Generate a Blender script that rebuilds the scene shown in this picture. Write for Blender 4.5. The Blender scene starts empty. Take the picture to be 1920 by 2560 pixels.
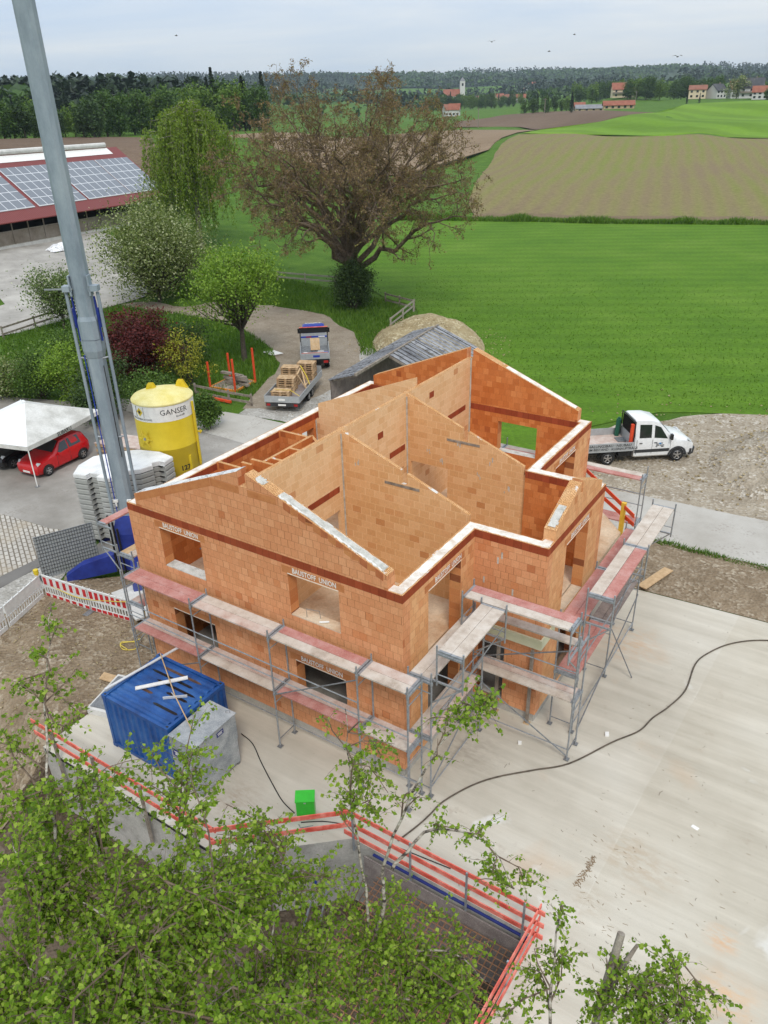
import bpy, math, random
import numpy as np
from mathutils import Vector, Matrix, noise
from mathutils.geometry import tessellate_polygon, delaunay_2d_cdt
R = math.radians
S = bpy.context.scene
COL = S.collection

# ---------------------------------------------------------------- camera
cam = bpy.data.objects.new("camera", bpy.data.cameras.new("camera"))
COL.objects.link(cam)
cam.data.sensor_fit = 'VERTICAL'; cam.data.sensor_height = 36.0
cam.data.lens = 1918.4 / 2560 * 36.0
cam.data.clip_start = 0.1; cam.data.clip_end = 20000
CAM = Vector((8.692, -13.797, 17.463))
_pi, _ro, _ya = R(27.873), R(-1.568), R(33.653)
_fw = Vector((-math.sin(_ya) * math.cos(_pi), math.cos(_ya) * math.cos(_pi), -math.sin(_pi)))
_r = Vector((math.cos(_ya), math.sin(_ya), 0)); _u = _r.cross(_fw)
_r2 = math.cos(_ro) * _r + math.sin(_ro) * _u; _u2 = -math.sin(_ro) * _r + math.cos(_ro) * _u
m3 = Matrix((_r2, _u2, -_fw)).transposed()
cam.matrix_world = Matrix.Translation(CAM) @ m3.to_4x4()
S.camera = cam

# ---------------------------------------------------------------- world (overcast: sky texture under a bright cloud deck)
SUN_EL, SUN_AZ = R(50), R(139)     # azimuth measured from +y towards +x
W = bpy.data.worlds.new("World"); S.world = W; W.use_nodes = True
nt = W.node_tree; nt.nodes.clear()
def N(nt, typ, **kw):
    n = nt.nodes.new(typ)
    for k, v in kw.items():
        if k.startswith('i_'):
            n.inputs[k[2:].replace('_', ' ')].default_value = v
        elif isinstance(k, str) and k[0] == 'n' and k[1:].isdigit():
            n.inputs[int(k[1:])].default_value = v
        else:
            setattr(n, k, v)
    return n
def LK(nt, a, b): nt.links.new(a, b)
sky = N(nt, 'ShaderNodeTexSky', sky_type='NISHITA', sun_disc=False, sun_elevation=SUN_EL, sun_rotation=SUN_AZ, air_density=1.2, dust_density=1.5)
tc = N(nt, 'ShaderNodeTexCoord')
sep = N(nt, 'ShaderNodeSeparateXYZ'); LK(nt, tc.outputs['Generated'], sep.inputs[0])
mp = N(nt, 'ShaderNodeMapping'); mp.inputs['Scale'].default_value = (1.0, 1.0, 9.0); LK(nt, tc.outputs['Generated'], mp.inputs[0])
nz = N(nt, 'ShaderNodeTexNoise', i_Scale=2.2, i_Detail=7.0, i_Roughness=.55, i_Distortion=.4); LK(nt, mp.outputs[0], nz.inputs['Vector'])
cr = N(nt, 'ShaderNodeValToRGB'); cr.color_ramp.elements[0].position = .32; cr.color_ramp.elements[1].position = .68
cr.color_ramp.elements[0].color = (6.2, 7.4, 9.0, 1); cr.color_ramp.elements[1].color = (8.9, 9.2, 9.4, 1)
LK(nt, nz.outputs['Fac'], cr.inputs[0])
# overcast luminance rises towards the zenith
zr = N(nt, 'ShaderNodeMapRange', n1=0.0, n2=1.0, n3=1.0, n4=1.75); LK(nt, sep.outputs[2], zr.inputs[0])
vm = N(nt, 'ShaderNodeVectorMath', operation='SCALE'); LK(nt, cr.outputs[0], vm.inputs[0]); LK(nt, zr.outputs[0], vm.inputs['Scale'])
hz = N(nt, 'ShaderNodeMapRange', n1=0.0, n2=0.10, n3=.78, n4=.94); LK(nt, sep.outputs[2], hz.inputs[0])
mx = N(nt, 'ShaderNodeMix', data_type='RGBA'); LK(nt, hz.outputs[0], mx.inputs[0]); LK(nt, sky.outputs[0], mx.inputs[6]); LK(nt, vm.outputs[0], mx.inputs[7])
bg = N(nt, 'ShaderNodeBackground', i_Strength=0.09); LK(nt, mx.outputs[2], bg.inputs[0])
wo = N(nt, 'ShaderNodeOutputWorld'); LK(nt, bg.outputs[0], wo.inputs[0])
sl = bpy.data.lights.new("sun", 'SUN'); sl.energy = 1.75; sl.angle = R(14); sl.color = (1, .95, .87)
sun = bpy.data.objects.new("sun", sl); COL.objects.link(sun)
sd = Vector((math.sin(SUN_AZ) * math.cos(SUN_EL), math.cos(SUN_AZ) * math.cos(SUN_EL), math.sin(SUN_EL)))
sun.rotation_euler = sd.to_track_quat('Z', 'Y').to_euler(); sun.location = (30, -40, 60)
S.view_settings.view_transform = 'Standard'; S.view_settings.look = 'None'
S.view_settings.exposure = 0.08; S.view_settings.gamma = 1; S.view_settings.use_curve_mapping = False
S.cycles.max_bounces = 6; S.cycles.diffuse_bounces = 3; S.cycles.glossy_bounces = 2; S.cycles.transmission_bounces = 3
S.cycles.transparent_max_bounces = 6; S.cycles.caustics_reflective = False; S.cycles.caustics_refractive = False
S.cycles.use_denoising = True

# ---------------------------------------------------------------- mesh helper
ORG = {}
class MB:
    def __init__(s): s.v = []; s.f = []; s.m = []
    def add(s, vs, fs, mi=0):
        b = len(s.v); s.v.extend([tuple(p) for p in vs])
        for f in fs:
            s.f.append(tuple(b + i for i in f)); s.m.append(mi)
        return s
    def box(s, x0, x1, y0, y1, z0, z1, mi=0):
        return s.add([(x0,y0,z0),(x1,y0,z0),(x1,y1,z0),(x0,y1,z0),(x0,y0,z1),(x1,y0,z1),(x1,y1,z1),(x0,y1,z1)],
                     [(3,2,1,0),(4,5,6,7),(0,1,5,4),(1,2,6,5),(2,3,7,6),(3,0,4,7)], mi)
    def obox(s, c, ax, ay, az, mi=0):
        """box about c with half-axis vectors ax, ay, az"""
        c, ax, ay, az = map(Vector, (c, ax, ay, az))
        vs = [c-ax-ay-az, c+ax-ay-az, c+ax+ay-az, c-ax+ay-az, c-ax-ay+az, c+ax-ay+az, c+ax+ay+az, c-ax+ay+az]
        return s.add(vs, [(3,2,1,0),(4,5,6,7),(0,1,5,4),(1,2,6,5),(2,3,7,6),(3,0,4,7)], mi)
    def beam(s, p, q, w, h, up=(0,0,1), mi=0):
        """rectangular bar from p to q; w across, h along 'up'; p,q on the centre line"""
        p, q = Vector(p), Vector(q); d = q - p; up = Vector(up)
        n = d.normalized(); sd_ = n.cross(up)
        if sd_.length < 1e-4: sd_ = n.cross(Vector((1,0,0)))
        sd_.normalize(); u2 = sd_.cross(n)
        return s.obox((p+q)/2, d/2, sd_*w/2, u2*h/2, mi)
    def tube(s, pts, r, n=6, mi=0, cap=True):
        pts = [Vector(p) for p in pts]; k = len(pts)
        rs = r if isinstance(r, (list, tuple)) else [r]*k
        b = len(s.v); prev = None
        for i, p in enumerate(pts):
            d = (pts[min(i+1,k-1)] - pts[max(i-1,0)])
            if d.length < 1e-7: d = Vector((0,0,1))
            d.normalize()
            if prev is None:
                a = d.cross(Vector((0,0,1)))
                if a.length < 1e-3: a = d.cross(Vector((1,0,0)))
            else: a = prev - d * prev.dot(d)
            if a.length < 1e-6: a = d.orthogonal()
            a.normalize(); prev = a; c = d.cross(a)
            for j in range(n):
                t = 2*math.pi*j/n
                s.v.append(tuple(p + (a*math.cos(t) + c*math.sin(t))*rs[i]))
        for i in range(k-1):
            for j in range(n):
                s.f.append((b+i*n+j, b+i*n+(j+1)%n, b+(i+1)*n+(j+1)%n, b+(i+1)*n+j)); s.m.append(mi)
        if cap:
            s.f.append(tuple(b+j for j in range(n))[::-1]); s.m.append(mi)
            s.f.append(tuple(b+(k-1)*n+j for j in range(n))); s.m.append(mi)
        return s
    def prism(s, poly, z0, z1, mi=0, mtop=None):
        """poly CCW list of (x,y)"""
        k = len(poly)
        b = [(x,y,z0) for x,y in poly] + [(x,y,z1) for x,y in poly]
        s.add(b, [(i,(i+1)%k,(i+1)%k+k,i+k) for i in range(k)], mi)
        tri = tessellate_polygon([[Vector((x,y,0)) for x,y in poly]])
        for t in tri:
            a = [Vector((poly[i][0],poly[i][1],0)) for i in t]
            if (a[1]-a[0]).cross(a[2]-a[0]).z < 0: t = t[::-1]
            s.add([(poly[i][0],poly[i][1],z1) for i in t], [(0,1,2)], mi if mtop is None else mtop)
            s.add([(poly[i][0],poly[i][1],z0) for i in t], [(2,1,0)], mi)
        return s
    def loft(s, rings, mi=0, cap=True, closed=True):
        """rings: list of equally long vertex loops"""
        n = len(rings[0]); b = len(s.v)
        for r in rings: s.v.extend([tuple(p) for p in r])
        for i in range(len(rings)-1):
            for j in range(n if closed else n-1):
                s.f.append((b+i*n+j, b+i*n+(j+1)%n, b+(i+1)*n+(j+1)%n, b+(i+1)*n+j)); s.m.append(mi)
        if cap:
            s.f.append(tuple(b+j for j in range(n))[::-1]); s.m.append(mi)
            s.f.append(tuple(b+(len(rings)-1)*n+j for j in range(n))); s.m.append(mi)
        return s
    def xf(s, M, start=0):
        for i in range(start, len(s.v)): s.v[i] = tuple(M @ Vector(s.v[i]))
        return s
    def build(s, name, mats, parent=None, local=False, smooth=False, uv=True, loc=None):
        me = bpy.data.meshes.new(name)
        v = np.array(s.v, dtype=np.float64).reshape(-1,3)
        off = np.zeros(3)
        if parent is not None and not local: off = np.array(ORG.get(parent.name, (0,0,0)))
        if loc is not None and parent is None: off = np.array(loc)
        v = v - off
        me.from_pydata(v.tolist(), [], s.f)
        if not isinstance(mats, (list, tuple)): mats = [mats]
        for m in mats: me.materials.append(m)
        if len(mats) > 1: me.polygons.foreach_set('material_index', s.m)
        if uv: boxuv(me)
        if smooth:
            me.shade_smooth()
            if smooth is not True: me.set_sharp_from_angle(angle=R(smooth))
        me.update()
        o = bpy.data.objects.new(name, me); COL.objects.link(o)
        if parent is not None: o.parent = parent; ORG[o.name] = ORG.get(parent.name, (0,0,0))
        elif loc is not None: o.location = loc
        return o
def boxuv(me):
    nl = len(me.loops)
    if nl == 0: return
    vi = np.empty(nl, np.int32); me.loops.foreach_get('vertex_index', vi)
    co = np.empty(len(me.vertices)*3, np.float32); me.vertices.foreach_get('co', co); co = co.reshape(-1,3)
    npz = len(me.polygons); nr = np.empty(npz*3, np.float32); me.polygons.foreach_get('normal', nr); nr = np.abs(nr.reshape(-1,3))
    lt = np.empty(npz, np.int32); me.polygons.foreach_get('loop_total', lt)
    ax = np.argmax(nr + np.array([0.001,0,0.002]), axis=1); ax = np.repeat(ax, lt)
    c = co[vi]; uv = np.empty((nl,2), np.float32)
    uv[:,0] = np.where(ax==0, c[:,1], c[:,0]); uv[:,1] = np.where(ax==2, c[:,1], c[:,2])
    l = me.uv_layers.new(name='uv'); l.data.foreach_set('uv', uv.ravel())
def tag(o, label, cat, group=None, kind=None):
    o['label'] = label; o['category'] = cat
    if group: o['group'] = group
    if kind: o['kind'] = kind
    return o
def thing(name, label, cat, loc=(0,0,0), rz=0.0, group=None):
    o = bpy.data.objects.new(name, None); COL.objects.link(o); o.location = loc; o.rotation_euler = (0,0,rz)
    o.empty_display_size = .2
    ORG[o.name] = tuple(loc)
    return tag(o, label, cat, group)
def struct(o, kind='structure'): o['kind'] = kind; return o
def dup(root, loc=None, rz=None, label=None, scale=None):
    kids = {}
    for o in list(COL.objects):
        if o.parent: kids.setdefault(o.parent.name, []).append(o)
    def cp(o, par):
        c = o.copy(); COL.objects.link(c)
        if par: c.parent = par
        for k in kids.get(o.name, []): cp(k, c)
        return c
    r = cp(root, None)
    if loc is not None: r.location = loc
    if rz is not None: r.rotation_euler = (0,0,rz)
    if scale is not None: r.scale = scale if isinstance(scale, (tuple,list)) else (scale,)*3
    if label: r['label'] = label
    return r

# ---------------------------------------------------------------- materials
def newmat(name, rough=.8, metal=0.0, spec=.3):
    m = bpy.data.materials.new(name); m.use_nodes = True
    t = m.node_tree; b = t.nodes['Principled BSDF']
    b.inputs['Roughness'].default_value = rough; b.inputs['Metallic'].default_value = metal
    b.inputs['Specular IOR Level'].default_value = spec
    return m, t, b
def ramp(t, src, stops, interp='LINEAR'):
    r = N(t, 'ShaderNodeValToRGB'); e = r.color_ramp; e.interpolation = interp
    while len(e.elements) < len(stops): e.elements.new(.5)
    for el, (p, c) in zip(e.elements, stops):
        el.position = p; el.color = (*c, 1) if len(c) == 3 else c
    if src is not None: LK(t, src, r.inputs[0])
    return r.outputs[0]
def mixc(t, fac, a, b, blend='MIX'):
    m = N(t, 'ShaderNodeMix', data_type='RGBA', blend_type=blend)
    for k, x in ((0,fac),(6,a),(7,b)):
        if hasattr(x, 'links') or hasattr(x, 'is_linked'): LK(t, x, m.inputs[k])
        else: m.inputs[k].default_value = x if k == 0 else ((*x,1) if len(x)==3 else x)
    return m.outputs[2]
def math_(t, op, a, b=None, c=None):
    m = N(t, 'ShaderNodeMath', operation=op)
    for i, x in enumerate((a,b,c)):
        if x is None: continue
        if hasattr(x, 'is_linked'): LK(t, x, m.inputs[i])
        else: m.inputs[i].default_value = x
    return m.outputs[0]
def noise_(t, co, scale, detail=4, rough=.6, dist=0.0):
    n = N(t, 'ShaderNodeTexNoise', i_Scale=scale, i_Detail=detail, i_Roughness=rough, i_Distortion=dist)
    LK(t, co, n.inputs['Vector']); return n.outputs['Fac']
def coord(t, kind='Object', scale=None, rot=None):
    c = N(t, 'ShaderNodeTexCoord').outputs[kind]
    if scale or rot:
        mp = N(t, 'ShaderNodeMapping')
        if scale: mp.inputs['Scale'].default_value = scale
        if rot: mp.inputs['Rotation'].default_value = rot
        LK(t, c, mp.inputs[0]); c = mp.outputs[0]
    return c
def bump_(t, b, h, strength=.3, dist=.02):
    n = N(t, 'ShaderNodeBump', i_Strength=strength, i_Distance=dist); LK(t, h, n.inputs['Height']); LK(t, n.outputs[0], b.inputs['Normal'])
def matn(name, c1, c2, scale=4, rough=.8, metal=0, spec=.3, detail=5, lo=.35, hi=.65, bump=0.0, bscale=None, stretch=None, c3=None, kind='Object', fine=0.0):
    """two- or three-tone noise material"""
    m, t, b = newmat(name, rough, metal, spec)
    co = coord(t, kind, stretch)
    f = noise_(t, co, scale, detail)
    st = [(lo, c1), (hi, c2)]
    if c3: st = [(lo, c1), ((lo+hi)/2, c2), (hi, c3)]
    col = ramp(t, f, st)
    if fine:
        f2 = noise_(t, co, scale*14, 3, .7)
        col = mixc(t, 1.0, col, ramp(t, f2, [(.3,(1-fine,)*3),(.7,(1+fine*.6,)*3)]), 'MULTIPLY')
    LK(t, col, b.inputs['Base Color'])
    if bump:
        bump_(t, b, noise_(t, co, bscale or scale*4, 5, .65), bump, .03)
    return m
def flat(name, c, rough=.6, metal=0, spec=.4):
    m, t, b = newmat(name, rough, metal, spec)
    f = noise_(t, coord(t), 6, 4)
    LK(t, ramp(t, f, [(.3, tuple(x*.88 for x in c)), (.7, tuple(min(1,x*1.08) for x in c))]), b.inputs['Base Color'])
    return m
def brick(name, stops, bw=.2475, rh=.249, joint=(.35,.2,.1), jw=.012, jdark=.6, shift=.38, wash=.25, bump=.35, washc=(.62,.40,.22)):
    """clay block masonry on the metre UVs; every block draws its own tone"""
    m, t, b = newmat(name, .9, 0, .15)
    s = N(t, 'ShaderNodeSeparateXYZ'); LK(t, coord(t, 'UV'), s.inputs[0]); u, v = s.outputs[0], s.outputs[1]
    vr = math_(t, 'DIVIDE', v, rh); row = math_(t, 'FLOOR', vr)
    sh = math_(t, 'FRACT', math_(t, 'MULTIPLY', row, shift))
    uc = math_(t, 'ADD', math_(t, 'DIVIDE', u, bw), sh); cl = math_(t, 'FLOOR', uc)
    cv = N(t, 'ShaderNodeCombineXYZ'); LK(t, cl, cv.inputs[0]); LK(t, row, cv.inputs[1])
    wn = N(t, 'ShaderNodeTexWhiteNoise', noise_dimensions='2D'); LK(t, cv.outputs[0], wn.inputs['Vector'])
    col = ramp(t, wn.outputs['Value'], stops)
    n1 = noise_(t, coord(t, 'UV'), 1.1, 5, .6)
    col = mixc(t, math_(t, 'MULTIPLY', ramp(t, n1, [(.42,(0,0,0)),(.75,(1,1,1))]), wash), col, washc)
    n2 = noise_(t, coord(t, 'UV', (1,.35,1)), 30, 4, .7)
    col = mixc(t, 1.0, col, ramp(t, n2, [(.3,(.86,.86,.86)),(.7,(1.08,1.08,1.08))]), 'MULTIPLY')
    fu = math_(t, 'FRACT', uc); fv = math_(t, 'FRACT', vr)
    ju = math_(t, 'LESS_THAN', math_(t, 'MULTIPLY', math_(t, 'MINIMUM', fu, math_(t, 'SUBTRACT', 1.0, fu)), bw), jw*.5)
    wn2 = N(t, 'ShaderNodeTexWhiteNoise', noise_dimensions='2D'); 
    cv2 = N(t, 'ShaderNodeVectorMath', operation='ADD', n1=(7.3,3.1,0)); LK(t, cv.outputs[0], cv2.inputs[0]); LK(t, cv2.outputs[0], wn2.inputs['Vector'])
    js = math_(t, 'MULTIPLY', ju, ramp(t, wn2.outputs['Value'], [(.3,(.2,.2,.2)),(.9,(1,1,1))]))
    jv = math_(t, 'LESS_THAN', math_(t, 'MULTIPLY', math_(t, 'MINIMUM', fv, math_(t, 'SUBTRACT', 1.0, fv)), rh), jw*.35)
    jm = math_(t, 'MAXIMUM', js, math_(t, 'MULTIPLY', jv, .55))
    col = mixc(t, math_(t, 'MULTIPLY', jm, jdark), col, joint)
    LK(t, col, b.inputs['Base Color'])
    h = math_(t, 'SUBTRACT', math_(t, 'MULTIPLY', wn2.outputs['Value'], .35), jm)
    bump_(t, b, h, bump, .012)
    return m
M = {}
OR = [(0,(.64,.270,.124)),(.35,(.67,.290,.137)),(.65,(.70,.315,.153)),(.92,(.74,.350,.176)),(.98,(.63,.240,.10)),(1,(.50,.165,.065))]
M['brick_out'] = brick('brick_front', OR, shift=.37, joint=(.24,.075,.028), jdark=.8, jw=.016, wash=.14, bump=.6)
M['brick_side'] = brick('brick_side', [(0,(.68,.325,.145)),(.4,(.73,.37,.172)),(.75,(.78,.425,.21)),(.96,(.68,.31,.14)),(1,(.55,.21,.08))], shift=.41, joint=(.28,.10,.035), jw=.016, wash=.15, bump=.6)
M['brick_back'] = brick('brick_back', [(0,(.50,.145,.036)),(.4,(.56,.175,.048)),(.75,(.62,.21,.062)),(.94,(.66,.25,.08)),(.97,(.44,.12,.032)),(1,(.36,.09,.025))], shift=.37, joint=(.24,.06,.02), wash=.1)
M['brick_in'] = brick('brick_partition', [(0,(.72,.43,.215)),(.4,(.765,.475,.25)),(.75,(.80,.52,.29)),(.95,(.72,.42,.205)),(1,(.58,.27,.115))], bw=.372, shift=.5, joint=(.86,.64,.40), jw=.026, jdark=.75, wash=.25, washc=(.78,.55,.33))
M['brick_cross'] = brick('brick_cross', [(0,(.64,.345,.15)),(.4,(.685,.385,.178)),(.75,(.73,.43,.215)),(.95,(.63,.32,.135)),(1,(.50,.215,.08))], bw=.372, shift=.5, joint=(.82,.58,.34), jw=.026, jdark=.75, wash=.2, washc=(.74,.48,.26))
M['band'] = brick('ring_beam_clay', [(0,(.26,.05,.02)),(.5,(.31,.062,.024)),(.85,(.36,.075,.03)),(1,(.24,.045,.018))], rh=6.0, shift=0, joint=(.12,.025,.012), jw=.014, jdark=.8, wash=.12, washc=(.45,.16,.08))
M['reveal'] = brick('brick_reveal', [(0,(.45,.15,.05)),(.5,(.56,.22,.08)),(.85,(.62,.28,.11)),(.86,(.26,.08,.03)),(1,(.24,.07,.028))], bw=3.0, rh=.249, shift=0, joint=(.7,.5,.3), jdark=.4, wash=.1)
def perforated(name):
    m, t, b = newmat(name, .9, 0, .1)
    co = coord(t, 'UV')
    v = N(t, 'ShaderNodeTexVoronoi', i_Scale=26.0, i_Randomness=.25); LK(t, co, v.inputs['Vector'])
    holes = ramp(t, v.outputs['Distance'], [(.34,(0,0,0)),(.44,(1,1,1))])
    n = noise_(t, co, 2.2, 3)
    base = ramp(t, n, [(.35,(.66,.36,.15)),(.65,(.78,.50,.26))])
    col = mixc(t, holes, (.22,.085,.03), base)
    ms = ramp(t, noise_(t, co, 1.6, 4), [(.62,(0,0,0)),(.66,(1,1,1))])
    col = mixc(t, ms, col, (.62,.60,.56))
    LK(t, col, b.inputs['Base Color']); return m
M['perf'] = perforated('perforated_block_top')
M['white_top'] = matn('mortar_skim', (.60,.50,.41), (.74,.69,.62), 2.5, .9, c3=(.80,.78,.74), bump=.3, fine=.18)
M['mortar_grey'] = matn('mortar_grey', (.40,.39,.35), (.55,.53,.48), 5, .95, c3=(.62,.60,.56), bump=.6, fine=.35)
M['mortar_white'] = matn('mortar_white', (.70,.68,.65), (.80,.79,.77), 9, .9, bump=.5, fine=.25)
M['concrete'] = matn('raw_concrete', (.30,.28,.25), (.42,.40,.36), 1.2, .9, c3=(.48,.45,.41), bump=.25, fine=.2)
M['conc_light'] = matn('light_concrete', (.55,.54,.51), (.68,.67,.64), 1.0, .85, fine=.12, bump=.1)
M['floor_dust'] = matn('dusty_floor', (.46,.29,.17), (.58,.43,.29), .9, .9, c3=(.64,.52,.38), fine=.15)
M['lintel'] = matn('clay_lintel', (.48,.17,.06), (.58,.24,.09), 3, .9, fine=.15)
M['white_paint'] = flat('white_paint', (.78,.77,.74), .5)
M['edge_white'] = flat('lintel_edge', (.80,.70,.58), .6)
M['dark'] = flat('dark_void', (.012,.011,.010), .9)
M['darkgrey'] = flat('dark_grey_plastic', (.035,.036,.038), .6)
M['black'] = flat('black_plastic', (.014,.014,.015), .45)
M['rubber'] = flat('tyre_rubber', (.018,.018,.018), .85)
M['insul'] = matn('foam_board', (.66,.66,.44), (.74,.73,.54), 3, .8)
def steel(name, c, rough=.45, metal=.75):
    m, t, b = newmat(name, rough, metal, .5)
    co = coord(t)
    f = noise_(t, co, 7, 6, .7); f2 = noise_(t, co, 40, 3, .6)
    col = ramp(t, f, [(.3,tuple(x*.62 for x in c)),(.55,c),(.75,tuple(min(1,x*1.25) for x in c))])
    col = mixc(t, math_(t,'MULTIPLY',ramp(t,f2,[(.6,(0,0,0)),(.75,(1,1,1))]),.45), col, (.62,.60,.55))
    LK(t, col, b.inputs['Base Color']); LK(t, ramp(t, f, [(.3,(rough+.2,)*3),(.7,(rough,)*3)]), b.inputs['Roughness'])
    return m
M['galv'] = steel('galvanised_steel', (.36,.38,.40), .5, .55)
M['galv_dark'] = steel('worn_steel', (.24,.25,.26), .55, .5)
M['mast'] = matn('mast_grey_paint', (.20,.245,.285), (.26,.31,.355), 1.6, .5, spec=.4, c3=(.31,.36,.40), fine=.07, stretch=(1,1,.35))
M['blue_steel'] = matn('crane_blue', (.012,.022,.16), (.02,.040,.25), 2, .45, spec=.4)
M['blue_cont'] = matn('container_blue', (.006,.045,.175), (.012,.078,.275), 1.3, .45, spec=.45, fine=.15, c3=(.03,.11,.31))
M['galv_sheet'] = matn('galvanised_sheet', (.27,.295,.315), (.36,.385,.40), 2.0, .5, metal=.2, c3=(.46,.48,.49), fine=.3)
M['yellow'] = matn('silo_yellow', (.60,.44,.02), (.70,.53,.03), .9, .45, spec=.4)
M['yellow_dusty'] = matn('silo_yellow_dusty', (.66,.56,.18), (.78,.70,.34), 1.2, .7, fine=.1)
M['red_rail'] = matn('red_rail_paint', (.55,.075,.05), (.70,.14,.10), 3, .55, fine=.12, c3=(.78,.26,.20))
M['orange_red'] = matn('orange_red_paint', (.62,.055,.015), (.72,.09,.03), 3, .55)
M['formwork_yellow'] = matn('formwork_yellow', (.60,.36,.03), (.70,.45,.06), 3, .6)
def planks(name, a, b_, c, spots=.5):
    m, t, b = newmat(name, .85, 0, .2)
    g = noise_(t, coord(t, 'Object', (1,1,1)), 2.3, 5, .65)
    f = noise_(t, coord(t), 38, 4, .7)
    col = ramp(t, g, [(.3,a),(.5,b_),(.72,c)])
    col = mixc(t, math_(t,'MULTIPLY',ramp(t,f,[(.52,(0,0,0)),(.7,(1,1,1))]),spots), col, (.62,.58,.54))
    col = mixc(t, math_(t,'MULTIPLY',ramp(t,noise_(t,coord(t),17,3,.6),[(.66,(0,0,0)),(.74,(1,1,1))]),.7), col, (.10,.075,.055))
    LK(t, col, b.inputs['Base Color']); bump_(t, b, f, .3, .01); return m
M['plank_red'] = planks('deck_plank_red', (.36,.13,.11), (.45,.20,.17), (.52,.30,.27), .35)
M['plank_grey'] = planks('deck_plank_pale', (.38,.31,.25), (.52,.45,.38), (.62,.57,.51), .5)
M['plank_mix'] = planks('deck_plank_mixed', (.42,.27,.22), (.52,.41,.35), (.60,.53,.48), .5)
M['plank_dark'] = planks('deck_plank_dark', (.16,.13,.12), (.22,.18,.165), (.30,.26,.23), .4)
M['wood'] = matn('raw_timber', (.45,.30,.16), (.58,.41,.24), 5, .85, stretch=(1,1,.3), fine=.2)
M['wood_old'] = matn('weathered_timber', (.17,.14,.11), (.26,.22,.18), 4, .9, c3=(.34,.30,.25), fine=.25)
M['pallet'] = matn('pallet_wood', (.36,.22,.115), (.50,.34,.19), 5, .85, c3=(.58,.42,.26), fine=.2)
M['glass'] = flat('dark_glass', (.015,.018,.020), .06, 0, .9)
M['chrome'] = flat('alloy', (.55,.55,.56), .3, .9)
M['lamp_clear'] = flat('headlamp', (.62,.64,.66), .12, 0, .8)
M['lamp_red'] = flat('tail_lamp', (.35,.012,.012), .25, 0, .6)
M['car_red'] = flat('car_paint_red', (.52,.008,.012), .18, 0, .6)
M['car_black'] = flat('car_paint_black', (.012,.012,.014), .18, 0, .6)
M['van_white'] = flat('van_white', (.74,.75,.75), .25, 0, .55)
M['truck_blue'] = flat('truck_blue', (.02,.05,.36), .3, 0, .5)
M['alu'] = flat('aluminium_sideboard', (.42,.44,.45), .45, .3)
M['alu_bright'] = flat('bright_aluminium', (.66,.66,.66), .4, .3)
def text(name, s, size, mat, parent, M4, extrude=.002, align='CENTER', sx=1.0, off=0.0):
    """lettering as mesh; M4 maps text plane (x right, y up, z out) to world"""
    cu = bpy.data.curves.new(name, 'FONT'); cu.body = s; cu.size = size; cu.align_x = align; cu.align_y = 'CENTER'; cu.extrude = extrude; cu.offset = off
    cu.resolution_u = 2
    to = bpy.data.objects.new(name+'_tmp', cu); COL.objects.link(to)
    dg = bpy.context.evaluated_depsgraph_get()
    me = bpy.data.meshes.new_from_object(to.evaluated_get(dg)); bpy.data.objects.remove(to)
    o = Vector(ORG.get(parent.name, (0,0,0))) if parent else Vector((0,0,0))
    me.transform(Matrix.Translation(-o) @ M4 @ Matrix.Diagonal((sx,1,1,1)))
    me.materials.clear(); me.materials.append(mat); me.name = name
    ob = bpy.data.objects.new(name, me); COL.objects.link(ob)
    if parent: ob.parent = parent; ORG[ob.name] = tuple(o)
    return ob
def frame(origin, xdir, ydir):
    x = Vector(xdir).normalized(); y = Vector(ydir); y = (y - x*y.dot(x)).normalized(); z = x.cross(y)
    mt = Matrix((x, y, z)).transposed().to_4x4(); mt.translation = Vector(origin); return mt
# ---------------------------------------------------------------- the brick shell
HW, HL, TW = 10.43, 14.05, .365
Y1, X2, Y2, ZT = 4.07, 2.30, 8.91, 6.4
house = thing('brick_house', 'two storey house shell of orange clay blocks, roofless, with open rooms and gables', 'house', (-5.2, 7.0, 0))
WM = [M['brick_out'], M['brick_in'], M['perf'], M['reveal'], M['mortar_grey']]
def wall(name, p0, p1, t, outline, holes=(), parent=house, mats=WM, flip=False):
    p0, p1 = Vector((*p0,0)), Vector((*p1,0)); d = (p1-p0).normalized(); n = Vector((-d.y, d.x, 0))
    P = lambda s, z, k: p0 + d*s + n*(t*k) + Vector((0,0,z))
    mats = list(mats)+[mats[0]]; mb = MB(); loops = [list(outline)] + [list(h) for h in holes]
    flatp = [q for l in loops for q in l]
    for tri in tessellate_polygon([[Vector((s,z,0)) for s,z in l] for l in loops]):
        a, b, c = [flatp[i] for i in tri]
        if (b[0]-a[0])*(c[1]-a[1]) - (b[1]-a[1])*(c[0]-a[0]) < 0: a, c = c, a
        mb.add([P(*a,0),P(*b,0),P(*c,0)], [(0,1,2)], 0)
        mb.add([P(*a,1),P(*b,1),P(*c,1)], [(2,1,0)], 1)
    for li, l in enumerate(loops):
        if li: l = l[::-1]
        for i in range(len(l)):
            a, b = l[i], l[(i+1) % len(l)]
            horiz = abs(b[0]-a[0]) > abs(b[1]-a[1])
            if li == 0: mi = 2 if (horiz and b[0] < a[0]) else (5 if not horiz else 1)
            else: mi = 4 if (horiz and b[0] < a[0]) else 3
            mb.add([P(*a,0),P(*a,1),P(*b,1),P(*b,0)], [(0,1,2,3)], mi)
    return mb.build(name, mats, parent)
def rect(s0, s1, z0, z1): return [(s0,z0),(s1,z0),(s1,z1),(s0,z1)]
def hole(s0, s1, z0, z1): return [(s0,z0),(s1,z0),(s1,z1),(s0,z1)]
ZB = 6.15; ZP = .30
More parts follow.
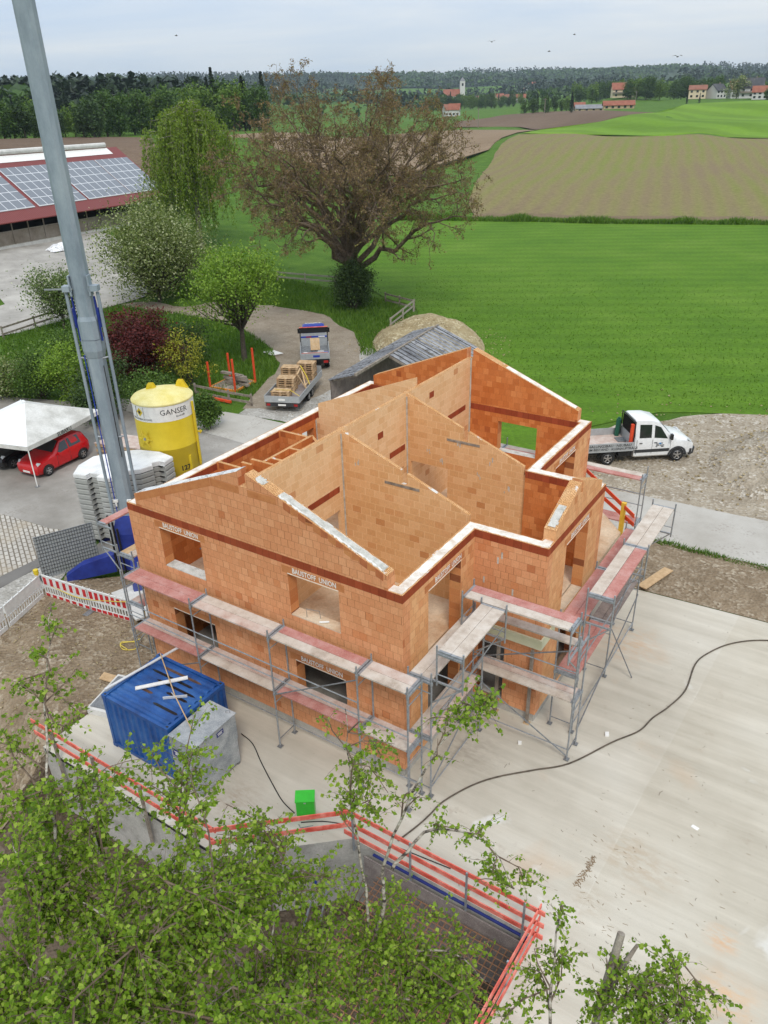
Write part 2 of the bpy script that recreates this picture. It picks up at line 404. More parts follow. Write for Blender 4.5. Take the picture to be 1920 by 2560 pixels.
# front (gable side, towards the yard): s = x + HW
wall('outer_wall', (-HW,0), (0,0), TW, rect(0,HW,ZP,ZB), [hole(1.39,3.18,4.45,5.86), hole(6.60,8.38,4.42,5.84), hole(1.39,3.27,1.38,2.78), hole(6.60,8.45,1.38,2.76)])
RS = [M['brick_side'], M['brick_in'], M['perf'], M['reveal'], M['floor_dust']]
RB = [M['brick_side'], M['brick_back'], M['perf'], M['reveal'], M['floor_dust']]
wall('outer_wall', (0,TW), (0,Y1), TW, rect(0,Y1-TW,ZP,ZB), [hole(1.33-TW,3.22-TW,3.2,5.78), hole(1.33-TW,3.22-TW,.45,2.7)], mats=RS)
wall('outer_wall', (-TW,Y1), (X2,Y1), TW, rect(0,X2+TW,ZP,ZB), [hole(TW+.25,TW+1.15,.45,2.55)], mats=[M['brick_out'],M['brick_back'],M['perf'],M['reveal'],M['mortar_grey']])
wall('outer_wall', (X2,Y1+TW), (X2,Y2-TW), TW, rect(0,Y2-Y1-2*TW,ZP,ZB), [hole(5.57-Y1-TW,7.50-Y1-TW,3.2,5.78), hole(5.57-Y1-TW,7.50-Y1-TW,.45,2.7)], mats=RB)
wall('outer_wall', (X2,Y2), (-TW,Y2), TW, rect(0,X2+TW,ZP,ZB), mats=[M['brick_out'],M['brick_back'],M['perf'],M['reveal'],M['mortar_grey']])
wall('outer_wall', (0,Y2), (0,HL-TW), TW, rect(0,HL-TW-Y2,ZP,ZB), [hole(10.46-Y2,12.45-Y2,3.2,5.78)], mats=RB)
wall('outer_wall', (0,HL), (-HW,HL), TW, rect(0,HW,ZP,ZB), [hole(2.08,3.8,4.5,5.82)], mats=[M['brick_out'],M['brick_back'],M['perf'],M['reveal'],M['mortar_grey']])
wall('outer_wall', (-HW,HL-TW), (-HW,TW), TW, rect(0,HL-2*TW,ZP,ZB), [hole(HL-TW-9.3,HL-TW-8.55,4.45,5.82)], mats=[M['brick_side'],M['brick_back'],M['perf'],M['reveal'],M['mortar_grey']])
# ring beam: clay U blocks filled with pale mortar, running round the whole plan
def ring(e):
    return [(-HW-e,-e),(e,-e),(e,Y1-e),(X2+e,Y1-e),(X2+e,Y2+e),(e,Y2+e),(e,HL+e),(-HW-e,HL+e)]
def inner(e):
    t = TW + e
    return [(-HW+t,t),(-t,t),(-t,Y1+t),(X2-t,Y1+t),(X2-t,Y2-t),(-t,Y2-t),(-t,HL-t),(-HW+t,HL-t)]
mb = MB(); o, i_ = ring(.004), inner(.004); k = 8
mb.add([(x,y,ZB) for x,y in o]+[(x,y,ZT) for x,y in o], [(a,(a+1)%k,(a+1)%k+k,a+k) for a in range(k)], 0)
mb.add([(x,y,ZB) for x,y in i_]+[(x,y,ZT) for x,y in i_], [((a+1)%k,a,a+k,(a+1)%k+k) for a in range(k)], 0)
mb.add([(x,y,ZT) for x,y in o]+[(x,y,ZT) for x,y in i_], [(a,(a+1)%k,(a+1)%k+k,a+k) for a in range(k)], 1)
mb.add([(x,y,ZB) for x,y in o]+[(x,y,ZB) for x,y in i_], [((a+1)%k,a,a+k,(a+1)%k+k) for a in range(k)], 0)
mb.build('ring_beam', [M['band'], M['perf']], house)
# pale mortar skim lying in the U blocks, a little lumpy at the edges
rng = random.Random(5)
mb = MB()
oo, ii = ring(-.045), inner(-.05)
for a in range(8):
    b_ = (a+1) % 8
    n = 24; pv = []
    for q in range(n+1):
        f = q/n; j = lambda: rng.uniform(-.012,.014)
        po = (oo[a][0]+(oo[b_][0]-oo[a][0])*f+j(), oo[a][1]+(oo[b_][1]-oo[a][1])*f+j())
        pi = (ii[a][0]+(ii[b_][0]-ii[a][0])*f+j(), ii[a][1]+(ii[b_][1]-ii[a][1])*f+j())
        if q in (0, n): po, pi = (oo[a], ii[a]) if q == 0 else (oo[b_], ii[b_])
        pv.append((po, pi))
    for q in range(n):
        (o0,i0),(o1,i1) = pv[q], pv[q+1]; z = ZT+.012
        mb.add([(*o0,ZT-.01),(*o1,ZT-.01),(*o1,z),(*o0,z),(*i1,z),(*i0,z),(*i1,ZT-.01),(*i0,ZT-.01)], [(0,1,2,3),(3,2,4,5),(5,4,6,7)])
mb.build('mortar_bed', M['white_top'], house)
# plinth and storey floor
mb = MB(); mb.prism(ring(-.03), -.02, ZP)
mb.build('plinth', M['concrete'], house)
mb = MB(); mb.prism(inner(-.02), 2.97, 3.2)
mb.build('storey_floor', M['floor_dust'], house)
# gables
SL = .3955
def ftop(x): return 8.72 - SL*abs(x+5.185)
def gable(y0, y1, mats, name='gable'):
    L0, L1, R0, R1 = -9.97, -5.33, -5.04, -.455
    ol = [(L0,ZT+.002),(R1,ZT+.002),(R1,ftop(R1)),(R0,ftop(R0)),(R0,8.22),(L1,8.22),(L1,ftop(L1)),(L0,ftop(L0))]
    return wall(name, (0,y0), (1,y0), y1-y0, ol, mats=mats)
g1 = gable(0, TW, WM)
g2 = wall('gable', (0,HL), (-1,HL), TW, [(-x,z) for x,z in [(-.455,ZT+.002),(-9.97,ZT+.002),(-9.97,ftop(-9.97)),(-5.33,ftop(-5.33)),(-5.33,8.25),(-5.04,8.25),(-5.04,ftop(-5.04)),(-.455,ftop(-.455))]], mats=[M['brick_out'],M['brick_back'],M['perf'],M['reveal'],M['mortar_grey']])
def slope_strip(name, x0, x1, ya, yb, mat, parent, th=.018, jit=.012, n=26, lift=0.0):
    """lumpy mortar or foil strip lying on a gable slope"""
    mb = MB(); rows = []
    for q in range(n+1):
        x = x0 + (x1-x0)*q/n; z = ftop(x)
        a = ya + rng.uniform(-jit,jit); b_ = yb + rng.uniform(-jit,jit); h = th*rng.uniform(.7,1.5) + lift
        rows.append([(x,a,z-.01),(x,a,z+h*.8),(x,(a+b_)/2,z+h*1.2),(x,b_,z+h*.8),(x,b_,z-.01)])
    for q in range(n):
        r0, r1 = rows[q], rows[q+1]
        for k_ in range(4): mb.add([r0[k_],r1[k_],r1[k_+1],r0[k_+1]], [(0,1,2,3) if x1 > x0 else (3,2,1,0)])
    return mb.build(name, mat, parent)
slope_strip('mortar_bed', -3.95, -.60, .05, TW-.05, M['mortar_grey'], house)
slope_strip('mortar_bed', -4.75, -4.45, .06, TW-.07, M['mortar_grey'], house, n=6, jit=.05)
slope_strip('mortar_bed', -3.9, -.62, .045, .085, M['mortar_white'], house, jit=.03, lift=.012, n=60)
def foil():
    m, t, b = newmat('white_foil', .35, 0, .5)
    f = noise_(t, coord(t,'Object',(1,1,1),(0,0,.5)), 2.2, 4, .6, 1.5)
    LK(t, ramp(t, f, [(.40,(.78,.78,.78)),(.52,(.80,.80,.80)),(.545,(.08,.08,.09)),(.58,(.76,.76,.76))]), b.inputs['Base Color']); return m
M['foil'] = foil()
slope_strip('cover_foil', -9.90, -5.36, .02, TW+.03, M['foil'], house, th=.012, jit=.02)
slope_strip('mortar_bed', -3.6, -.6, HL-TW+.06, HL-.06, M['white_top'], house)
# bay gable
BS = .405
def btop(y): return 7.545 - BS*abs(y-6.475)
bo = [(4.54,ZT+.002),(8.44,ZT+.002),(8.44,btop(8.44)),(6.56,btop(6.56)),(6.56,7.12),(6.40,7.12),(6.40,btop(6.40)),(4.54,btop(4.54))]
wall('gable', (X2,0), (X2,1), TW, bo, mats=RB)
mb = MB()
for q in range(8):
    ya, yb = 4.62+q*.1, 4.72+q*.1
    x0, x1 = X2-TW+.06+rng.uniform(-.015,.015), X2-.06+rng.uniform(-.02,.02)
    mb.add([(x0,ya,btop(ya)+.02),(x1,ya,btop(ya)+.02),(x1,yb,btop(yb)+.02),(x0,yb,btop(yb)+.02)], [(0,1,2,3)])
    for xx in (x0, x1): mb.add([(xx,ya,btop(ya)-.01),(xx,yb,btop(yb)-.01),(xx,yb,btop(yb)+.02),(xx,ya,btop(ya)+.02)], [(0,1,2,3)])
mb.build('mortar_bed', M['mortar_grey'], house)
# partitions
PM = [M['brick_cross'], M['brick_cross'], M['perf'], M['brick_cross'], M['mortar_grey']]
def cross_wall(y, g0, g1, holes=()):
    tp = lambda x: 8.34 - .39*(x+5.21)
    ol = [(-5.14,3.2),(-TW-.01,3.2),(-TW-.01,ZB),(-.47,ZB+.02),(-.47,tp(-.47)),(g1,tp(g1)),(g1,6.96),(g0,6.96),(g0,tp(g0)),(-5.26,tp(-5.26)),(-5.26,8.2),(-5.14,8.2)]
    w = wall('partition_wall', (0,y), (1,y), .12, ol, holes, mats=PM)
    mb = MB(); mb.box(g0-.62, g1+.46, y-.015, y-.001, 6.84, 6.93); mb.build('slot_lintel', M['wood_old'], house)
    return w
cross_wall(4.60, -2.87, -2.67)
cross_wall(8.65, -2.84, -2.62, [hole(-4.98,-3.42,3.25,5.72)])
SPM = [M['brick_in'], M['brick_in'], M['perf'], M['brick_in'], M['mortar_grey']]
wall('partition_wall', (-5.14,TW), (-5.14,HL-TW), .12, [(0,3.2),(HL-2*TW,3.2),(HL-2*TW,8.33),(0,8.33)], [hole(3.52-TW,4.36-TW,3.25,5.55), hole(7.6-TW,8.4-TW,3.25,5.55)], mats=SPM)
for ya, yb in ((2.68,4.37),(7.45,8.5),(11.8,13.3)):
    MB().box(-5.14,-5.134,ya,yb,6.2,6.42).build('clay_lintel', M['band'], house)
for ya, za in ((6.72,7.2),(10.3,7.6)):
    MB().box(-5.14,-5.135,ya,ya+.34,za,za+.24).build('odd_block', M['band'], house)
# back-left cross wall and small rooms
tl = lambda x: 6.80 + .39*(x+9.97)
wall('partition_wall', (0,9.5), (1,9.5), .12, [(-HW+TW,3.2),(-5.27,3.2),(-5.27,tl(-5.27)),(-9.9,tl(-9.9)),(-9.9,ZB),(-HW+TW,ZB)], mats=SPM)
LM = [M['brick_back'], M['brick_back'], M['perf'], M['brick_back'], M['mortar_grey']]
def stub(p0, p1, z=6.45):
    L = (Vector(p1)-Vector(p0)).length
    wall('partition_wall', p0, p1, .115, rect(0,L,3.2,z), mats=LM)
stub((-10.06,7.14),(-8.68,7.14)); stub((-8.56,4.52),(-8.56,7.36)); stub((-8.56,5.96),(-7.93,5.96)); stub((-8.56,4.93),(-7.97,4.93))
stub((-9.14,4.50),(-8.68,4.50)); stub((-8.56,4.50),(-8.15,4.50)); stub((-9.27,4.13),(-8.80,4.13)); stub((-10.06,3.73),(-8.93,3.73))
stub((-8.9,7.62),(-8.3,7.2), 6.3)
# lintels, lettering
def lintel(p, d, L, z, words, t0=None, tl_=1.52):
    """p: start of the opening on the outer face, d: direction along the wall, L: opening length"""
    p, d = Vector(p), Vector(d); n = Vector((d.y,-d.x,0))
    mb = MB(); c = p + d*L/2; hl = L/2+.2
    mb.obox((c.x+n.x*.0, c.y+n.y*.0, z+.125), d*hl, n*.004, (0,0,.118))
    ln = mb.build('lintel', M['lintel'], house)
    mb = MB(); mb.obox((c.x+n.x*.004, c.y+n.y*.004, z+.012), d*(L/2), n*.009, (0,0,.014)); mb.build('lintel_edge', M['edge_white'], ln)
    if words:
        s = L/2 + .06 if t0 is None else t0
        fr = frame((p.x+d.x*s+n.x*.007, p.y+d.y*s+n.y*.007, z+.145), d, (0,0,1))
        tx = text('lettering', words, .235, M['white_paint'], ln, fr, .001, off=.004)
        w = max(v.co.length for v in tx.data.vertices)
        me = tx.data; o0 = Vector(ORG[tx.name]); ctr = Vector((fr.translation.x, fr.translation.y, fr.translation.z)) - o0
        xs = [(v.co-ctr).dot(d) for v in me.vertices]; k_ = tl_/(max(xs)-min(xs))
        for v in me.vertices:
            q = v.co - ctr; v.co = ctr + q + d*(q.dot(d)*(k_-1))
    return ln
X_ = (1,0,0); Y_ = (0,1,0)
lintel((-9.04,0,0), X_, 1.79, 5.86, 'BAUSTOFF  UNION')
lintel((-3.83,0,0), X_, 1.78, 5.84, 'BAUSTOFF  UNION')
lintel((-3.83,0,0), X_, 1.85, 2.76, 'BAUSTOFF  UNION')
lintel((-9.04,0,0), X_, 1.88, 2.78, None)
lintel((0,1.33,0), Y_, 1.89, 5.78, 'BAUSTOFF  UNION', 1.13)
lintel((X2,5.57,0), Y_, 1.93, 5.78, 'BAUSTOFF  UNION', 1.09)
lintel((0,10.46,0), Y_, 1.99, 5.80, 'BAUSTOFF  UNION', 1.1)
# window sills of smoothed mortar
for x0, x1, z in ((-9.04,-7.25,4.45),(-3.83,-2.05,4.42)):
    MB().box(x0+.004,x1-.004,.01,TW+.02,z-.02,z+.025).build('window_sill', M['mortar_grey'] if x0 < -5 else M['floor_dust'], house)
# foam strip along the bay's floor edge, bare balcony slab behind the bay
mb = MB(); mb.box(.45,X2+.06,Y1-.06,Y1-.002,2.9,3.25); mb.box(X2+.002,X2+.06,Y1-.002,Y1+1.0,2.9,3.25)
mb.build('edge_foam', M['insul'], house)
mb = MB(); mb.prism([(.006,Y2+.006),(2.26,Y2+.006),(2.26,11.74),(.95,13.2),(.006,13.9)], 2.98, 3.2)
mb.build('balcony_slab', M['floor_dust'], house)
# grey mortar splashes on the partition faces
mb = MB()
for x, y, z, h in ((-4.6,4.596,7.2,.0),(-3.0,8.646,6.7,0),(-4.2,8.646,6.2,0),(-1.6,8.646,6.3,0),(-1.0,8.646,5.4,0),(-2.2,8.646,5.7,0),(-3.6,8.646,5.9,0)):
    for q in range(3):
        a = rng.uniform(.012,.022); hh = rng.uniform(.06,.2); xx = x+rng.uniform(-.15,.15); zz = z+rng.uniform(-.1,.1)
        mb.box(xx-a,xx+a,y-.004,y+.003,zz,zz+hh)
mb.build('mortar_patch', M['mortar_grey'], house)
mb = MB()
for x, z in ((.9,5.75),(.78,5.55),(.35,4.75),(1.3,4.6),): mb.box(X2*0+x-.025,x+.025,Y1-.005,Y1+.003,z-.1,z+.12)
for y, z in ((.0,0),): pass
mb.build('mortar_patch', M['mortar_grey'], house)
M['cut_dark'] = matn('cut_block_red', (.40,.125,.05), (.50,.17,.065), 4, .9, fine=.15)
# mortar in the corners where partitions meet, cut blocks under the gable slopes
for x0,x1,y0,y1,z0,z1 in ((-5.137,-5.10,4.565,4.597,3.2,8.2),(-5.137,-5.10,8.61,8.647,3.2,8.2),(-5.135,-5.09,HL-TW-.04,HL-TW-.003,3.2,8.3),(-TW-.02,-TW+.01,8.60,8.646,3.2,6.4),(-10.06,-10.02,9.46,9.497,3.2,6.1)):
    MB().box(x0,x1,y0,y1,z0,z1).build('corner_mortar', M['mortar_grey'], house)
for k in range(13):
    x0 = -3.75+.245*k; x1 = x0+.236; h = (.24,.16,.22,.13)[k%4]
    mb = MB(); q = [(x0,ftop(x0)-h-.10*(k%2)),(x1,ftop(x1)-h),(x1,ftop(x1)-.012),(x0,ftop(x0)-.012)]
    mb.add([(x,-.004,z) for x,z in q]+[(x,.004,z) for x,z in q], [(0,1,2,3),(0,4,5,1),(1,5,6,2),(2,6,7,3),(3,7,4,0)])
    mb.build('cut_block', (M['cut_dark'],M['lintel'],M['cut_dark'],M['reveal'],M['lintel'])[k%5], house)
for xs in ([-9.9,-8.7,-7.5,-6.45],):
    for a_, b_ in zip(xs, xs[1:]):
        mb = MB(); q = [(a_,ftop(a_)-.27),(b_-.01,ftop(b_)-.27),(b_-.01,ftop(b_)-.012),(a_,ftop(a_)-.012)]
        mb.add([(x,-.003,z) for x,z in q]+[(x,.004,z) for x,z in q], [(0,1,2,3),(0,4,5,1),(1,5,6,2),(2,6,7,3),(3,7,4,0)]); mb.build('cut_block', M['lintel'], house)
MB().box(-6.44,-5.34,-.003,.004,7.97,8.2).build('cut_block', M['lintel'], house); MB().box(-5.03,-4.0,-.003,.004,7.97,8.18).build('cut_block', M['lintel'], house)
# steel pipes lying over the back-left room seen through the window
# things inside the rooms
w1 = thing('steel_clamp', 'bent steel rod standing on the sill of the upper right window', 'clamp', (-3.2,.2,4.45))
MB().tube([(-3.35,.12,4.44),(-3.37,.14,4.70),(-2.97,.24,4.70),(-2.95,.25,4.44)], .009, 5).build('rod', M['galv_dark'], w1)
w2 = MB().tube([(-2.85,.06,4.475),(-2.62,.22,4.475)], .028, 8).build('cartridge', M['white_paint'], loc=(-2.73,.14,4.45))
tag(w2, 'white cartridge lying on the sill of the upper right window', 'cartridge')
w3 = thing('pipe_frame', 'steel pipes clamped crosswise inside the upper left window', 'pipes', (-8.2,1.0,3.2))
for a, b_ in (((-8.32,1.0,3.2),(-8.32,1.0,5.75)),((-8.2,1.08,3.2),(-8.2,1.08,5.75)),((-8.45,.98,4.75),(-7.3,1.9,5.15)),((-8.3,1.1,4.1),(-7.2,2.0,4.45))): MB().tube([a,b_], .03, 6).build('pipe', M['galv_dark'], w3)
TC=[(1.136,2.89,0),(1.136,3.332,0),(1.136,3.738,0),(1.136,4.094,0),(1.136,4.357,0),(1.022,2.89,0),(1.022,3.332,0),(1.022,3.738,0),(1.022,4.094,0),(1.022,4.357,0),(0.894,2.89,0),(0.894,3.332,0),(0.894,3.738,0),(0.894,4.094,0),(0.894,4.357,0),(0.755,2.89,0),(0.755,3.332,0),(0.755,3.738,0),(0.755,4.094,0),(0.755,4.357,0),(0.608,2.89,0),(0.608,3.332,0),(0.608,3.738,0),(0.608,4.094,0),(0.608,4.357,0),(0.459,2.89,0),(0.459,3.332,0),(0.459,3.738,0),(0.459,4.094,0),(0.459,4.357,0),(0.316,2.89,0),(0.316,3.332,0),(0.316,3.738,0),(0.316,4.094,0),(0.316,4.357,0),(0.183,2.89,0),(0.183,3.332,0),(0.183,3.738,0),(0.183,4.094,0),(0.183,4.357,0),(0.062,2.89,0),(0.062,3.332,0),(0.062,3.738,0),(0.062,4.094,0),(0.062,4.357,0),(0.608,4.554,0),(0.608,4.745,0),(0.608,4.905,0),(0.459,4.554,0),(0.459,4.745,0),(0.459,4.905,0),(0.316,4.554,0),(0.316,4.745,0),(0.316,4.905,0),(0.183,4.554,0),(0.183,4.745,0),(0.183,4.905,0),(0.062,4.554,0),(0.062,4.745,0),(0.062,4.905,0),(1.136,4.605,1.5),(1.022,4.605,1.5),(0.917,4.605,1.5),(0.826,4.605,1.5),(1.022,4.718,2.7),(0.833,4.898,2.8),(0.917,4.804,2.7),(0.833,5.011,3.2),(0.938,5.011,4.5),(0.279,5.347,1.1),(0.438,5.298,2.13),(0.153,5.347,1.19),(0.419,5.829,6.33),(0.284,5.814,4.91),(0.152,5.799,3.83),(0.066,5.799,3.41),(0.159,6.328,15.13),(0.246,6.328,14.18),(0.075,6.328,14.37),(0.305,6.292,13.35),(0.269,6.109,11.21),(0.223,6.064,8.09),(0.163,6.064,7.65),(0.4,5.991,6.03),(0.487,5.991,5.92),(0.328,6.328,11.29),(0.419,6.292,11.08),(0.487,6.254,9.36),(0.31,6.579,19.96),(0.232,6.461,16.92),(0.179,6.461,16.54),(0.366,6.685,17.6),(0.34,6.551,15.47),(0.464,6.685,13.08),(0.49,7.313,16.23),(0.442,7.244,18.08),(0.533,7.313,15.98),(0.398,7.313,28.43),(0.556,6.551,7.11),(0.557,6.04,4.25),(0.603,6.551,7.9),(0.999,5.394,12.25),(0.876,5.438,11.55),(0.841,5.46,11.35),(0.76,5.521,11.47),(1.11,5.394,13.02),(0.993,6.397,17.76),(0.884,6.477,16.94),(0.793,6.477,15.43),(0.717,6.397,13.46),(1.103,6.397,19.48),(0.951,6.908,27.52),(0.847,6.908,29.87),(0.738,6.908,25.44),(0.671,6.908,21.02),(0.868,7.438,44.56),(0.738,7.438,41.16),(0.989,7.438,46.05),(0.647,7.496,40.29),(0.556,7.601,51.3),(1.097,8.006,92.59),(0.987,8.006,91.02),(0.908,8.006,93.86),(0.824,8.006,97.47),(0.736,8.006,97.12),(0.647,8.006,98.49),(0.556,8.006,95.66),(0.474,8.006,96.47),(0.421,8.006,87.33),(0.368,8.006,89.77),(0.308,8.006,88.87),(0.259,8.006,94.2),(0.219,8.006,86.72),(0.187,8.006,76.85),(0.164,8.006,71.19),(0.062,8.006,61.55),(0.333,7.601,41.15),(0.249,7.601,40.19),(0.169,7.601,30.29),(0.443,7.601,51.08),(0.059,7.601,25.25),(1.136,8.7,0),(0.894,8.7,0),(0.608,8.7,0),(0.316,8.7,0),(0.062,8.7,0)]
def sstep(a,b,x):
    t=min(1.0,max(0.0,(x-a)/(b-a))); return t*t*(3-2*t)
def terr_far(x,y):
    dx,dy=x-8.692,y+13.797; D=max(1.0,math.hypot(dx,dy)); az=math.atan2(-dx,dy); l=math.log(D)
    az=max(-.2,min(1.35,az))
    sw=0.0; sz=0.0
    for a,b,z in TC:
        q=((az-a)*2.6)**2+(l-b)**2+.0012
        w=1.0/(q*q); sw+=w; sz+=w*z
    return sz/sw
def terr(x,y):
    D=math.hypot(x-8.692,y+13.797)
    z=terr_far(x,y)*sstep(70,110,D) if D>70 else 0.0
    if y<1 and x<40 and D<60:
        if x>-10.32: z-=2.6*sstep(.5,-1.2,y)
        else: z-=2.6*sstep(-3.0,-8.5,y)*sstep(-24,-15,x)
    return z
# ---------------------------------------------------------------- terrain and ground sheets
def polar_ground():
    rad = [0.0] + [4+.8*i for i in range(58)]
    r = rad[-1]
    while r < 7500: r *= 1.045; rad.append(r)
    azs = [R(a) for a in np.concatenate([np.arange(-30,96,.7), np.arange(96,330,6.0)])]
    mb = MB(); n = len(azs)
    for rr in rad:
        for a in azs:
            x, y = CAM.x - math.sin(a)*rr, CAM.y + math.cos(a)*rr
            mb.v.append((x, y, terr(x,y) - .02 - (0 if rr < 60 else .0006*rr)))
    for i in range(len(rad)-1):
        for j in range(n):
            mb.f.append((i*n+j, i*n+(j+1)%n, (i+1)*n+(j+1)%n, (i+1)*n+j)); mb.m.append(0)
    return mb
def inpoly(p, poly):
    c = False; x, y = p; k = len(poly)
    for i in range(k):
        x0,y0 = poly[i]; x1,y1 = poly[(i+1)%k]
        if (y0>y) != (y1>y) and x < (x1-x0)*(y-y0)/(y1-y0)+x0: c = not c
    return c
def rough(poly, step, amp, seed=0):
    """subdivide an outline and make it wander"""
    rg = random.Random(seed); out = []
    for i in range(len(poly)):
        a, b = Vector(poly[i]), Vector(poly[(i+1)%len(poly)]); L = (b-a).length; k = max(1, int(L/step))
        nrm = Vector((-(b-a).y, (b-a).x)).normalized() if L else Vector((0,0))
        for q in range(k):
            p = a + (b-a)*q/k
            w = amp*(noise.noise(Vector((p.x/step*.35, p.y/step*.35, seed)))*1.4 + rg.uniform(-.35,.35)) if q else 0
            out.append(tuple(p + nrm*w))
    return out
def sheet(name, poly, mat, dz, step=None, hfun=None, kind='structure', amp=0.0, astep=1.0, seed=0):
    if amp: poly = rough(poly, astep, amp, seed)
    xs = [p[0] for p in poly]; ys = [p[1] for p in poly]
    pts = [Vector(p) for p in poly]; k = len(pts)
    if step:
        x = min(xs)+step/2; 
        while x < max(xs):
            y = min(ys)+step/2
            while y < max(ys):
                q = (x+.13*step*math.sin(y*7), y+.13*step*math.cos(x*5))
                if inpoly(q, poly): pts.append(Vector(q))
                y += step
            x += step
    v, e, f, *_ = delaunay_2d_cdt(pts, [], [list(range(k))], 1, 1e-5)
    mb = MB(); hf = hfun or terr
    for p in v:
        mb.v.append((p.x, p.y, hf(p.x,p.y)+dz))
    for t in f:
        a, b, c = [v[i] for i in t[:3]]
        t = tuple(t) if (b-a).cross(c-a) > 0 else tuple(t)[::-1]
        mb.f.append(t); mb.m.append(0)
    o = mb.build(name, mat)
    return struct(o, kind) if kind else o
def grassmat(name, a, b_, c, sc=.35, fine=.35, stripe=None, bump=.8, flower=0.0):
    m, t, b = newmat(name, .9, 0, .12)
    co = coord(t)
    col = ramp(t, noise_(t, co, sc, 6, .62), [(.32,a),(.5,b_),(.68,c)])
    f2 = noise_(t, co, sc*30, 4, .75)
    col = mixc(t, 1.0, col, ramp(t, f2, [(.3,(1-fine,)*3),(.7,(1+fine*.7,1+fine*.6,1+fine*.3))]), 'MULTIPLY')
    if stripe:
        w = N(t, 'ShaderNodeTexWave', wave_type='BANDS', bands_direction='X', i_Scale=stripe[1], i_Distortion=2.2, i_Detail=3.0, i_Detail_Scale=.6)
        LK(t, coord(t, 'Object', None, (0,0,stripe[0])), w.inputs['Vector'])
        col = mixc(t, 1.0, col, ramp(t, w.outputs['Fac'], [(.2,(1-stripe[2],)*3),(.8,(1+stripe[2],)*3)]), 'MULTIPLY')
    if flower:
        fl = noise_(t, co, 5.5, 2, .5)
        col = mixc(t, ramp(t, fl, [(.70,(0,0,0)),(.74,(flower,)*3)]), col, (.50,.48,.10))
    LK(t, col, b.inputs['Base Color']); bump_(t, b, noise_(t, co, sc*18, 5, .75), bump, .12); return m
def stripefield(name, ang, sc, a, b_, c, d, w2=.5):
    m, t, b = newmat(name, .95, 0, .05)
    co = coord(t)
    mp = coord(t, 'Object', None, (0,0,ang))
    w = N(t, 'ShaderNodeTexWave', wave_type='BANDS', bands_direction='X', i_Scale=sc, i_Distortion=2.5, i_Detail=4.0, i_Detail_Scale=.25, i_Detail_Roughness=.6)
    LK(t, mp, w.inputs['Vector'])
    big = noise_(t, coord(t,'Object',(1,.35,1),(0,0,ang)), .028, 5, .6)
    f = math_(t, 'ADD', math_(t, 'MULTIPLY', w.outputs['Fac'], w2), math_(t, 'MULTIPLY', big, 1-w2*.3))
    col = ramp(t, f, [(.38,a),(.55,b_),(.72,c),(.9,d)])
    col = mixc(t, 1.0, col, ramp(t, noise_(t, co, 1.4, 5, .8), [(.3,(.72,)*3),(.7,(1.22,)*3)]), 'MULTIPLY')
    LK(t, col, b.inputs['Base Color']); bump_(t, b, noise_(t, co, 2.0, 4, .8), .6, .15); return m
def gravel(name, base, c2, c3, sc=14, patch=.5, bump=1.0):
    m, t, b = newmat(name, .95, 0, .1)
    co = coord(t)
    v = N(t, 'ShaderNodeTexVoronoi', i_Scale=sc); LK(t, co, v.inputs['Vector'])
    s = N(t, 'ShaderNodeSeparateColor'); LK(t, v.outputs['Color'], s.inputs[0])
    col = ramp(t, s.outputs[0], [(.05,base),(.5,c2),(.93,c3)])
    soil = ramp(t, noise_(t, co, .55, 6, .65), [(.35,base),(.65,c2)])
    col = mixc(t, ramp(t, noise_(t, co, 1.3, 5, .7), [(.40,(0,0,0)),(.62,(patch,)*3)]), soil, col)
    LK(t, col, b.inputs['Base Color'])
    bump_(t, b, math_(t,'ADD', v.outputs['Distance'], noise_(t, co, 3, 5)), bump, .06); return m
SEAM = (1.0, -.0576, -5.89)
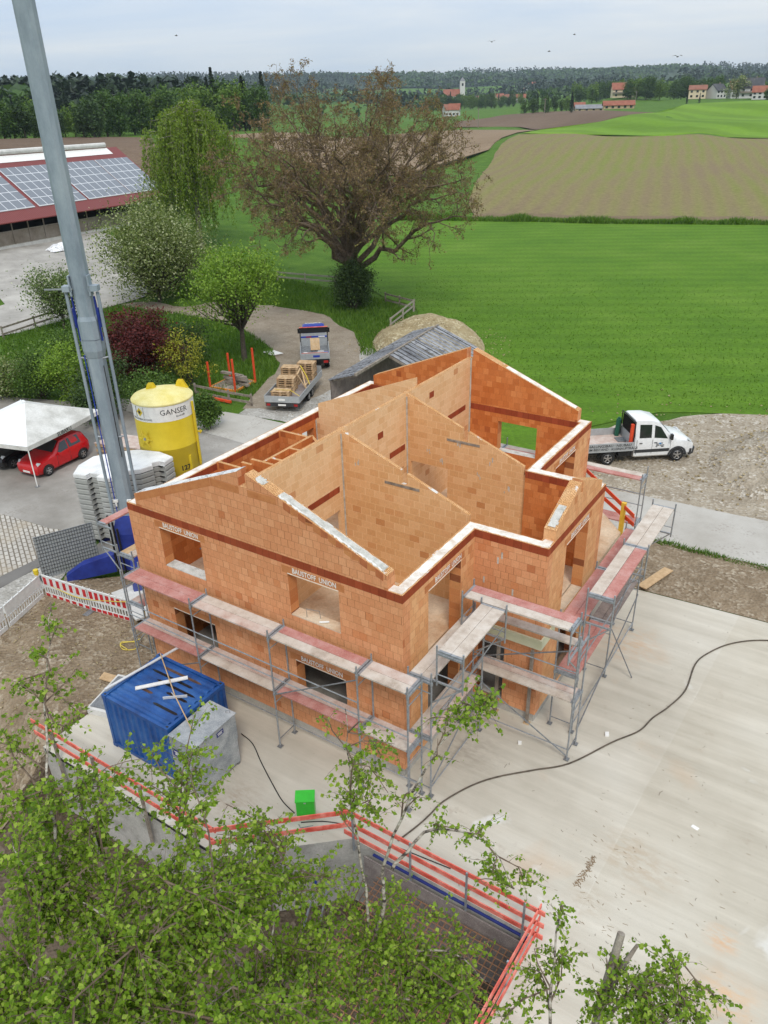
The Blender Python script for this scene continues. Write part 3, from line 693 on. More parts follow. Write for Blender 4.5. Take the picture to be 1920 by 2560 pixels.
def slabmat():
    m, t, b = newmat('yard_concrete', .88, 0, .2)
    co = coord(t)
    base = ramp(t, noise_(t, co, .22, 6, .6), [(.3,(.435,.395,.325)),(.5,(.515,.475,.40)),(.7,(.57,.535,.465))])
    st = noise_(t, coord(t,'Object',(.10,1.6,1),(0,0,R(7))), 1.1, 6, .7)      # trowel streaks
    base = mixc(t, 1.0, base, ramp(t, st, [(.3,(.84,.83,.81)),(.7,(1.08,1.08,1.08))]), 'MULTIPLY')
    base = mixc(t, math_(t,'MULTIPLY',ramp(t, noise_(t, co, .33, 5, .55), [(.60,(0,0,0)),(.76,(1,1,1))]),.45), base, (.50,.33,.20))   # clay dust
    base = mixc(t, math_(t,'MULTIPLY',ramp(t, noise_(t, co, .8, 7, .7), [(.62,(0,0,0)),(.72,(1,1,1))]),.5), base, (.34,.28,.215))
    base = mixc(t, math_(t,'MULTIPLY',ramp(t, noise_(t, co, .55, 4, .5, .8), [(.66,(0,0,0)),(.73,(1,1,1))]),.5), base, (.70,.70,.68))
    v = N(t, 'ShaderNodeTexVoronoi', i_Scale=3.6); LK(t, coord(t), v.inputs['Vector'])
    base = mixc(t, ramp(t, v.outputs['Distance'], [(.035,(.6,)*3),(.06,(0,0,0))]), base, (.22,.18,.14))                      # specks of debris
    sp_ = N(t, 'ShaderNodeSeparateXYZ'); LK(t, co, sp_.inputs[0])
    # pour joint: the part nearer the pit was cast later and is paler
    ln = math_(t, 'ADD', math_(t, 'MULTIPLY', sp_.outputs[0], SEAM[0]), math_(t, 'ADD', math_(t, 'MULTIPLY', sp_.outputs[1], SEAM[1]), SEAM[2]))
    base = mixc(t, 1.0, base, ramp(t, math_(t,'ADD',ln,.5), [(.49,(1.025,1.03,1.035)),(.51,(.98,.975,.96))]), 'MULTIPLY')
    base = mixc(t, math_(t,'MULTIPLY',math_(t,'MULTIPLY',math_(t,'LESS_THAN',math_(t,'ABSOLUTE',ln),.018),ramp(t,noise_(t,co,.7,4),[(.45,(0,0,0)),(.6,(1,1,1))])),.22), base, (.66,.64,.58))
    for px_, py_, rr, cc in ((8.9,-.3,.5,(.62,.33,.15)),(9.3,-1.7,.8,(.62,.36,.17)),(6.2,.85,.9,(.42,.33,.23)),(5.9,-1.0,.7,(.42,.35,.26)),(6.9,.6,1.1,(.44,.36,.27)),(3.6,9.6,1.6,(.54,.37,.24)),(-3.7,-3.3,1.2,(.36,.29,.22)),(1.2,1.9,1.3,(.34,.30,.25))):
        vd = N(t, 'ShaderNodeVectorMath', operation='DISTANCE'); LK(t, co, vd.inputs[0]); vd.inputs[1].default_value = (px_,py_,0)
        fa = math_(t, 'MULTIPLY', ramp(t, math_(t,'DIVIDE',vd.outputs['Value'],rr), [(0,(1,1,1)),(1,(0,0,0))]), ramp(t, noise_(t, coord(t,'Object',(1,2.4,1),(0,0,R(20))), 2.2, 6, .7), [(.42,(0,0,0)),(.6,(.75,)*3)]))
        base = mixc(t, fa, base, cc)
    f = noise_(t, co, 60, 3, .7)
    base = mixc(t, 1.0, base, ramp(t, f, [(.3,(.93,)*3),(.7,(1.05,)*3)]), 'MULTIPLY')
    LK(t, base, b.inputs['Base Color']); bump_(t, b, noise_(t, co, 9, 5), .12, .02); return m
def cobblemat():
    m, t, b = newmat('cobbles', .85, 0, .2)
    br = N(t, 'ShaderNodeTexBrick', i_Scale=1.0, i_Mortar_Size=.035, i_Mortar_Smooth=.3, i_Brick_Width=.42, i_Row_Height=.21)
    LK(t, coord(t,'Object',None,(0,0,R(28))), br.inputs['Vector'])
    br.inputs['Color1'].default_value = (.50,.47,.42,1); br.inputs['Color2'].default_value = (.40,.37,.33,1); br.inputs['Mortar'].default_value = (.16,.135,.105,1)
    col = mixc(t, ramp(t, noise_(t, coord(t), .35, 5), [(.5,(0,0,0)),(.68,(.85,)*3)]), br.outputs['Color'], (.36,.30,.22))
    LK(t, col, b.inputs['Base Color']); bump_(t, b, br.outputs['Fac'], -.5, .03); return m
def roadmat(name, a, b_, c):
    m, t, b = newmat(name, .9, 0, .15)
    co = coord(t)
    col = ramp(t, noise_(t, co, .4, 6, .65), [(.3,a),(.5,b_),(.7,c)])
    v = N(t, 'ShaderNodeTexVoronoi', i_Scale=7.0); LK(t, co, v.inputs['Vector'])
    col = mixc(t, math_(t,'MULTIPLY',ramp(t, noise_(t, co, .5, 4), [(.5,(0,0,0)),(.6,(1,1,1))]), ramp(t, v.outputs['Distance'], [(.25,(.5,)*3),(.45,(0,0,0))])), col, (.24,.21,.18))
    LK(t, col, b.inputs['Base Color']); bump_(t, b, noise_(t, co, 12, 5), .3, .03); return m
G = {}
G['grass'] = grassmat('rough_grass', (.050,.115,.012), (.072,.150,.016), (.100,.185,.024), .35, .4, flower=.35)
G['meadow'] = grassmat('mown_meadow', (.072,.158,.012), (.088,.182,.014), (.112,.208,.022), .10, .30, stripe=(R(62),.11,.06), flower=.12)
G['fieldA'] = stripefield('young_crop_field', R(-15), .085, (.205,.158,.092), (.210,.182,.082), (.185,.195,.058), (.155,.190,.045), .16)
G['crop'] = grassmat('green_crop', (.105,.200,.014), (.122,.225,.016), (.142,.245,.022), .012, .12, stripe=(R(-60),.010,.10), bump=.3)
G['headland'] = stripefield('headland_soil', R(70), .3, (.175,.130,.080), (.20,.152,.095), (.22,.175,.10), (.20,.19,.07), .08)
G['plough'] = stripefield('ploughed_soil', R(70), .05, (.135,.094,.066), (.155,.110,.078), (.175,.126,.090), (.20,.15,.11), .08)
G['plough2'] = stripefield('dry_soil', R(20), .05, (.215,.155,.10), (.245,.18,.118), (.275,.205,.14), (.30,.23,.155), .08)
G['far_green'] = grassmat('far_meadow', (.07,.14,.02), (.09,.17,.025), (.12,.20,.03), .01, .15, bump=.2)
G['dirt'] = gravel('site_dirt', (.17,.125,.080), (.28,.215,.145), (.46,.40,.31), 9, .75)
G['dirt_light'] = gravel('stony_ground', (.25,.205,.15), (.37,.315,.24), (.58,.54,.47), 8, .8)
G['gravel'] = gravel('pale_gravel', (.30,.28,.245), (.42,.40,.365), (.62,.60,.56), 9, .9)
G['lane'] = gravel('lane_gravel', (.225,.180,.13), (.31,.26,.20), (.43,.385,.32), 12, .5, .6)
G['road'] = roadmat('concrete_road', (.36,.335,.295), (.42,.395,.355), (.47,.45,.41))
G['asphalt'] = roadmat('asphalt', (.215,.198,.175), (.285,.265,.238), (.36,.34,.31))
G['asphalt_dark'] = roadmat('dark_asphalt', (.13,.12,.11), (.165,.155,.145), (.20,.19,.175))
G['farmyard'] = roadmat('farmyard_concrete', (.27,.255,.23), (.36,.34,.31), (.45,.43,.39))
G['cobble'] = cobblemat(); G['slab'] = slabmat()
G['mud'] = gravel('pit_mud', (.075,.055,.038), (.125,.095,.066), (.22,.18,.135), 8, .8)
G['heap'] = gravel('heap_gravel', (.25,.19,.10), (.37,.30,.175), (.56,.49,.34), 7, 1.0)

G['wood_floor'] = matn('wooded_ground', (.022,.040,.014), (.040,.062,.020), .02, .95)
struct(polar_ground().build('ground', G['grass'], uv=False, smooth=True))
# the concrete yard: a thick deck whose edges are the retaining walls
YARD = [(-10.3,-4.89),(-2.76,-4.89),(-.10,-2.57),(5.05,-2.57),(5.05,-14.5),(16,-14.5),(16,13.6),(7.7,13.5),(2.9,13.25),(-.5,13.2),(-10.3,.4)]
mb = MB(); mb.prism(YARD, -3.0, 0.0, 1, 0)
struct(mb.build('concrete_yard', [G['slab'], M['concrete']]))
zfun = lambda x, y: 0.0
sheet('pit_floor', [(-11.5,-4.2),(-2.8,-4.8),(-.2,-2.5),(5.0,-2.5),(5.0,-15),(-30,-15),(-30,-8),(-18,-8.0),(-13,-7.5)], G['mud'], .03, .6, lambda x,y: terr(x,y)+.10*noise.noise(Vector((x*.8,y*.8,7))), seed=12)
sheet('dirt', [(-17.9,-9),(-10.32,-9),(-10.32,.2),(-10.2,17.0),(-13.2,17.0),(-13.4,8.3),(-15,4.2),(-17.9,1.4)], G['dirt'], .006, .45, lambda x,y: terr(x,y)+.12*noise.noise(Vector((x*.6,y*.6,1)))+.04*noise.noise(Vector((x*2,y*2,3)))+.11, amp=.15, astep=.8, seed=2)
sheet('dirt', [(2.2,17.6),(1.2,14.6),(2.7,13.27),(7.6,13.52),(16,13.62),(40,13.8),(40,18.0)], G['dirt'], .01, .6, lambda x,y: terr(x,y)+.06+.08*noise.noise(Vector((x*.7,y*.7,4))) if 13.9<y<17.2 else terr(x,y), seed=3)
sheet('dirt', [(-10.4,14.05),(-.5,13.22),(2.6,13.30),(1.3,14.6),(2.2,17.5),(-13,17.2),(-13,12)], G['dirt_light'], .004, None, zfun)
sheet('asphalt_yard', [(-62,2.8),(-26,3.9),(-22.4,4.2),(-19.6,5.5),(-18.4,2.0),(-15.2,4.3),(-13.4,8.3),(-13.2,16.9),(-30.4,16.9),(-34,17.5),(-46,13.5),(-62,8)], G['asphalt'], .010, None, zfun, amp=.08)
sheet('cobbled_yard', [(-62,-6),(-20.62,-6),(-20.62,.4),(-20.5,2.3),(-19.7,5.4),(-22.4,4.2),(-26,3.9),(-62,2.8)], G['cobble'], .014, None, zfun)
sheet('asphalt_strip', [(-20.6,-6),(-19.75,-6),(-19.75,-.3),(-19.85,1.7),(-19.3,3.0),(-19.8,5.3),(-20.5,2.3),(-20.6,.4)], G['asphalt_dark'], .018, None, zfun)
sheet('gravel', [(-19.74,-6),(-17.7,-6),(-17.5,.4),(-18.3,1.9),(-19.3,2.9),(-19.8,1.7)], G['gravel'], .018, .8, zfun)
sheet('road', [(-30.4,16.9),(-13,16.7),(2.3,17.55),(40,18.0),(40,22.3),(5,21.8),(-2,21.5),(-20,20.6),(-24.6,20.4),(-31,19.6),(-37,17.8)], G['road'], .022, None, zfun, amp=.07, astep=.8, seed=4)
sheet('gravel', [(-25.2,20.4),(-13.5,20.95),(-14,30),(-18,40),(-26.4,37),(-25,30),(-26,25.0)], G['gravel'], .012, .9, zfun, amp=.3, seed=5)
sheet('gravel_lane', [(-25.6,21.2),(-23.5,22),(-22.4,28),(-24.2,33.2),(-26.3,36.0),(-30,40.5),(-36.4,44.6),(-43.4,45.3),(-50,43.6),(-58,42.0),(-58,38.0),(-47.3,38.2),(-44,38.0),(-38.5,36.2),(-33,33.0),(-29.5,29.6),(-27.6,25.4)], G['lane'], .016, 1.2, zfun, amp=.28, astep=.9, seed=6)
sheet('stony_ground', [(-3.5,21.4),(-2,21.5),(40,22.3),(40,35.5),(20,37),(8.5,38.0),(3.5,37.6),(-.5,33.6),(-3.5,30.5),(-5.2,27),(-4.6,23.5)], G['dirt_light'], .014, 1.0, zfun, amp=.5, seed=7)
sheet('farmyard', [(-96.3,49.6),(-98.5,54.8),(-89.2,61.2),(-80,57.1),(-66,49),(-58,42.0),(-58,38),(-57.3,26.3),(-59.5,20),(-66,20),(-67.5,31.6),(-75,34.5),(-88,44)], G['farmyard'], .03, 3.0, amp=.3, astep=2, seed=8)
sheet('meadow', [(-30,51),(-24.5,41.5),(-13,22),(-5.4,22.4),(-5.0,29),(-2,33.6),(8.5,38.6),(45,38),(75,100),(45,133),(-9.9,122.5),(-33,114.5),(-52,110),(-66,104),(-58,76),(-46,62),(-36,54)], G['meadow'], .02, 3.0, amp=.4, astep=2, seed=9)
sheet('crop_field', [(-53.8,111.0),(-33.2,115.6),(-9.8,123.5),(45,134),(95,150),(75,320),(-42,315.4),(-86.2,311.1),(-129.7,296.7),(-102.3,219.3),(-80.8,166),(-64.7,129)], G['fieldA'], .06, 7.0, amp=.5, astep=4, seed=10)
sheet('field_headland', [(-54,111.2),(-33.2,115.8),(-9.8,123.7),(45,134.2),(95,150),(92,160),(44,144),(-11,131),(-35,122.5),(-57,117)], G['headland'], .10, 5.0, amp=1.2, astep=3, seed=20)
sheet('green_field', [(-132.6,304.7),(-87.2,314.6),(-42.5,318.5),(75,324),(230,420),(160,560),(-74,520),(-119,510),(-111.8,421.5),(-123,371.7),(-144.7,354)], G['crop'], .12, 12.0, seed=11)
sheet('ploughed_field', [(-204,381.8),(-167.8,383.6),(-146,353),(-124,371.5),(-112.5,421),(-153,458),(-217,526),(-215,402)], G['plough'], .14, 10.0)
sheet('bare_field', [(-194,365),(-146,352),(-138,314),(-122,265),(-106,222),(-96.6,156),(-105,140),(-121,141),(-150,153),(-175,240)], G['plough2'], .12, 7.0)
sheet('ploughed_field', [(-182,60),(-137,62),(-120,92),(-126,112),(-140,120),(-170,146),(-200,150)], G['plough'], .1, 5.0)

def sector(a0, a1, d0, d1, n=26):
    f = lambda a, d: (CAM.x-math.sin(a)*d, CAM.y+math.cos(a)*d)
    return [f(a0+(a1-a0)*k/n, d0*(1+.10*math.sin(k*1.7))) for k in range(n+1)]+[f(a1+(a0-a1)*k/n, d1) for k in range(n+1)]
sheet('wooded_hills', sector(R(72),R(-4),2150,5200), G['wood_floor'], 2.6, 150.0)
# ---------------------------------------------------------------- scaffolds
TR = .026
def scaffold(label, p, a, o, stations, levels, off, post_top, raised=None, rails=(), braces=(), group='steel scaffolds round the house', top_rails=(), name='scaffold', base_z=0.0):
    """p: point on the wall line; a: unit along; o: unit away from the wall; off: (inner, outer) distance from the wall;
    levels: list of (z, [material per bay per plank])"""
    p, a, o = Vector((*p,0)), Vector((*a,0)), Vector((*o,0)); up = Vector((0,0,1))
    th = thing(name, label, 'scaffold', tuple(p + a*stations[0] + o*off[0]), 0, group)
    P = lambda s, d, z: p + a*s + o*d + up*z
    for s in stations:
        for d in off:
            mb = MB(); mb.tube([P(s,d,base_z+.05), P(s,d,post_top + (.0 if d == off[0] else .06))], TR, 7)
            for z, _ in levels:
                mb.tube([P(s,d,z-.14), P(s,d,z-.04)], TR*1.6, 7)
            mb.build('post', M['galv'], th, smooth=60)
            MB().obox(P(s,d,base_z+.03), a*.075, o*.075, up*.008).tube([P(s,d,base_z+.02),P(s,d,base_z+.3)], .019, 6).build('base_plate', M['galv_dark'], th)
        for z, _ in levels:
            mb = MB(); mb.beam(P(s,off[0],z-.085), P(s,off[1],z-.085), .05, .06)
            mb.tube([P(s,off[0],z-.42), P(s,off[1],z-.42)], .017, 6)
            mb.build('transom', M['galv'], th)
        MB().tube([P(s,off[0],base_z+.32), P(s,off[1],base_z+.32)], .017, 6).build('transom', M['galv_dark'], th)
    w = (off[1]-off[0]-.05)/2
    for z, mats in levels:
        for i in range(len(stations)-1):
            s0, s1 = stations[i]+.02, stations[i+1]-.02
            for q in range(2):
                m = mats[(2*i+q) % len(mats)]
                if m is None: continue
                c = off[0]+.025 + w*(q+.5)
                mb = MB(); mb.beam(P(s0+.07,c,z-.03), P(s1-.07,c,z-.03), w-.012, .05, mi=0)
                for e0, e1 in ((s0,s0+.07),(s1-.07,s1)): mb.beam(P(e0,c,z-.03), P(e1,c,z-.03), w-.012, .054, mi=1)
                mb.build('deck_plank', [M[m], M['galv']], th)
    if raised:
        z, st, (d0, d1), mats = raised
        w = (d1-d0-.04)/2
        for s in st:
            for d in (d0, d1): MB().tube([P(s,d,z-1.12), P(s,d,z+.16)], TR, 7).build('console_post', M['galv'], th, smooth=60)
            mb = MB(); mb.beam(P(s,d0,z-.085), P(s,d1,z-.085), .05, .06); mb.beam(P(s,off[1],z-1.0), P(s,d1,z-1.0), .05, .05)
            mb.tube([P(s,d0,z-.75), P(s,d1,z-.75)], .018, 6)
            mb.tube([P(s,off[1],z-1.75), P(s,d1-.05,z-1.02)], .022, 6)
            mb.build('console', M['galv'], th)
        for i in range(len(st)-1):
            for q in range(2):
                m = mats[(2*i+q) % len(mats)]
                if m is None: continue
                c = d0+.02+w*(q+.5); s0, s1 = st[i]+.015, st[i+1]-.015
                mb = MB(); mb.beam(P(s0+.07,c,z-.03), P(s1-.07,c,z-.03), w-.012, .05)
                for e0, e1 in ((s0,s0+.07),(s1-.07,s1)): mb.beam(P(e0,c,z-.03), P(e1,c,z-.03), w-.012, .054, mi=1)
                mb.build('deck_plank', [M[m], M['galv']], th)
    for i0, i1, d, z in rails:
        MB().tube([P(stations[i0],d,z), P(stations[i1],d,z)], .021, 6).build('guard_rail', M['galv'], th)
    for s0, z0, d0, s1, z1, d1 in braces:
        MB().tube([P(s0,d0,z0), P(s1,d1,z1)], .021, 6).build('brace', M['galv_dark'], th)
    return th
RD, GR, MX, DK = 'plank_red', 'plank_grey', 'plank_mix', 'plank_dark'
FO = (.27, .98)
scaffold('long grey steel scaffold with two plank decks along the front gable wall', (0,0), (1,0), (0,-1), [-10.12,-7.03,-3.93,-.86,.72],
    [(2.2,[MX,RD, MX,GR, MX,RD, MX,GR]), (4.2,[RD,RD, GR,MX, RD,GR, MX,GR])], FO, 4.38,
    rails=[(0,1,.98,2.75),(1,2,.98,2.75),(2,3,.98,2.75),(3,4,.98,2.75),(0,1,.98,3.2),(1,2,.98,3.2),(2,3,.98,3.2),(0,1,.27,.34),(1,2,.27,.34),(2,3,.27,.34),(3,4,.27,.34)],
    braces=[(-3.93,2.1,1.0,-.86,4.0,1.0),(-10.12,.4,1.0,-7.03,2.0,1.0)])
scaffold('short grey scaffold at the near house corner with a raised plank deck', (0,0), (0,1), (1,0), [-.22,2.85],
    [(2.2,[GR,MX]), (4.2,[GR,GR])], (.28,.99), 4.4, raised=(5.2,[-.14,2.38],(1.10,1.86),[GR,GR]),
    rails=[(0,1,.99,2.8),(0,1,.99,3.25),(0,1,.99,.35)], braces=[(-.22,.5,1.0,2.85,2.0,1.0),(-.22,2.6,1.0,2.38,4.6,1.8)])
scaffold('grey scaffold with red and pale planks across the inner corner of the bay', (0,3.98), (1,0), (0,-1), [.55,3.76],
    [(2.2,[MX,GR]), (4.2,[None,GR])], (.13,.86), 4.5, raised=(5.2,[.50,3.72],(.88,1.60),[RD,GR]),
    rails=[(0,1,.86,2.75),(0,1,.86,3.3),(0,1,.86,.4)], braces=[(.55,1.9,.88,3.76,.15,.88),(.55,2.6,.88,3.76,4.1,.88)])
scaffold('grey scaffold with pink planks beside the bay and a pale raised deck reaching past it', (2.3,0), (0,1), (1,0), [4.28,7.38,10.45],
    [(2.2,[RD,RD, DK,DK]), (4.2,[RD,RD, RD,RD])], (.45,1.17), 4.4, raised=(5.2,[4.32,7.55,10.72],(1.16,1.92),[GR,RD, GR,GR]),
    rails=[(0,1,1.17,2.75),(1,2,1.17,2.75),(0,2,1.17,.35)], braces=[(10.45,1.6,1.2,4.4,.1,1.3),(7.38,2.0,1.2,7.75,.05,2.0),(7.38,2.2,1.2,10.45,4.1,1.2)])
scaffold('grey scaffold behind the house with red planks showing beyond the back gable', (0,14.05), (1,0), (0,1), [-7.1,-4.0,-.95,2.12],
    [(2.2,[RD,RD]), (4.2,[RD,GR])], (.40,1.12), 4.45, rails=[(2,3,1.12,2.75),(2,3,1.12,3.25),(1,2,1.12,3.25),(2,3,1.12,.35)])
scaffold('grey scaffold along the left wall next to the crane with short pink and brown planks', (-10.43,0), (0,1), (-1,0), [.02,3.1,6.2,9.25,12.3],
    [(2.2,[RD,MX]), (4.2,[GR,'wood'])], (.32,1.04), 4.45, raised=(5.2,[-.02,3.1,6.2],(1.06,1.80),[None,RD,None,RD]),
    rails=[(0,4,1.04,3.25),(0,4,1.04,2.75)], braces=[(.02,.3,1.06,3.1,2.0,1.06)])
# timber props under the bay's slab edge
for lab, x in (('brown timber prop nearer the outer corner of the bay',2.12),('brown timber prop near the inner corner of the bay',1.02)):
    t = thing('timber_prop', lab, 'prop', (x,3.93,0), 0, 'timber props at the bay')
    MB().box(x-.045,x+.045,3.89,3.98,.02,2.88).build('post', M['wood_old'], t)
    MB().box(x-.1,x+.1,3.85,4.02,0,.02).build('foot', M['wood'], t)
# guard at the chamfered balcony edge
t = thing('balcony_guard', 'orange red guard boards on a yellow timber post at the balcony edge', 'guard rail', (2.2,11.9,3.2))
MB().box(2.12,2.28,11.86,12.0,2.7,4.35).build('post', M['formwork_yellow'], t)
for z, q0, q1 in ((4.2,(-.05,14.25),(2.75,11.35)),(3.72,(.6,13.6),(2.72,11.6))):
    MB().beam((*q0,z),(*q1,z),.035,.16).build('board', M['orange_red'], t)
MB().beam((.1,14.0,3.0),(2.2,11.85,3.0),.04,.18).build('board', M['wood'], t)
# ---------------------------------------------------------------- tower crane
CX, CY = -15.68, 3.75
crane = thing('tower_crane', 'tall grey crane mast rising out of the picture on a blue base', 'crane', (CX,CY,0))
rv = Vector((.832,.554,0)); fv = Vector((-.554,.832,0)); UP = Vector((0,0,1))
def octa(c, r, z, cut=.42):
    out = []
    for sx, sy in ((1,-1),(1,1),(-1,1),(-1,-1)):
        k = r*cut
        a = (sx*r, sy*(r-k)); b = (sx*(r-k), sy*r)
        for q in ((a,b) if sx*sy > 0 else (b,a)): out.append(q)
    return [Vector((c[0],c[1],z)) + rv*x + fv*y for x, y in out]
def mastseg(name, z0, z1, r, mat=None, extra=()):
    mb = MB(); mb.loft([octa((CX,CY),r,z) for z in (z0,z1)]); return mb.build(name, mat or M['mast'], crane)
ms = mastseg('lower_mast', 1.2, 9.7, .295)
mb = MB(); mb.loft([octa((CX,CY),.31,9.5),octa((CX,CY),.36,9.75),octa((CX,CY),.36,10.15)]); mb.loft([octa((CX,CY),.345,10.17),octa((CX,CY),.345,10.85),octa((CX,CY),.30,11.0)])
mb.build('collar', M['mast'], crane)
mastseg('upper_mast', 10.9, 27.0, .292)
for s in (-1, 1):
    q = Vector((CX,CY,0)) + rv*s*.56 + fv*-.12
    MB().tube([q + UP*2.6, q + UP*11.85], .062, 8).build('side_strut', M['mast'], crane, smooth=60)
    MB().obox(q - rv*s*.10 + UP*12.0, rv*.17, fv*.16, UP*.10).obox(q - rv*s*.22 + UP*12.1, rv*.03, fv*.16, UP*.35).build('strut_bracket', M['mast'], crane)
    b = Vector((CX,CY,0)) + rv*s*.40 - fv*.1
    MB().tube([b+UP*10.1, b+UP*11.7], .04, 6).tube([b+rv*s*.04+UP*10.6, b+rv*s*.04+UP*11.3], .055, 6).build('hydraulic_rod', M['blue_steel'], crane)
    for z in (6.3, 9.45):
        MB().tube([Vector((CX,CY,z))+rv*s*.28-fv*.15, Vector((CX,CY,z+.05))+rv*s*.56-fv*.12], .035, 6).build('clamp', M['galv'], crane)
    c = Vector((CX,CY,3.6))+rv*s*.27-fv*.32
    MB().obox(c, rv*.09, fv*.04, UP*.05).obox(c-UP*.13, rv*.03, fv*.04, UP*.09).build('clamp', M['white_paint'], crane)
MB().obox(Vector((CX,CY,12.0))-rv*.75-fv*.25, rv*.5, fv*.02, UP*.025).build('arm', M['galv'], crane)
MB().tube([Vector((CX,CY,z))-rv*.34-fv*.22 for z in (1.5,4,7,9.6)], .022, 5).build('cable', M['truck_blue'], crane)
MB().tube([Vector((CX,CY,z))+rv*.31-fv*.25 for z in (5.5,7.2,9.2)], .016, 5).build('cable', M['black'], crane)
mb = MB(); mb.loft([octa((CX,CY),.62,.5,.2),octa((CX,CY),.62,2.2,.2),octa((CX,CY),.40,2.9,.3)]); mb.build('base_column', M['blue_steel'], crane)
for dx, dy in ((-.75,-.82),(.75,-.66),(.5,1.0),(-1.0,.55)):
    d = Vector((dx,dy,0)).normalized(); n = Vector((-d.y,d.x,0)); c = Vector((CX,CY,0))
    L = 2.9 if dx < 0 and dy < 0 else 2.2
    rings = []
    for f, w, z0, z1 in ((.3,.28,.35,1.15),(.75,.24,.22,.85),(1.0,.2,.18,.42)):
        q = c + d*L*f; rings.append([q-n*w+UP*z0, q+n*w+UP*z0, q+n*w*.8+UP*z1, q-n*w*.8+UP*z1])
    MB().loft(rings).build('outrigger', M['blue_steel'], crane)
    q = c + d*L*.95; MB().obox(q+UP*.1, d*.3, n*.3, UP*.09).build('pad', M['wood_old'], crane)
mb = MB()
for k in range(3): 
    q = Vector((CX-.35+.3*k, CY-.75-.05*k, 0)); mb.tube([q+UP*.3, q+UP*(3.0-.2*k)], .05, 6)
mb.build('hose_bundle', M['black'], crane)
# counterweight slabs, stacked behind the mast
BPL = [(-19.60,4.20),(-18.95,4.37),(-18.98,4.62),(-18.45,4.76),(-18.42,4.52),(-17.85,4.66),(-17.62,5.2),(-17.72,5.6),(-17.34,6.0),(-17.2,6.6),(-17.42,6.75),(-17.28,7.05),(-17.0,7.1),(-17.15,7.75),(-18.1,7.85),(-19.2,7.5),(-19.95,6.7),(-20.38,5.9),(-20.15,4.9)]
ORDW = ['bottom','second lowest','third lowest','fourth lowest','fifth lowest','sixth lowest','middle','sixth highest','fifth highest','fourth highest','third highest','second highest','top']
M['ballast'] = matn('ballast_concrete', (.33,.33,.31), (.41,.41,.385), 2.5, .85, fine=.12)
M['ballast_top'] = matn('ballast_white', (.62,.62,.61), (.74,.74,.73), 1.5, .7, c3=(.80,.80,.79), fine=.1)
cxm = sum(x for x,y in BPL)/len(BPL); cym = sum(y for x,y in BPL)/len(BPL)
for i in range(13):
    z0 = .30 + i*.253
    sh = lambda k: [(cxm+(x-cxm)*k, cym+(y-cym)*k) for x,y in BPL]
    mb = MB(); mb.prism(sh(.94), z0-.012, z0+.03, 1); mb.loft([[(x,y,z0+.025) for x,y in sh(.985)],[(x,y,z0+.05) for x,y in sh(1.0)],[(x,y,z0+.205) for x,y in sh(1.0)],[(x,y,z0+.235) for x,y in sh(.985)]], cap=False); mb.prism(sh(.985), z0+.02, z0+.026); mb.prism(sh(.985), z0+.23, z0+.241)
    o = mb.build('ballast_block', [M['ballast_top'] if i == 12 else M['ballast'], M['dark']], loc=(cxm,cym,z0))
    tag(o, f'{ORDW[i]} grey concrete counterweight slab in the stack behind the crane mast', 'counterweight', 'crane counterweight slabs')
t = thing('ballast_skid', 'grey and blue steel frame under the crane counterweight stack', 'frame', (cxm,cym,0))
MB().beam((-19.4,4.6,.15),(-17.6,7.6,.15),.3,.28).beam((-18.2,4.8,.15),(-19.6,6.9,.15),.3,.28).build('beam', M['blue_steel'], t)
# ---------------------------------------------------------------- silo
SX, SY, SR = -19.0, 9.26, 1.40
silo = thing('mortar_silo', 'yellow cylindrical mortar silo with a white band behind the house', 'silo', (SX,SY,0))
def cyl_ring(r, z, n=48): return [(SX+r*math.cos(2*math.pi*k/n), SY+r*math.sin(2*math.pi*k/n), z) for k in range(n)]
MB().loft([cyl_ring(.35,.9),cyl_ring(SR,2.2),cyl_ring(SR,3.45),cyl_ring(SR+.012,3.47),cyl_ring(SR+.012,3.5),cyl_ring(SR,3.52),cyl_ring(SR,5.66)]).build('body', M['yellow'], silo, smooth=50)
MB().loft([cyl_ring(SR+.004,4.88),cyl_ring(SR+.004,5.62)], cap=False).build('white_band', M['white_paint'], silo, smooth=50)
MB().loft([cyl_ring(SR+.03,5.64),cyl_ring(SR+.03,5.70),cyl_ring(SR-.06,5.80),cyl_ring(SR*.6,5.95),cyl_ring(SR*.2,6.02)]).build('lid', M['yellow_dusty'], silo, smooth=40)
for q in ((-.55,.3),(.75,.72)):
    c = Vector((SX,SY,5.8)) + rv*q[0] + fv*q[1]
    mb = MB()
    for s in (-1,1): mb.add([c+fv*s*.09+rv*-.3, c+fv*s*.09+rv*.35, c+fv*s*.09+rv*.12+UP*.42, c+fv*s*.09+rv*-.12+UP*.42, c+fv*(s*.09+.03)+rv*-.3, c+fv*(s*.09+.03)+rv*.35, c+fv*(s*.09+.03)+rv*.12+UP*.42, c+fv*(s*.09+.03)+rv*-.12+UP*.42], [(0,1,2,3),(7,6,5,4),(1,5,6,2),(2,6,7,3),(3,7,4,0)])
    mb.tube([c+fv*-.12+UP*.3, c+fv*.15+UP*.3], .04, 8)
    mb.build('lifting_eye', M['yellow'], silo)
for s in (-1,1):
    for s2 in (-1,1):
        c = Vector((SX,SY,0)) + rv*s*1.1 + fv*s2*.85
        MB().obox(c+UP*1.5, rv*.07, fv*.07, UP*1.5).build('leg', M['yellow'], silo)
def oncyl(ob, ang, z, r):
    """wrap a flat mesh (x along, y up) round the silo at compass angle ang from the camera side"""
    me = ob.data
    for v in me.vertices:
        x, y, zz = v.co; th = ang + x/r
        d = rv*math.sin(th) - fv*math.cos(th)
        p = Vector((SX,SY,0)) + d*(r+zz) ; v.co = (p.x-SX, p.y-SY, z+y)
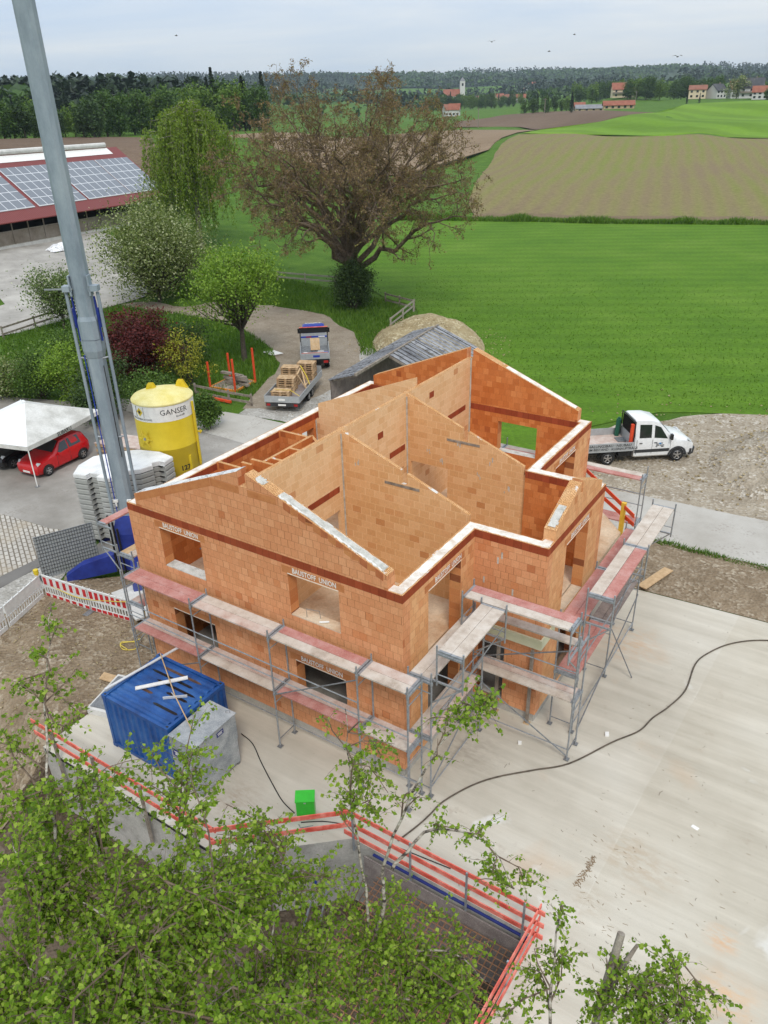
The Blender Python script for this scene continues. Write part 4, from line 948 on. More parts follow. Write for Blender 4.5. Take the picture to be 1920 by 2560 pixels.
def cyltext(s, size, ang, z, mat, name='lettering', off=0):
    o = text(name, s, size, mat, None, Matrix.Identity(4), .002, off=off); o.parent = silo; ORG[o.name] = ORG[silo.name]; oncyl(o, ang, z, SR+.006); return o
M['ink'] = flat('black_ink', (.02,.02,.022), .6)
cyltext('GANSER', .36, .60, 5.32, M['ink'])
cyltext('baustoffe', .13, .80, 5.08, M['ink'])
cyltext('TROCKENBAUSTOFFE', .125, -.60, 4.99, M['ink'])
cyltext('127', .34, .70, 2.45, M['ink'], off=.01)
for nm, sz, mt, rr in (('emblem',.26,M['ink'],.008),('emblem_diamond',.21,M['yellow'],.012),('emblem_core',.10,M['ink'],.015)):
    mb = MB(); k = 5
    pts = [(-sz,-sz),(sz,-sz),(sz,sz),(-sz,sz)] if nm == 'emblem' else [(0,-sz),(sz,0),(0,sz),(-sz,0)]
    mb.add([(*p,0) for p in pts], [(0,1,2,3)])
    o = mb.build(nm, mt); o.parent = silo; ORG[o.name] = ORG[silo.name]; oncyl(o, -.62, 5.33, SR+rr)
# hatch and valve
for a, z in ((-.52,4.05),):
    d = rv*math.sin(a) - fv*math.cos(a); tt = rv*math.cos(a) + fv*math.sin(a); c = Vector((SX,SY,z)) + d*(SR+.03)
    mb = MB(); mb.tube([c-d*.03, c+d*.05], .22, 14)
    for k in range(6):
        w = tt*math.cos(k*math.pi/3)+UP*math.sin(k*math.pi/3); mb.tube([c+w*.16+d*.06, c+w*.42+d*.02], .028, 5)
    mb.build('hatch', M['yellow'], silo); MB().tube([c+d*.05, c+d*.08], .07, 8).build('hatch_knob', M['galv'], silo)
d = rv; c = Vector((SX,SY,3.9)) + rv*(SR-.02) - fv*.1
MB().tube([c, c+rv*.28], .05, 8).tube([c+rv*.2-UP*.1, c+rv*.2+UP*.1], .03, 6).build('valve', M['yellow'], silo)
MB().beam(Vector((SX,SY,2.3))+rv*(SR+.04)-fv*.3, Vector((SX,SY,5.5))+rv*(SR+.04)-fv*.3, .08, .10, up=rv).build('filler_pipe', M['yellow'], silo)
# ---------------------------------------------------------------- blue container and steel box
cont = thing('site_container', 'blue corrugated steel container with rainwater on its roof', 'container', (-7.0,-2.5,0))
CX0, CX1, CY0, CY1, CH = -8.42, -5.62, -3.66, -1.36, 2.03
def corr(p0, p1, z0, z1, n, depth, mb, outn):
    """trapezoid corrugated wall from p0 to p1"""
    p0, p1, outn = Vector(p0), Vector(p1), Vector(outn); d = p1-p0; pts = []
    for k in range(n):
        for f, e in ((0,0),(.28,0),(.5,1),(.78,1)):
            pts.append(p0 + d*((k+f)/n) - outn*depth*e)
    pts.append(p1)
    b = len(mb.v)
    for q in pts: mb.v.append((q.x,q.y,z0)); mb.v.append((q.x,q.y,z1))
    for k in range(len(pts)-1): mb.f.append((b+2*k,b+2*k+2,b+2*k+3,b+2*k+1)); mb.m.append(0)
for p0, p1, n, on in (((CX0+.1,CY0+.015),(CX1-.1,CY0+.015),10,(0,-1)),((CX1-.015,CY0+.1),(CX1-.015,CY1-.1),8,(1,0)),((CX1-.1,CY1-.015),(CX0+.1,CY1-.015),10,(0,1)),((CX0+.015,CY1-.1),(CX0+.015,CY0+.1),8,(-1,0))):
    mb = MB(); corr((*p0,0),(*p1,0),.16,CH-.1,n,.045,mb,(*on,0)); mb.build('wall_panel', M['blue_cont'], cont)
mb = MB()
for x in (CX0+.05, CX1-.05):
    for y in (CY0+.05, CY1-.05): mb.box(x-.055,x+.055,y-.055,y+.055,.12,CH-.1)
for z0, z1 in ((.04,.17),(CH-.12,CH-.004)):
    mb.box(CX0+.1,CX1-.1,CY0,CY0+.1,z0,z1); mb.box(CX0+.1,CX1-.1,CY1-.1,CY1,z0,z1); mb.box(CX0,CX0+.1,CY0+.1,CY1-.1,z0,z1); mb.box(CX1-.1,CX1,CY0+.1,CY1-.1,z0,z1)
mb.build('frame', M['blue_cont'], cont)
for x in (CX0+.07, CX1-.07):
    for y in (CY0+.07, CY1-.07):
        for z in (.08, CH-.05):
            MB().box(x-.085,x+.085,y-.085,y+.085,z-.07,z+.075).box(x-.04,x+.04,y-.03,y+.03,z+.074,z+.079,1).build('corner_casting', [M['blue_cont'], M['black']], cont)
mb = MB(); mb.box(CX0+.1,CX1-.1,CY0+.1,CY1-.1,CH-.10,CH-.055)
nr = 8
for k in range(nr):
    y = CY0+.22 + k*(CY1-CY0-.44)/(nr-1)
    mb.loft([[(CX0+.16,y-.09,CH-.056),(CX0+.16,y-.045,CH-.006),(CX0+.16,y+.045,CH-.006),(CX0+.16,y+.09,CH-.056)],[(CX1-.16,y-.09,CH-.056),(CX1-.16,y-.045,CH-.006),(CX1-.16,y+.045,CH-.006),(CX1-.16,y+.09,CH-.056)]])
mb.build('roof', M['blue_cont'], cont)
# rainwater and rust lying between the roof ribs
M['puddle'] = flat('roof_puddle', (.016,.016,.018), .12, 0, .5); M['rust'] = matn('rusty_silt', (.07,.035,.022), (.14,.075,.045), 5, .9)
rg = random.Random(3)
for k, x0, x1, mt in ((6,-7.9,-6.2,'rust'),(5,-8.1,-6.3,'puddle'),(4,-7.6,-5.95,'puddle'),(3,-6.9,-6.0,'puddle'),(2,-7.9,-7.2,'rust'),(1,-6.9,-5.85,'puddle')):
    y = CY0+.22 + (k+.5)*(CY1-CY0-.44)/(nr-1); n = 14; up_, dn = [], []
    for q in range(n+1):
        x = x0+(x1-x0)*q/n; h = .075*math.sin(math.pi*q/n)**.4
        up_.append((x, y+h*rg.uniform(.75,1.05), CH-.051)); dn.append((x, y-h*rg.uniform(.75,1.05), CH-.051))
    MB().add(dn+up_[::-1], [tuple(range(2*n+2))]).build('roof_puddle', M[mt], cont)
# things lying on the container
def lying(name, label, cat, a, b, w, h, mat, **kw):
    o = MB().beam(a, b, w, h).build(name, mat, loc=tuple((Vector(a)+Vector(b))/2)); return tag(o, label, cat, **kw)
zc = CH+.03
lying('aluminium_bar', 'long bright aluminium bar along the back left edge of the blue container roof', 'bar', (-8.45,-3.5,zc+.06),(-8.0,-.6,zc+.06),.09,.03,M['alu_bright'])
lying('mortar_board', 'white mortar-spattered board lying across the blue container roof', 'board', (-7.75,-2.95,zc+.0),(-6.75,-1.75,zc+.0),.14,.035,M['mortar_white'])
t = thing('concrete_rake', 'long handled rake leaning over the container roof and the grey steel box', 'rake', (-6.4,-2.6,zc))
MB().tube([(-8.2,-1.5,zc+.16),(-6.4,-2.6,zc+.07),(-5.0,-3.3,2.06)], .018, 6).build('handle', M['wood'], t)
MB().beam((-6.65,-2.85,zc+.05),(-6.1,-2.4,zc+.05),.03,.08).tube([(-6.6,-2.55,zc+.06),(-6.37,-2.62,zc+.05)],.012,5).build('head', M['alu_bright'], t)
box = thing('steel_cabinet', 'grey galvanised steel cabinet with two blue plates against the blue container', 'cabinet', (-5.0,-2.9,0))
BX0, BX1, BY0, BY1 = -5.52, -4.53, -3.70, -2.12
MB().box(BX0,BX1,BY0,BY1,.10,1.02).build('base_tank', M['galv_sheet'], box)
MB().box(BX0-.004,BX1+.02,BY0-.02,BY1+.02,1.025,1.93).build('hood', M['galv_sheet'], box)
MB().box(BX0-.004,BX1+.05,BY0-.05,BY1+.05,1.93,1.965).build('lid', M['galv_sheet'], box)
for x in (BX0+.06,BX1-.06):
    for y in (BY0+.06,BY1-.06): MB().box(x-.05,x+.05,y-.05,y+.05,0,.1).build('foot', M['galv_dark'], box)
M['plate_blue'] = flat('blue_plate', (.02,.03,.16), .4)
def plate(p, x, y, w, h, parent):
    fr = frame(p, x, y); mb = MB(); mb.add([fr@Vector(q) for q in ((-w,-h,0),(w,-h,0),(w,h,0),(-w,h,0))], [(0,1,2,3)])
    pl = mb.build('sign_plate', M['plate_blue'], parent)
    for k, (ww, yy) in enumerate(((.7,.35),(.5,0),(.62,-.38))):
        mb = MB(); mb.add([fr@Vector(q) for q in ((-w*ww,yy*h-.11*h,.002),(w*ww,yy*h-.11*h,.002),(w*ww,yy*h+.11*h,.002),(-w*ww,yy*h+.11*h,.002))], [(0,1,2,3)]); mb.build('lettering', M['white_paint'], pl)
plate((BX1+.024,-2.75,1.72), Y_, (0,0,1), .14, .09, box)
plate((-5.25,BY0-.024,1.35), X_, (0,0,1), .22, .14, box)
MB().tube([(BX1-.2,BY1-.1,1.97),(BX1-.2,BY1-.1,2.06),(BX1-.1,BY1-.05,2.06),(BX1-.1,BY1-.05,1.97)], .012, 5).build('lifting_eye', M['galv'], box)
gx = thing('green_box', 'bright green sheet metal box standing on the yard by the guard rail', 'box', (-1.62,-2.62,0), R(35))
M['green'] = flat('bright_green_paint', (.03,.42,.025), .4); M['green_d'] = flat('green_paint_side', (.02,.30,.02), .45)
MB().box(-.25,.25,-.16,.16,.02,.70).build('body', M['green'], gx, local=True)
MB().loft([[(-.27,-.18,.70),(.27,-.18,.70),(.27,.18,.70),(-.27,.18,.70)],[(-.27,-.18,.73),(.27,-.18,.73),(.27,.18,.80),(-.27,.18,.80)]]).build('lid', M['green'], gx, local=True)
MB().box(-.03,.03,-.185,-.16,.66,.70).build('latch', M['chrome'], gx, local=True)
MB().tube([(-.2,-.3,.01),(-.15,-.42,.012),(.2,-.36,.012)], .012, 5).build('cable_end', M['galv_dark'], gx, local=True)
# ---------------------------------------------------------------- red guard rails along the retaining wall edge
def rail_run(label, p, q, posts, zs, ext=(0,0), postmat='wood', pw=.10, under=.0):
    p, q = Vector((*p,0)), Vector((*q,0)); d = (q-p).normalized(); n = Vector((d.y,-d.x,0))
    t = thing('guard_rail', label, 'guard rail', tuple(p), 0, 'red guard rails along the yard edge')
    for z in zs:
        MB().beam(p - d*ext[0] + UP*z, q + d*ext[1] + UP*z, .03, .15).build('rail_board', M['red_rail'], t)
    for s in posts:
        c = p + d*s + n*(.06 if postmat == 'wood' else .03)
        if postmat == 'wood': MB().obox(c+UP*(zs[0]-1.05), d*pw/2, n*.03, UP*1.15).build('post', M['wood_old'], t)
        else: MB().obox(c+UP*(zs[0]/2-.12), d*.025, n*.02, UP*(zs[0]/2+.2)).obox(c-UP*.25-n*.05, d*.04, n*.06, UP*.02).build('post', M['galv'], t)
    return t
rail_run('red two-board guard rail beside the blue container on wooden posts', (-10.1,-4.93), (-2.80,-4.93), [.75,2.6,4.6,6.6], (1.05,.58), (.35,.1))
rail_run('red two-board guard rail in front of the green box', (-2.78,-4.93), (-.10,-2.60), [1.15], (1.05,.58), (.15,.1), pw=.16)
rail_run('red three-board guard rail over the reinforcement pit on steel posts', (-.12,-2.62), (5.22,-2.62), [.12,1.9,3.5,5.0], (1.05,.62,.2), (.2,.15), 'steel')
rail_run('red guard rail with steel posts along the right side of the pit', (5.20,-2.60), (5.0,-8.5), [1.5,3.5,5.4], (1.05,.62,.2), (.15,0), 'steel')
# edge details of the deck: black joint strip, blue formwork panels over the pit
MB().box(-10.2,-2.8,-4.905,-4.892,-.12,-.03).build('joint_strip', M['black'])
bpy.context.scene.objects['joint_strip']['kind'] = 'structure'
o = MB().box(.6,5.04,-2.64,-2.575,-.165,-.12).build('formwork_strip', M['plate_blue'], loc=(2.8,-2.6,-.2)); tag(o, 'narrow blue formwork strip under the deck edge above the pit', 'formwork')
o = MB().box(.35,5.04,-2.70,-2.66,-2.55,-.28).build('formwork_wall', M['plank_dark'], loc=(2.7,-2.68,-2.5)); tag(o, 'dark brown formwork panel facing the pit below the deck', 'formwork')
M['rebar'] = matn('rusty_rebar', (.20,.10,.05), (.32,.17,.09), 20, .9)
mb = MB(); rg = random.Random(4)
for k in range(26):
    x = .9 + k*.16; mb.tube([(x,-7.2,-.95+.02*math.sin(k)),(x,-2.75,-.70)], .013, 4)
for k in range(28):
    y = -7.1 + k*.16; mb.tube([(.8,y,-.95+.25*(y+7.2)/4.45),(5.0,y,-.93+.25*(y+7.2)/4.45)], .013, 4)
tag(mb.build('rebar_mat', M['rebar'], loc=(2.9,-5,-.9), uv=False), 'rusty reinforcement mesh spanning the pit inside the red rails', 'steel mesh')
mb = MB()
for k in range(9):
    mb.tube([(-.1+.06*k,-3.1-.05*k,-2.5),(.2+.22*k,-2.95-.1*k,-.45)], .010, 4)
tag(mb.build('rebar_bundle', M['rebar'], loc=(.5,-3,-2.5)), 'loose rusty bars leaning in the corner of the pit', 'steel bars')
t = thing('steel_prop', 'blue and grey adjustable steel prop leaning on the grey retaining wall', 'prop', (-.85,-4.1,-2.55))
MB().tube([(-.75,-4.25,-2.55),(-.62,-3.62,-1.0)], .035, 8).build('outer_tube', M['galv'], t); MB().tube([(-.62,-3.62,-1.0),(-.58,-3.45,-.45)], .026, 8).build('inner_tube', M['galv'], t)
MB().tube([(-.64,-3.72,-1.2),(-.61,-3.55,-.75)], .045, 8).build('thread', M['blue_steel'], t); MB().obox((-.57,-3.42,-.42), (.08,0,0), (0,.05,0), (0,0,.03)).build('head_plate', M['galv'], t)
t = thing('steel_prop', 'second grey steel prop standing on the lower ground beside the retaining wall', 'prop', (-.35,-3.9,-2.55))
MB().tube([(-.40,-4.0,-2.55),(-.30,-3.3,-.6)], .032, 8).build('outer_tube', M['galv'], t)
o = lying('leaning_plank', 'upright wooden plank leaning on the retaining wall in front of the green box', 'plank', (-1.75,-4.6,-1.6),(-1.62,-4.22,.3),.16,.04,M['wood'])
# hoses and cables on the yard
def cable(name, label, pts, r, mat, cat='cable'):
    P = [Vector((*p,0)) if len(p) == 2 else Vector(p) for p in pts]; out = []
    for i in range(len(P)-1):
        a, b = P[i], P[i+1]; c0 = P[max(i-1,0)]; c1 = P[min(i+2,len(P)-1)]
        for k in range(6):
            u = k/6; out.append(.5*((2*a)+(b-c0)*u+(2*c0-5*a+4*b-c1)*u*u+(3*a-c0-3*b+c1)*u**3))
    out.append(P[-1])
    for q in out: q.z = max(q.z, 0) + r + .002
    return tag(MB().tube(out, r, 6).build(name, mat, smooth=True), label, cat)
M['hose'] = matn('dirty_hose', (.065,.050,.038), (.125,.10,.075), 6, .85)
cable('water_hose', 'long dark muddy hose snaking across the pale concrete yard', [(1.0,-2.0),(1.2,-1.3),(1.3,-.8),(1.4,-.2),(1.8,.7),(2.3,1.4),(3.1,2.2),(3.9,3.0),(4.7,4.5),(5.25,5.4),(5.45,6.2),(5.75,7.0),(6.0,8.1),(5.95,9.6),(6.2,10.5),(6.8,11.5),(7.8,12.3),(9.5,12.9),(12,13.1)], .025, M['hose'], 'hose')
M['litter'] = flat('dry_twigs', (.17,.135,.10), .9)
cable('power_cable', 'black cable running from the grey steel cabinet to the green box', [(-5.3,-1.25,.05),(-4.75,-1.35),(-4.0,-1.8),(-3.1,-2.3),(-2.5,-2.6),(-1.95,-2.75)], .016, M['black'])
cable('power_cable', 'thin black cable trailing behind the red guard rail from the green box', [(-1.6,-2.9),(-1.0,-2.5),(-.2,-2.25),(.8,-2.2),(2.6,-2.0)], .014, M['black'])
cable('yellow_cable', 'yellow cable coiled below the left end of the front scaffold', [(-17.2,.45,.7),(-15.5,.6,.55),(-13.6,.85,.9),(-11.6,.6,1.6),(-11.5,.4,.5),(-11.9,.2,.12),(-12.3,-.1,.1),(-11.9,-.35,.1),(-11.5,-.1,.12),(-11.8,.15,.14),(-12.2,-.2,.14),(-11.7,-.3,.14)], .018, flat('yellow_sheath', (.62,.48,.08), .5))
# ---------------------------------------------------------------- barriers and fence
M['bar_white'] = flat('barrier_white', (.66,.66,.64), .5); M['bar_red'] = flat('barrier_red', (.50,.02,.025), .5)
def barrier(label, p, q, red, z0=.1):
    p, q = Vector((*p,0)), Vector((*q,0)); d = q-p; L = d.length; d.normalize(); n = Vector((d.y,-d.x,0))
    t = thing('site_barrier', label, 'barrier', tuple(p), 0, 'plastic site barriers')
    A = lambda s, z: p + d*s + UP*(z+z0)
    mb = MB()
    for z0_, z1_ in ((.02,.20),(.56,.98)): mb.obox(A(L/2,(z0_+z1_)/2), d*(L/2-.02), n*.02, UP*(z1_-z0_)/2)
    mb.beam(A(0,.5), A(L,.5), .04, .05); mb.beam(A(0,1.0), A(L,1.0), .055, .05)
    k = int(L/.14)
    for i in range(k+1): mb.obox(A(.04+(L-.08)*i/k,.38), d*.028, n*.012, UP*.2)
    for i in range(6): mb.tube([A(.15+(L-.3)*i/5,1.02), A(.15+(L-.3)*i/5,1.08)], .022, 6)
    mb.build('panel', M['bar_white'], t)
    if red:
        mb = MB()
        nn = 7
        for i in range(nn):
            s = .16 + (L-.3)*i/(nn-1)
            for side in (1,-1): mb.obox(A(s,.77)+n*side*.022, d*.085, n*.003, UP*.17)
        mb.build('red_field', M['bar_red'], t); mb = MB()
        for i in range(nn):
            s = .16 + (L-.3)*i/(nn-1)
            for side in (1,-1): mb.obox(A(s,.11)+n*side*.022, d*.11, n*.003, UP*.07)
        mb.build('red_field', M['bar_red'], t)
    MB().obox(A(0,-.05), n*.38, d*.13, UP*.055).build('foot', M['darkgrey'] if not red else M['galv_dark'], t)
    return t
barrier('red and white barrier nearest the corner post by the grey mesh fence', (-17.45,.42), (-15.02,.70), True)
barrier('red and white barrier at the left end of the front scaffold', (-14.98,.70), (-13.05,1.0), True)
barrier('white barrier back to the road, next to the corner post', (-17.5,.35), (-16.75,-1.72), False)
barrier('white barrier cut by the left edge of the picture', (-16.73,-1.78), (-16.1,-3.9), False)
t = thing('warning_lamp', 'yellow warning lamp on top of the white barrier corner', 'lamp', (-17.55,.3,1.1))
MB().tube([(-17.55,.3,1.08),(-17.55,.3,1.2)], .07, 10).build('base', M['formwork_yellow'], t); MB().tube([(-17.55,.3,1.2),(-17.55,.3,1.38)], [.1,.1], 12).build('lens', M['yellow'], t)
t = thing('mesh_fence', 'grey mobile fence panel with wire mesh behind the red and white barriers', 'fence', (-18.6,1.5,0))
fa, fb = Vector((-18.75,1.2,.1)), Vector((-17.75,3.35,.1)); fd = (fb-fa)
MB().tube([fa,fa+UP*1.95,fb+UP*1.95,fb,fa], .021, 6).build('frame', M['galv_dark'], t)
mb = MB(); L = fd.length
for k in range(1,22): mb.tube([fa+fd*k/22, fa+fd*k/22+UP*1.95], .008, 4, cap=False)
for k in range(1,12): mb.tube([fa+UP*1.95*k/12, fb+UP*1.95*k/12], .009, 4, cap=False)
mb.build('mesh', M['darkgrey'], t, uv=False)
M['mesh_sheet'] = flat('grey_sheet', (.34,.36,.365), .7)
mb = MB(); mb.obox((fa+fb)/2+UP*.98+Vector((-.03,.015,0)), fd*.49, Vector((fd.y,-fd.x,0)).normalized()*.003, UP*.96); mb.build('dust_sheet', M['mesh_sheet'], t)
for c in (fa, fb): MB().obox(c-UP*.05, (.3,-.1,0), (.05,.12,0), (0,0,.06)).build('foot', M['darkgrey'], t)
# light slabs, grating, odd boards
def slab(name, label, cat, c, ax, ay, h, mat, z=0.0):
    o = MB().obox((c[0],c[1],z+h/2), (ax[0],ax[1],0), (ay[0],ay[1],0), (0,0,h/2)).build(name, mat, loc=(c[0],c[1],z)); return tag(o, label, cat)
slab('concrete_board', 'pale concrete board leaning low behind the barrier next to the scaffold', 'board', (-13.35,1.75), (1.0,-.35), (.22,.5), .07, M['conc_light'], .35)
slab('concrete_board', 'second pale board lying further back under the blue crane leg', 'board', (-14.2,2.0), (.7,-.2), (.15,.45), .08, M['conc_light'], .22)
slab('light_shaft_grate', 'grey metal grating over a shaft at the left side of the container', 'grating', (-10.1,-2.2), (.38,.1), (-.2,.75), .05, M['galv_dark'], .22)
slab('light_shaft', 'pale concrete shaft upstand below the grey grating', 'shaft', (-10.1,-2.2), (.46,.12), (-.24,.85), .24, M['conc_light'], .0)
slab('loose_plank', 'short pale plank on the dirt behind the container', 'plank', (-10.85,-1.7), (.45,.08), (-.06,.16), .04, M['wood'], .16)
slab('loose_plank', 'wide pale plank bridging the dirt strip at the far edge of the yard', 'plank', (3.28,14.2), (.28,.95), (.19,-.05), .045, M['wood'], .14)
slab('scrap_tile', 'small white scrap on the yard right of the bay scaffold', 'scrap', (4.45,4.75), (.05,.03), (-.03,.08), .05, M['white_paint'])
slab('scrap_tile', 'flat white scrap far out on the empty yard', 'scrap', (7.6,2.6), (.09,-.02), (.02,.05), .02, M['white_paint'])
slab('paper_scrap', 'crumpled white scrap under the porch scaffold', 'scrap', (2.3,3.0), (.05,.02), (-.02,.05), .06, M['white_paint'])
# twigs and crumbs blown over the yard
rg = random.Random(11); mb = MB()
for k in range(190):
    x, y = rg.uniform(.8,13), rg.uniform(-7,13)
    if x < 4.4 and y > 3: continue
    a = rg.uniform(0,math.pi); L = rg.uniform(.02,.09)*(3.5 if rg.random() < .08 else 1); r = rg.uniform(.003,.006)
    d = Vector((math.cos(a),math.sin(a),0)); c = Vector((x,y,r+.003)); nn = Vector((-d.y,d.x,0))
    mb.tube([c-d*L/2, c+nn*L*rg.uniform(-.2,.2), c+d*L/2], r, 4)
tag(mb.build('yard_litter', M['litter'], uv=False), 'scattered twigs and crumbs on the pale concrete yard', 'litter', kind='stuff')
mb = MB()
for k in range(110):
    x, y = rg.uniform(5.0,9.0), rg.gauss(-.5,1.6)
    L = rg.uniform(.03,.12); a = R(-20)+rg.gauss(0,.5); d = Vector((math.cos(a),math.sin(a),0)); c = Vector((x,y,.006))
    mb.tube([c-d*L/2, c+d*L/2], rg.uniform(.003,.007), 4)
for k in range(90):
    c = Vector((5.62+rg.gauss(0,.05)-k*.0012, .3-k*.012, .006)); d = Vector((rg.uniform(-1,1),rg.uniform(-1,1),0)).normalized()*rg.uniform(.02,.06)
    mb.tube([c-d, c+d], .008, 4)
tag(mb.build('dried_mud', matn('dry_mud', (.20,.14,.085), (.30,.22,.14), 6, .95), uv=False), 'crumbs and bars of dried brown mud on the yard slab', 'mud', kind='stuff')
# ---------------------------------------------------------------- vehicles
def wheel(parent, x, y, r, w, side, rim=True, dual=False):
    """side: +1 left (y+), -1 right"""
    mb = MB(); n = 20
    prof = [(r*.62,-w/2),(r*.9,-w/2),(r,-w*.32),(r,w*.32),(r*.9,w/2),(r*.62,w/2)]
    mb.loft([[(x+pr*math.cos(2*math.pi*k/n), y+side*py, r+pr*math.sin(2*math.pi*k/n)) for k in range(n)][::side] for pr, py in prof])
    tw = mb.build('wheel', M['rubber'], parent, local=True, smooth=50)
    mb = MB(); yy = y+side*(w/2+.004)
    mb.loft([[(x+r*.62*math.cos(2*math.pi*k/n), yy-side*.01, r+r*.62*math.sin(2*math.pi*k/n)) for k in range(n)][::side],[(x+r*.58*math.cos(2*math.pi*k/n), yy, r+r*.58*math.sin(2*math.pi*k/n)) for k in range(n)][::side],[(x+r*.5*math.cos(2*math.pi*k/n), yy-side*.025, r+r*.5*math.sin(2*math.pi*k/n)) for k in range(n)][::side]], mi=1)
    for k in range(5):
        a = 2*math.pi*k/5+.3; mb.beam((x,yy-side*.005,r),(x+r*.56*math.cos(a),yy-side*.005,r+r*.56*math.sin(a)),r*.17,.02,up=(0,1,0),mi=1)
    mb.tube([(x,yy-side*.02,r),(x,yy+side*.008,r)], r*.14, 10, mi=1)
    mb.build('rim', [M['black'], M['chrome']], tw, local=True)
def body_rings(secs):
    out = []
    for x, zb, zl, zt, wb, wt in secs:
        h = [(wb*.86,zb),(wb*.97,zb+.10),(wb,zb+(zl-zb)*.55),(wb*.985,zl),(wt,max(zl+.01,zt-.055)),(wt*.80,zt)]
        out.append([(x,-y,z) for y,z in h]+[(x,y,z) for y,z in h[::-1]])
    return out
def secat(secs, x):
    for a, b in zip(secs, secs[1:]):
        if a[0] >= x >= b[0]:
            f = (a[0]-x)/(a[0]-b[0]); return [p+(q-p)*f for p, q in zip(a, b)]
def side_glass(mb, secs, x0, x1, f0, f1, s, slant0=0, slant1=0):
    """window on the flank between x0 (front) and x1; f0,f1 heights between belt and roof edge"""
    def P(x, f):
        _, zb, zl, zt, wb, wt = secat(secs, x); z1 = max(zl+.01, zt-.055)
        return (x, s*(wb*.985+(wt-wb*.985)*f+.008), zl+(z1-zl)*f+.004)
    q = [P(x0,f0),P(x1,f0),P(x1+slant1,f1),P(x0-slant0,f1)]
    mb.add(q, [(0,1,2,3) if s > 0 else (3,2,1,0)])
def cross_glass(mb, secs, xa, xb, ka=.86, kb=.86, lift=.012, nrm=(1,0,.6)):
    n_ = Vector(nrm).normalized()*lift
    A = secat(secs, xa); B = secat(secs, xb)
    pts = []
    for S_, k in ((A,ka),(B,kb)):
        w = S_[5]*k; pts.append(((S_[0],-w,S_[3]),(S_[0],w,S_[3])))
    q = [Vector(pts[0][0])+n_,Vector(pts[0][1])+n_,Vector(pts[1][1])+n_,Vector(pts[1][0])+n_]
    mb.add(q, [(0,1,2,3)])
HATCH = [(1.93,.32,.55,.60,.60,.50),(1.84,.22,.70,.78,.78,.62),(1.60,.20,.80,.92,.85,.70),(1.05,.20,.90,1.04,.87,.76),(.62,.20,.94,1.10,.875,.76),(.0,.20,.97,1.60,.875,.66),(-.65,.20,.99,1.67,.875,.66),(-1.35,.20,1.00,1.62,.87,.64),(-1.72,.24,1.00,1.45,.84,.60),(-1.90,.34,.92,1.02,.78,.58)]
def hatchback(label, loc, rz, paint):
    t = thing('parked_car', label, 'car', loc, rz, 'cars under the white tent')
    MB().loft(body_rings(HATCH)).build('body', paint, t, local=True, smooth=38)
    mb = MB(); cross_glass(mb, HATCH, .60, .03, .90, .92); mb.build('windscreen', M['glass'], t, local=True)
    mb = MB(); cross_glass(mb, HATCH, -1.42, -1.84, .8, .8, nrm=(-1,0,.6)); mb.f[-1] = mb.f[-1][::-1]; mb.build('rear_window', M['glass'], t, local=True)
    for s in (-1, 1):
        for x0, x1, s0, s1 in ((.42,-.38,.42,0),(-.46,-1.30,0,.05)):
            mb = MB(); side_glass(mb, HATCH, x0, x1, .08, .86, s, s0, s1); mb.build('side_window', M['glass'], t, local=True)
        mb = MB(); mb.loft([[(1.80,s*.58,.66),(1.80,s*.74,.64),(1.74,s*.76,.80),(1.72,s*.60,.82)],[(1.87,s*.56,.66),(1.84,s*.70,.64),(1.60,s*.835,.87),(1.66,s*.62,.90)]][::s]); mb.build('headlight', M['lamp_clear'], t, local=True)
        MB().obox((.42,s*.97,1.0),(.06,0,0),(0,.09,0),(0,0,.07)).build('wing_mirror', paint, t, local=True)
        for x in (-.05,): MB().obox((x-.30,s*.883,.86),(.09,0,0),(0,.012,0),(0,0,.016)).build('door_handle', paint, t, local=True)
        mb = MB()
        for x in (.50,-.42): mb.obox((x,s*.872,.62),(.006,0,0),(0,.006,0),(0,0,.32))
        mb.build('door_gap', M['black'], t, local=True)
        for x in (1.22,-1.28):
            mb = MB(); n = 16
            mb.loft([[(x+.37*math.cos(math.pi*k/n),s*.845,.30+.37*math.sin(math.pi*k/n)) for k in range(n+1)],[(x+.37*math.cos(math.pi*k/n),s*.886,.30+.37*math.sin(math.pi*k/n)) for k in range(n+1)],[(x+.33*math.cos(math.pi*k/n),s*.888,.30+.33*math.sin(math.pi*k/n)) for k in range(n+1)],[(x+.33*math.cos(math.pi*k/n),s*.80,.30+.33*math.sin(math.pi*k/n)) for k in range(n+1)]], cap=False, closed=False)
            mb.build('wheel_arch', M['black'], t, local=True)
            wheel(t, x, s*.80, .31, .19, s)
    MB().box(1.885,1.925,-.42,.42,.42,.52).build('grille', M['black'], t, local=True)
    MB().obox((1.945,0,.40),(.006,0,0),(0,.26,0),(0,0,.055)).build('number_plate', M['white_paint'], t, local=True)
    return t
hatchback('red hatchback parked under the white tent', (-28.72,9.12,.01), math.atan2(-2.78,.33), M['car_red'])
hatchback('black car half hidden under the white tent, left of the red one', (-31.35,8.75,.01), math.atan2(-2.78,.33), M['car_black'])
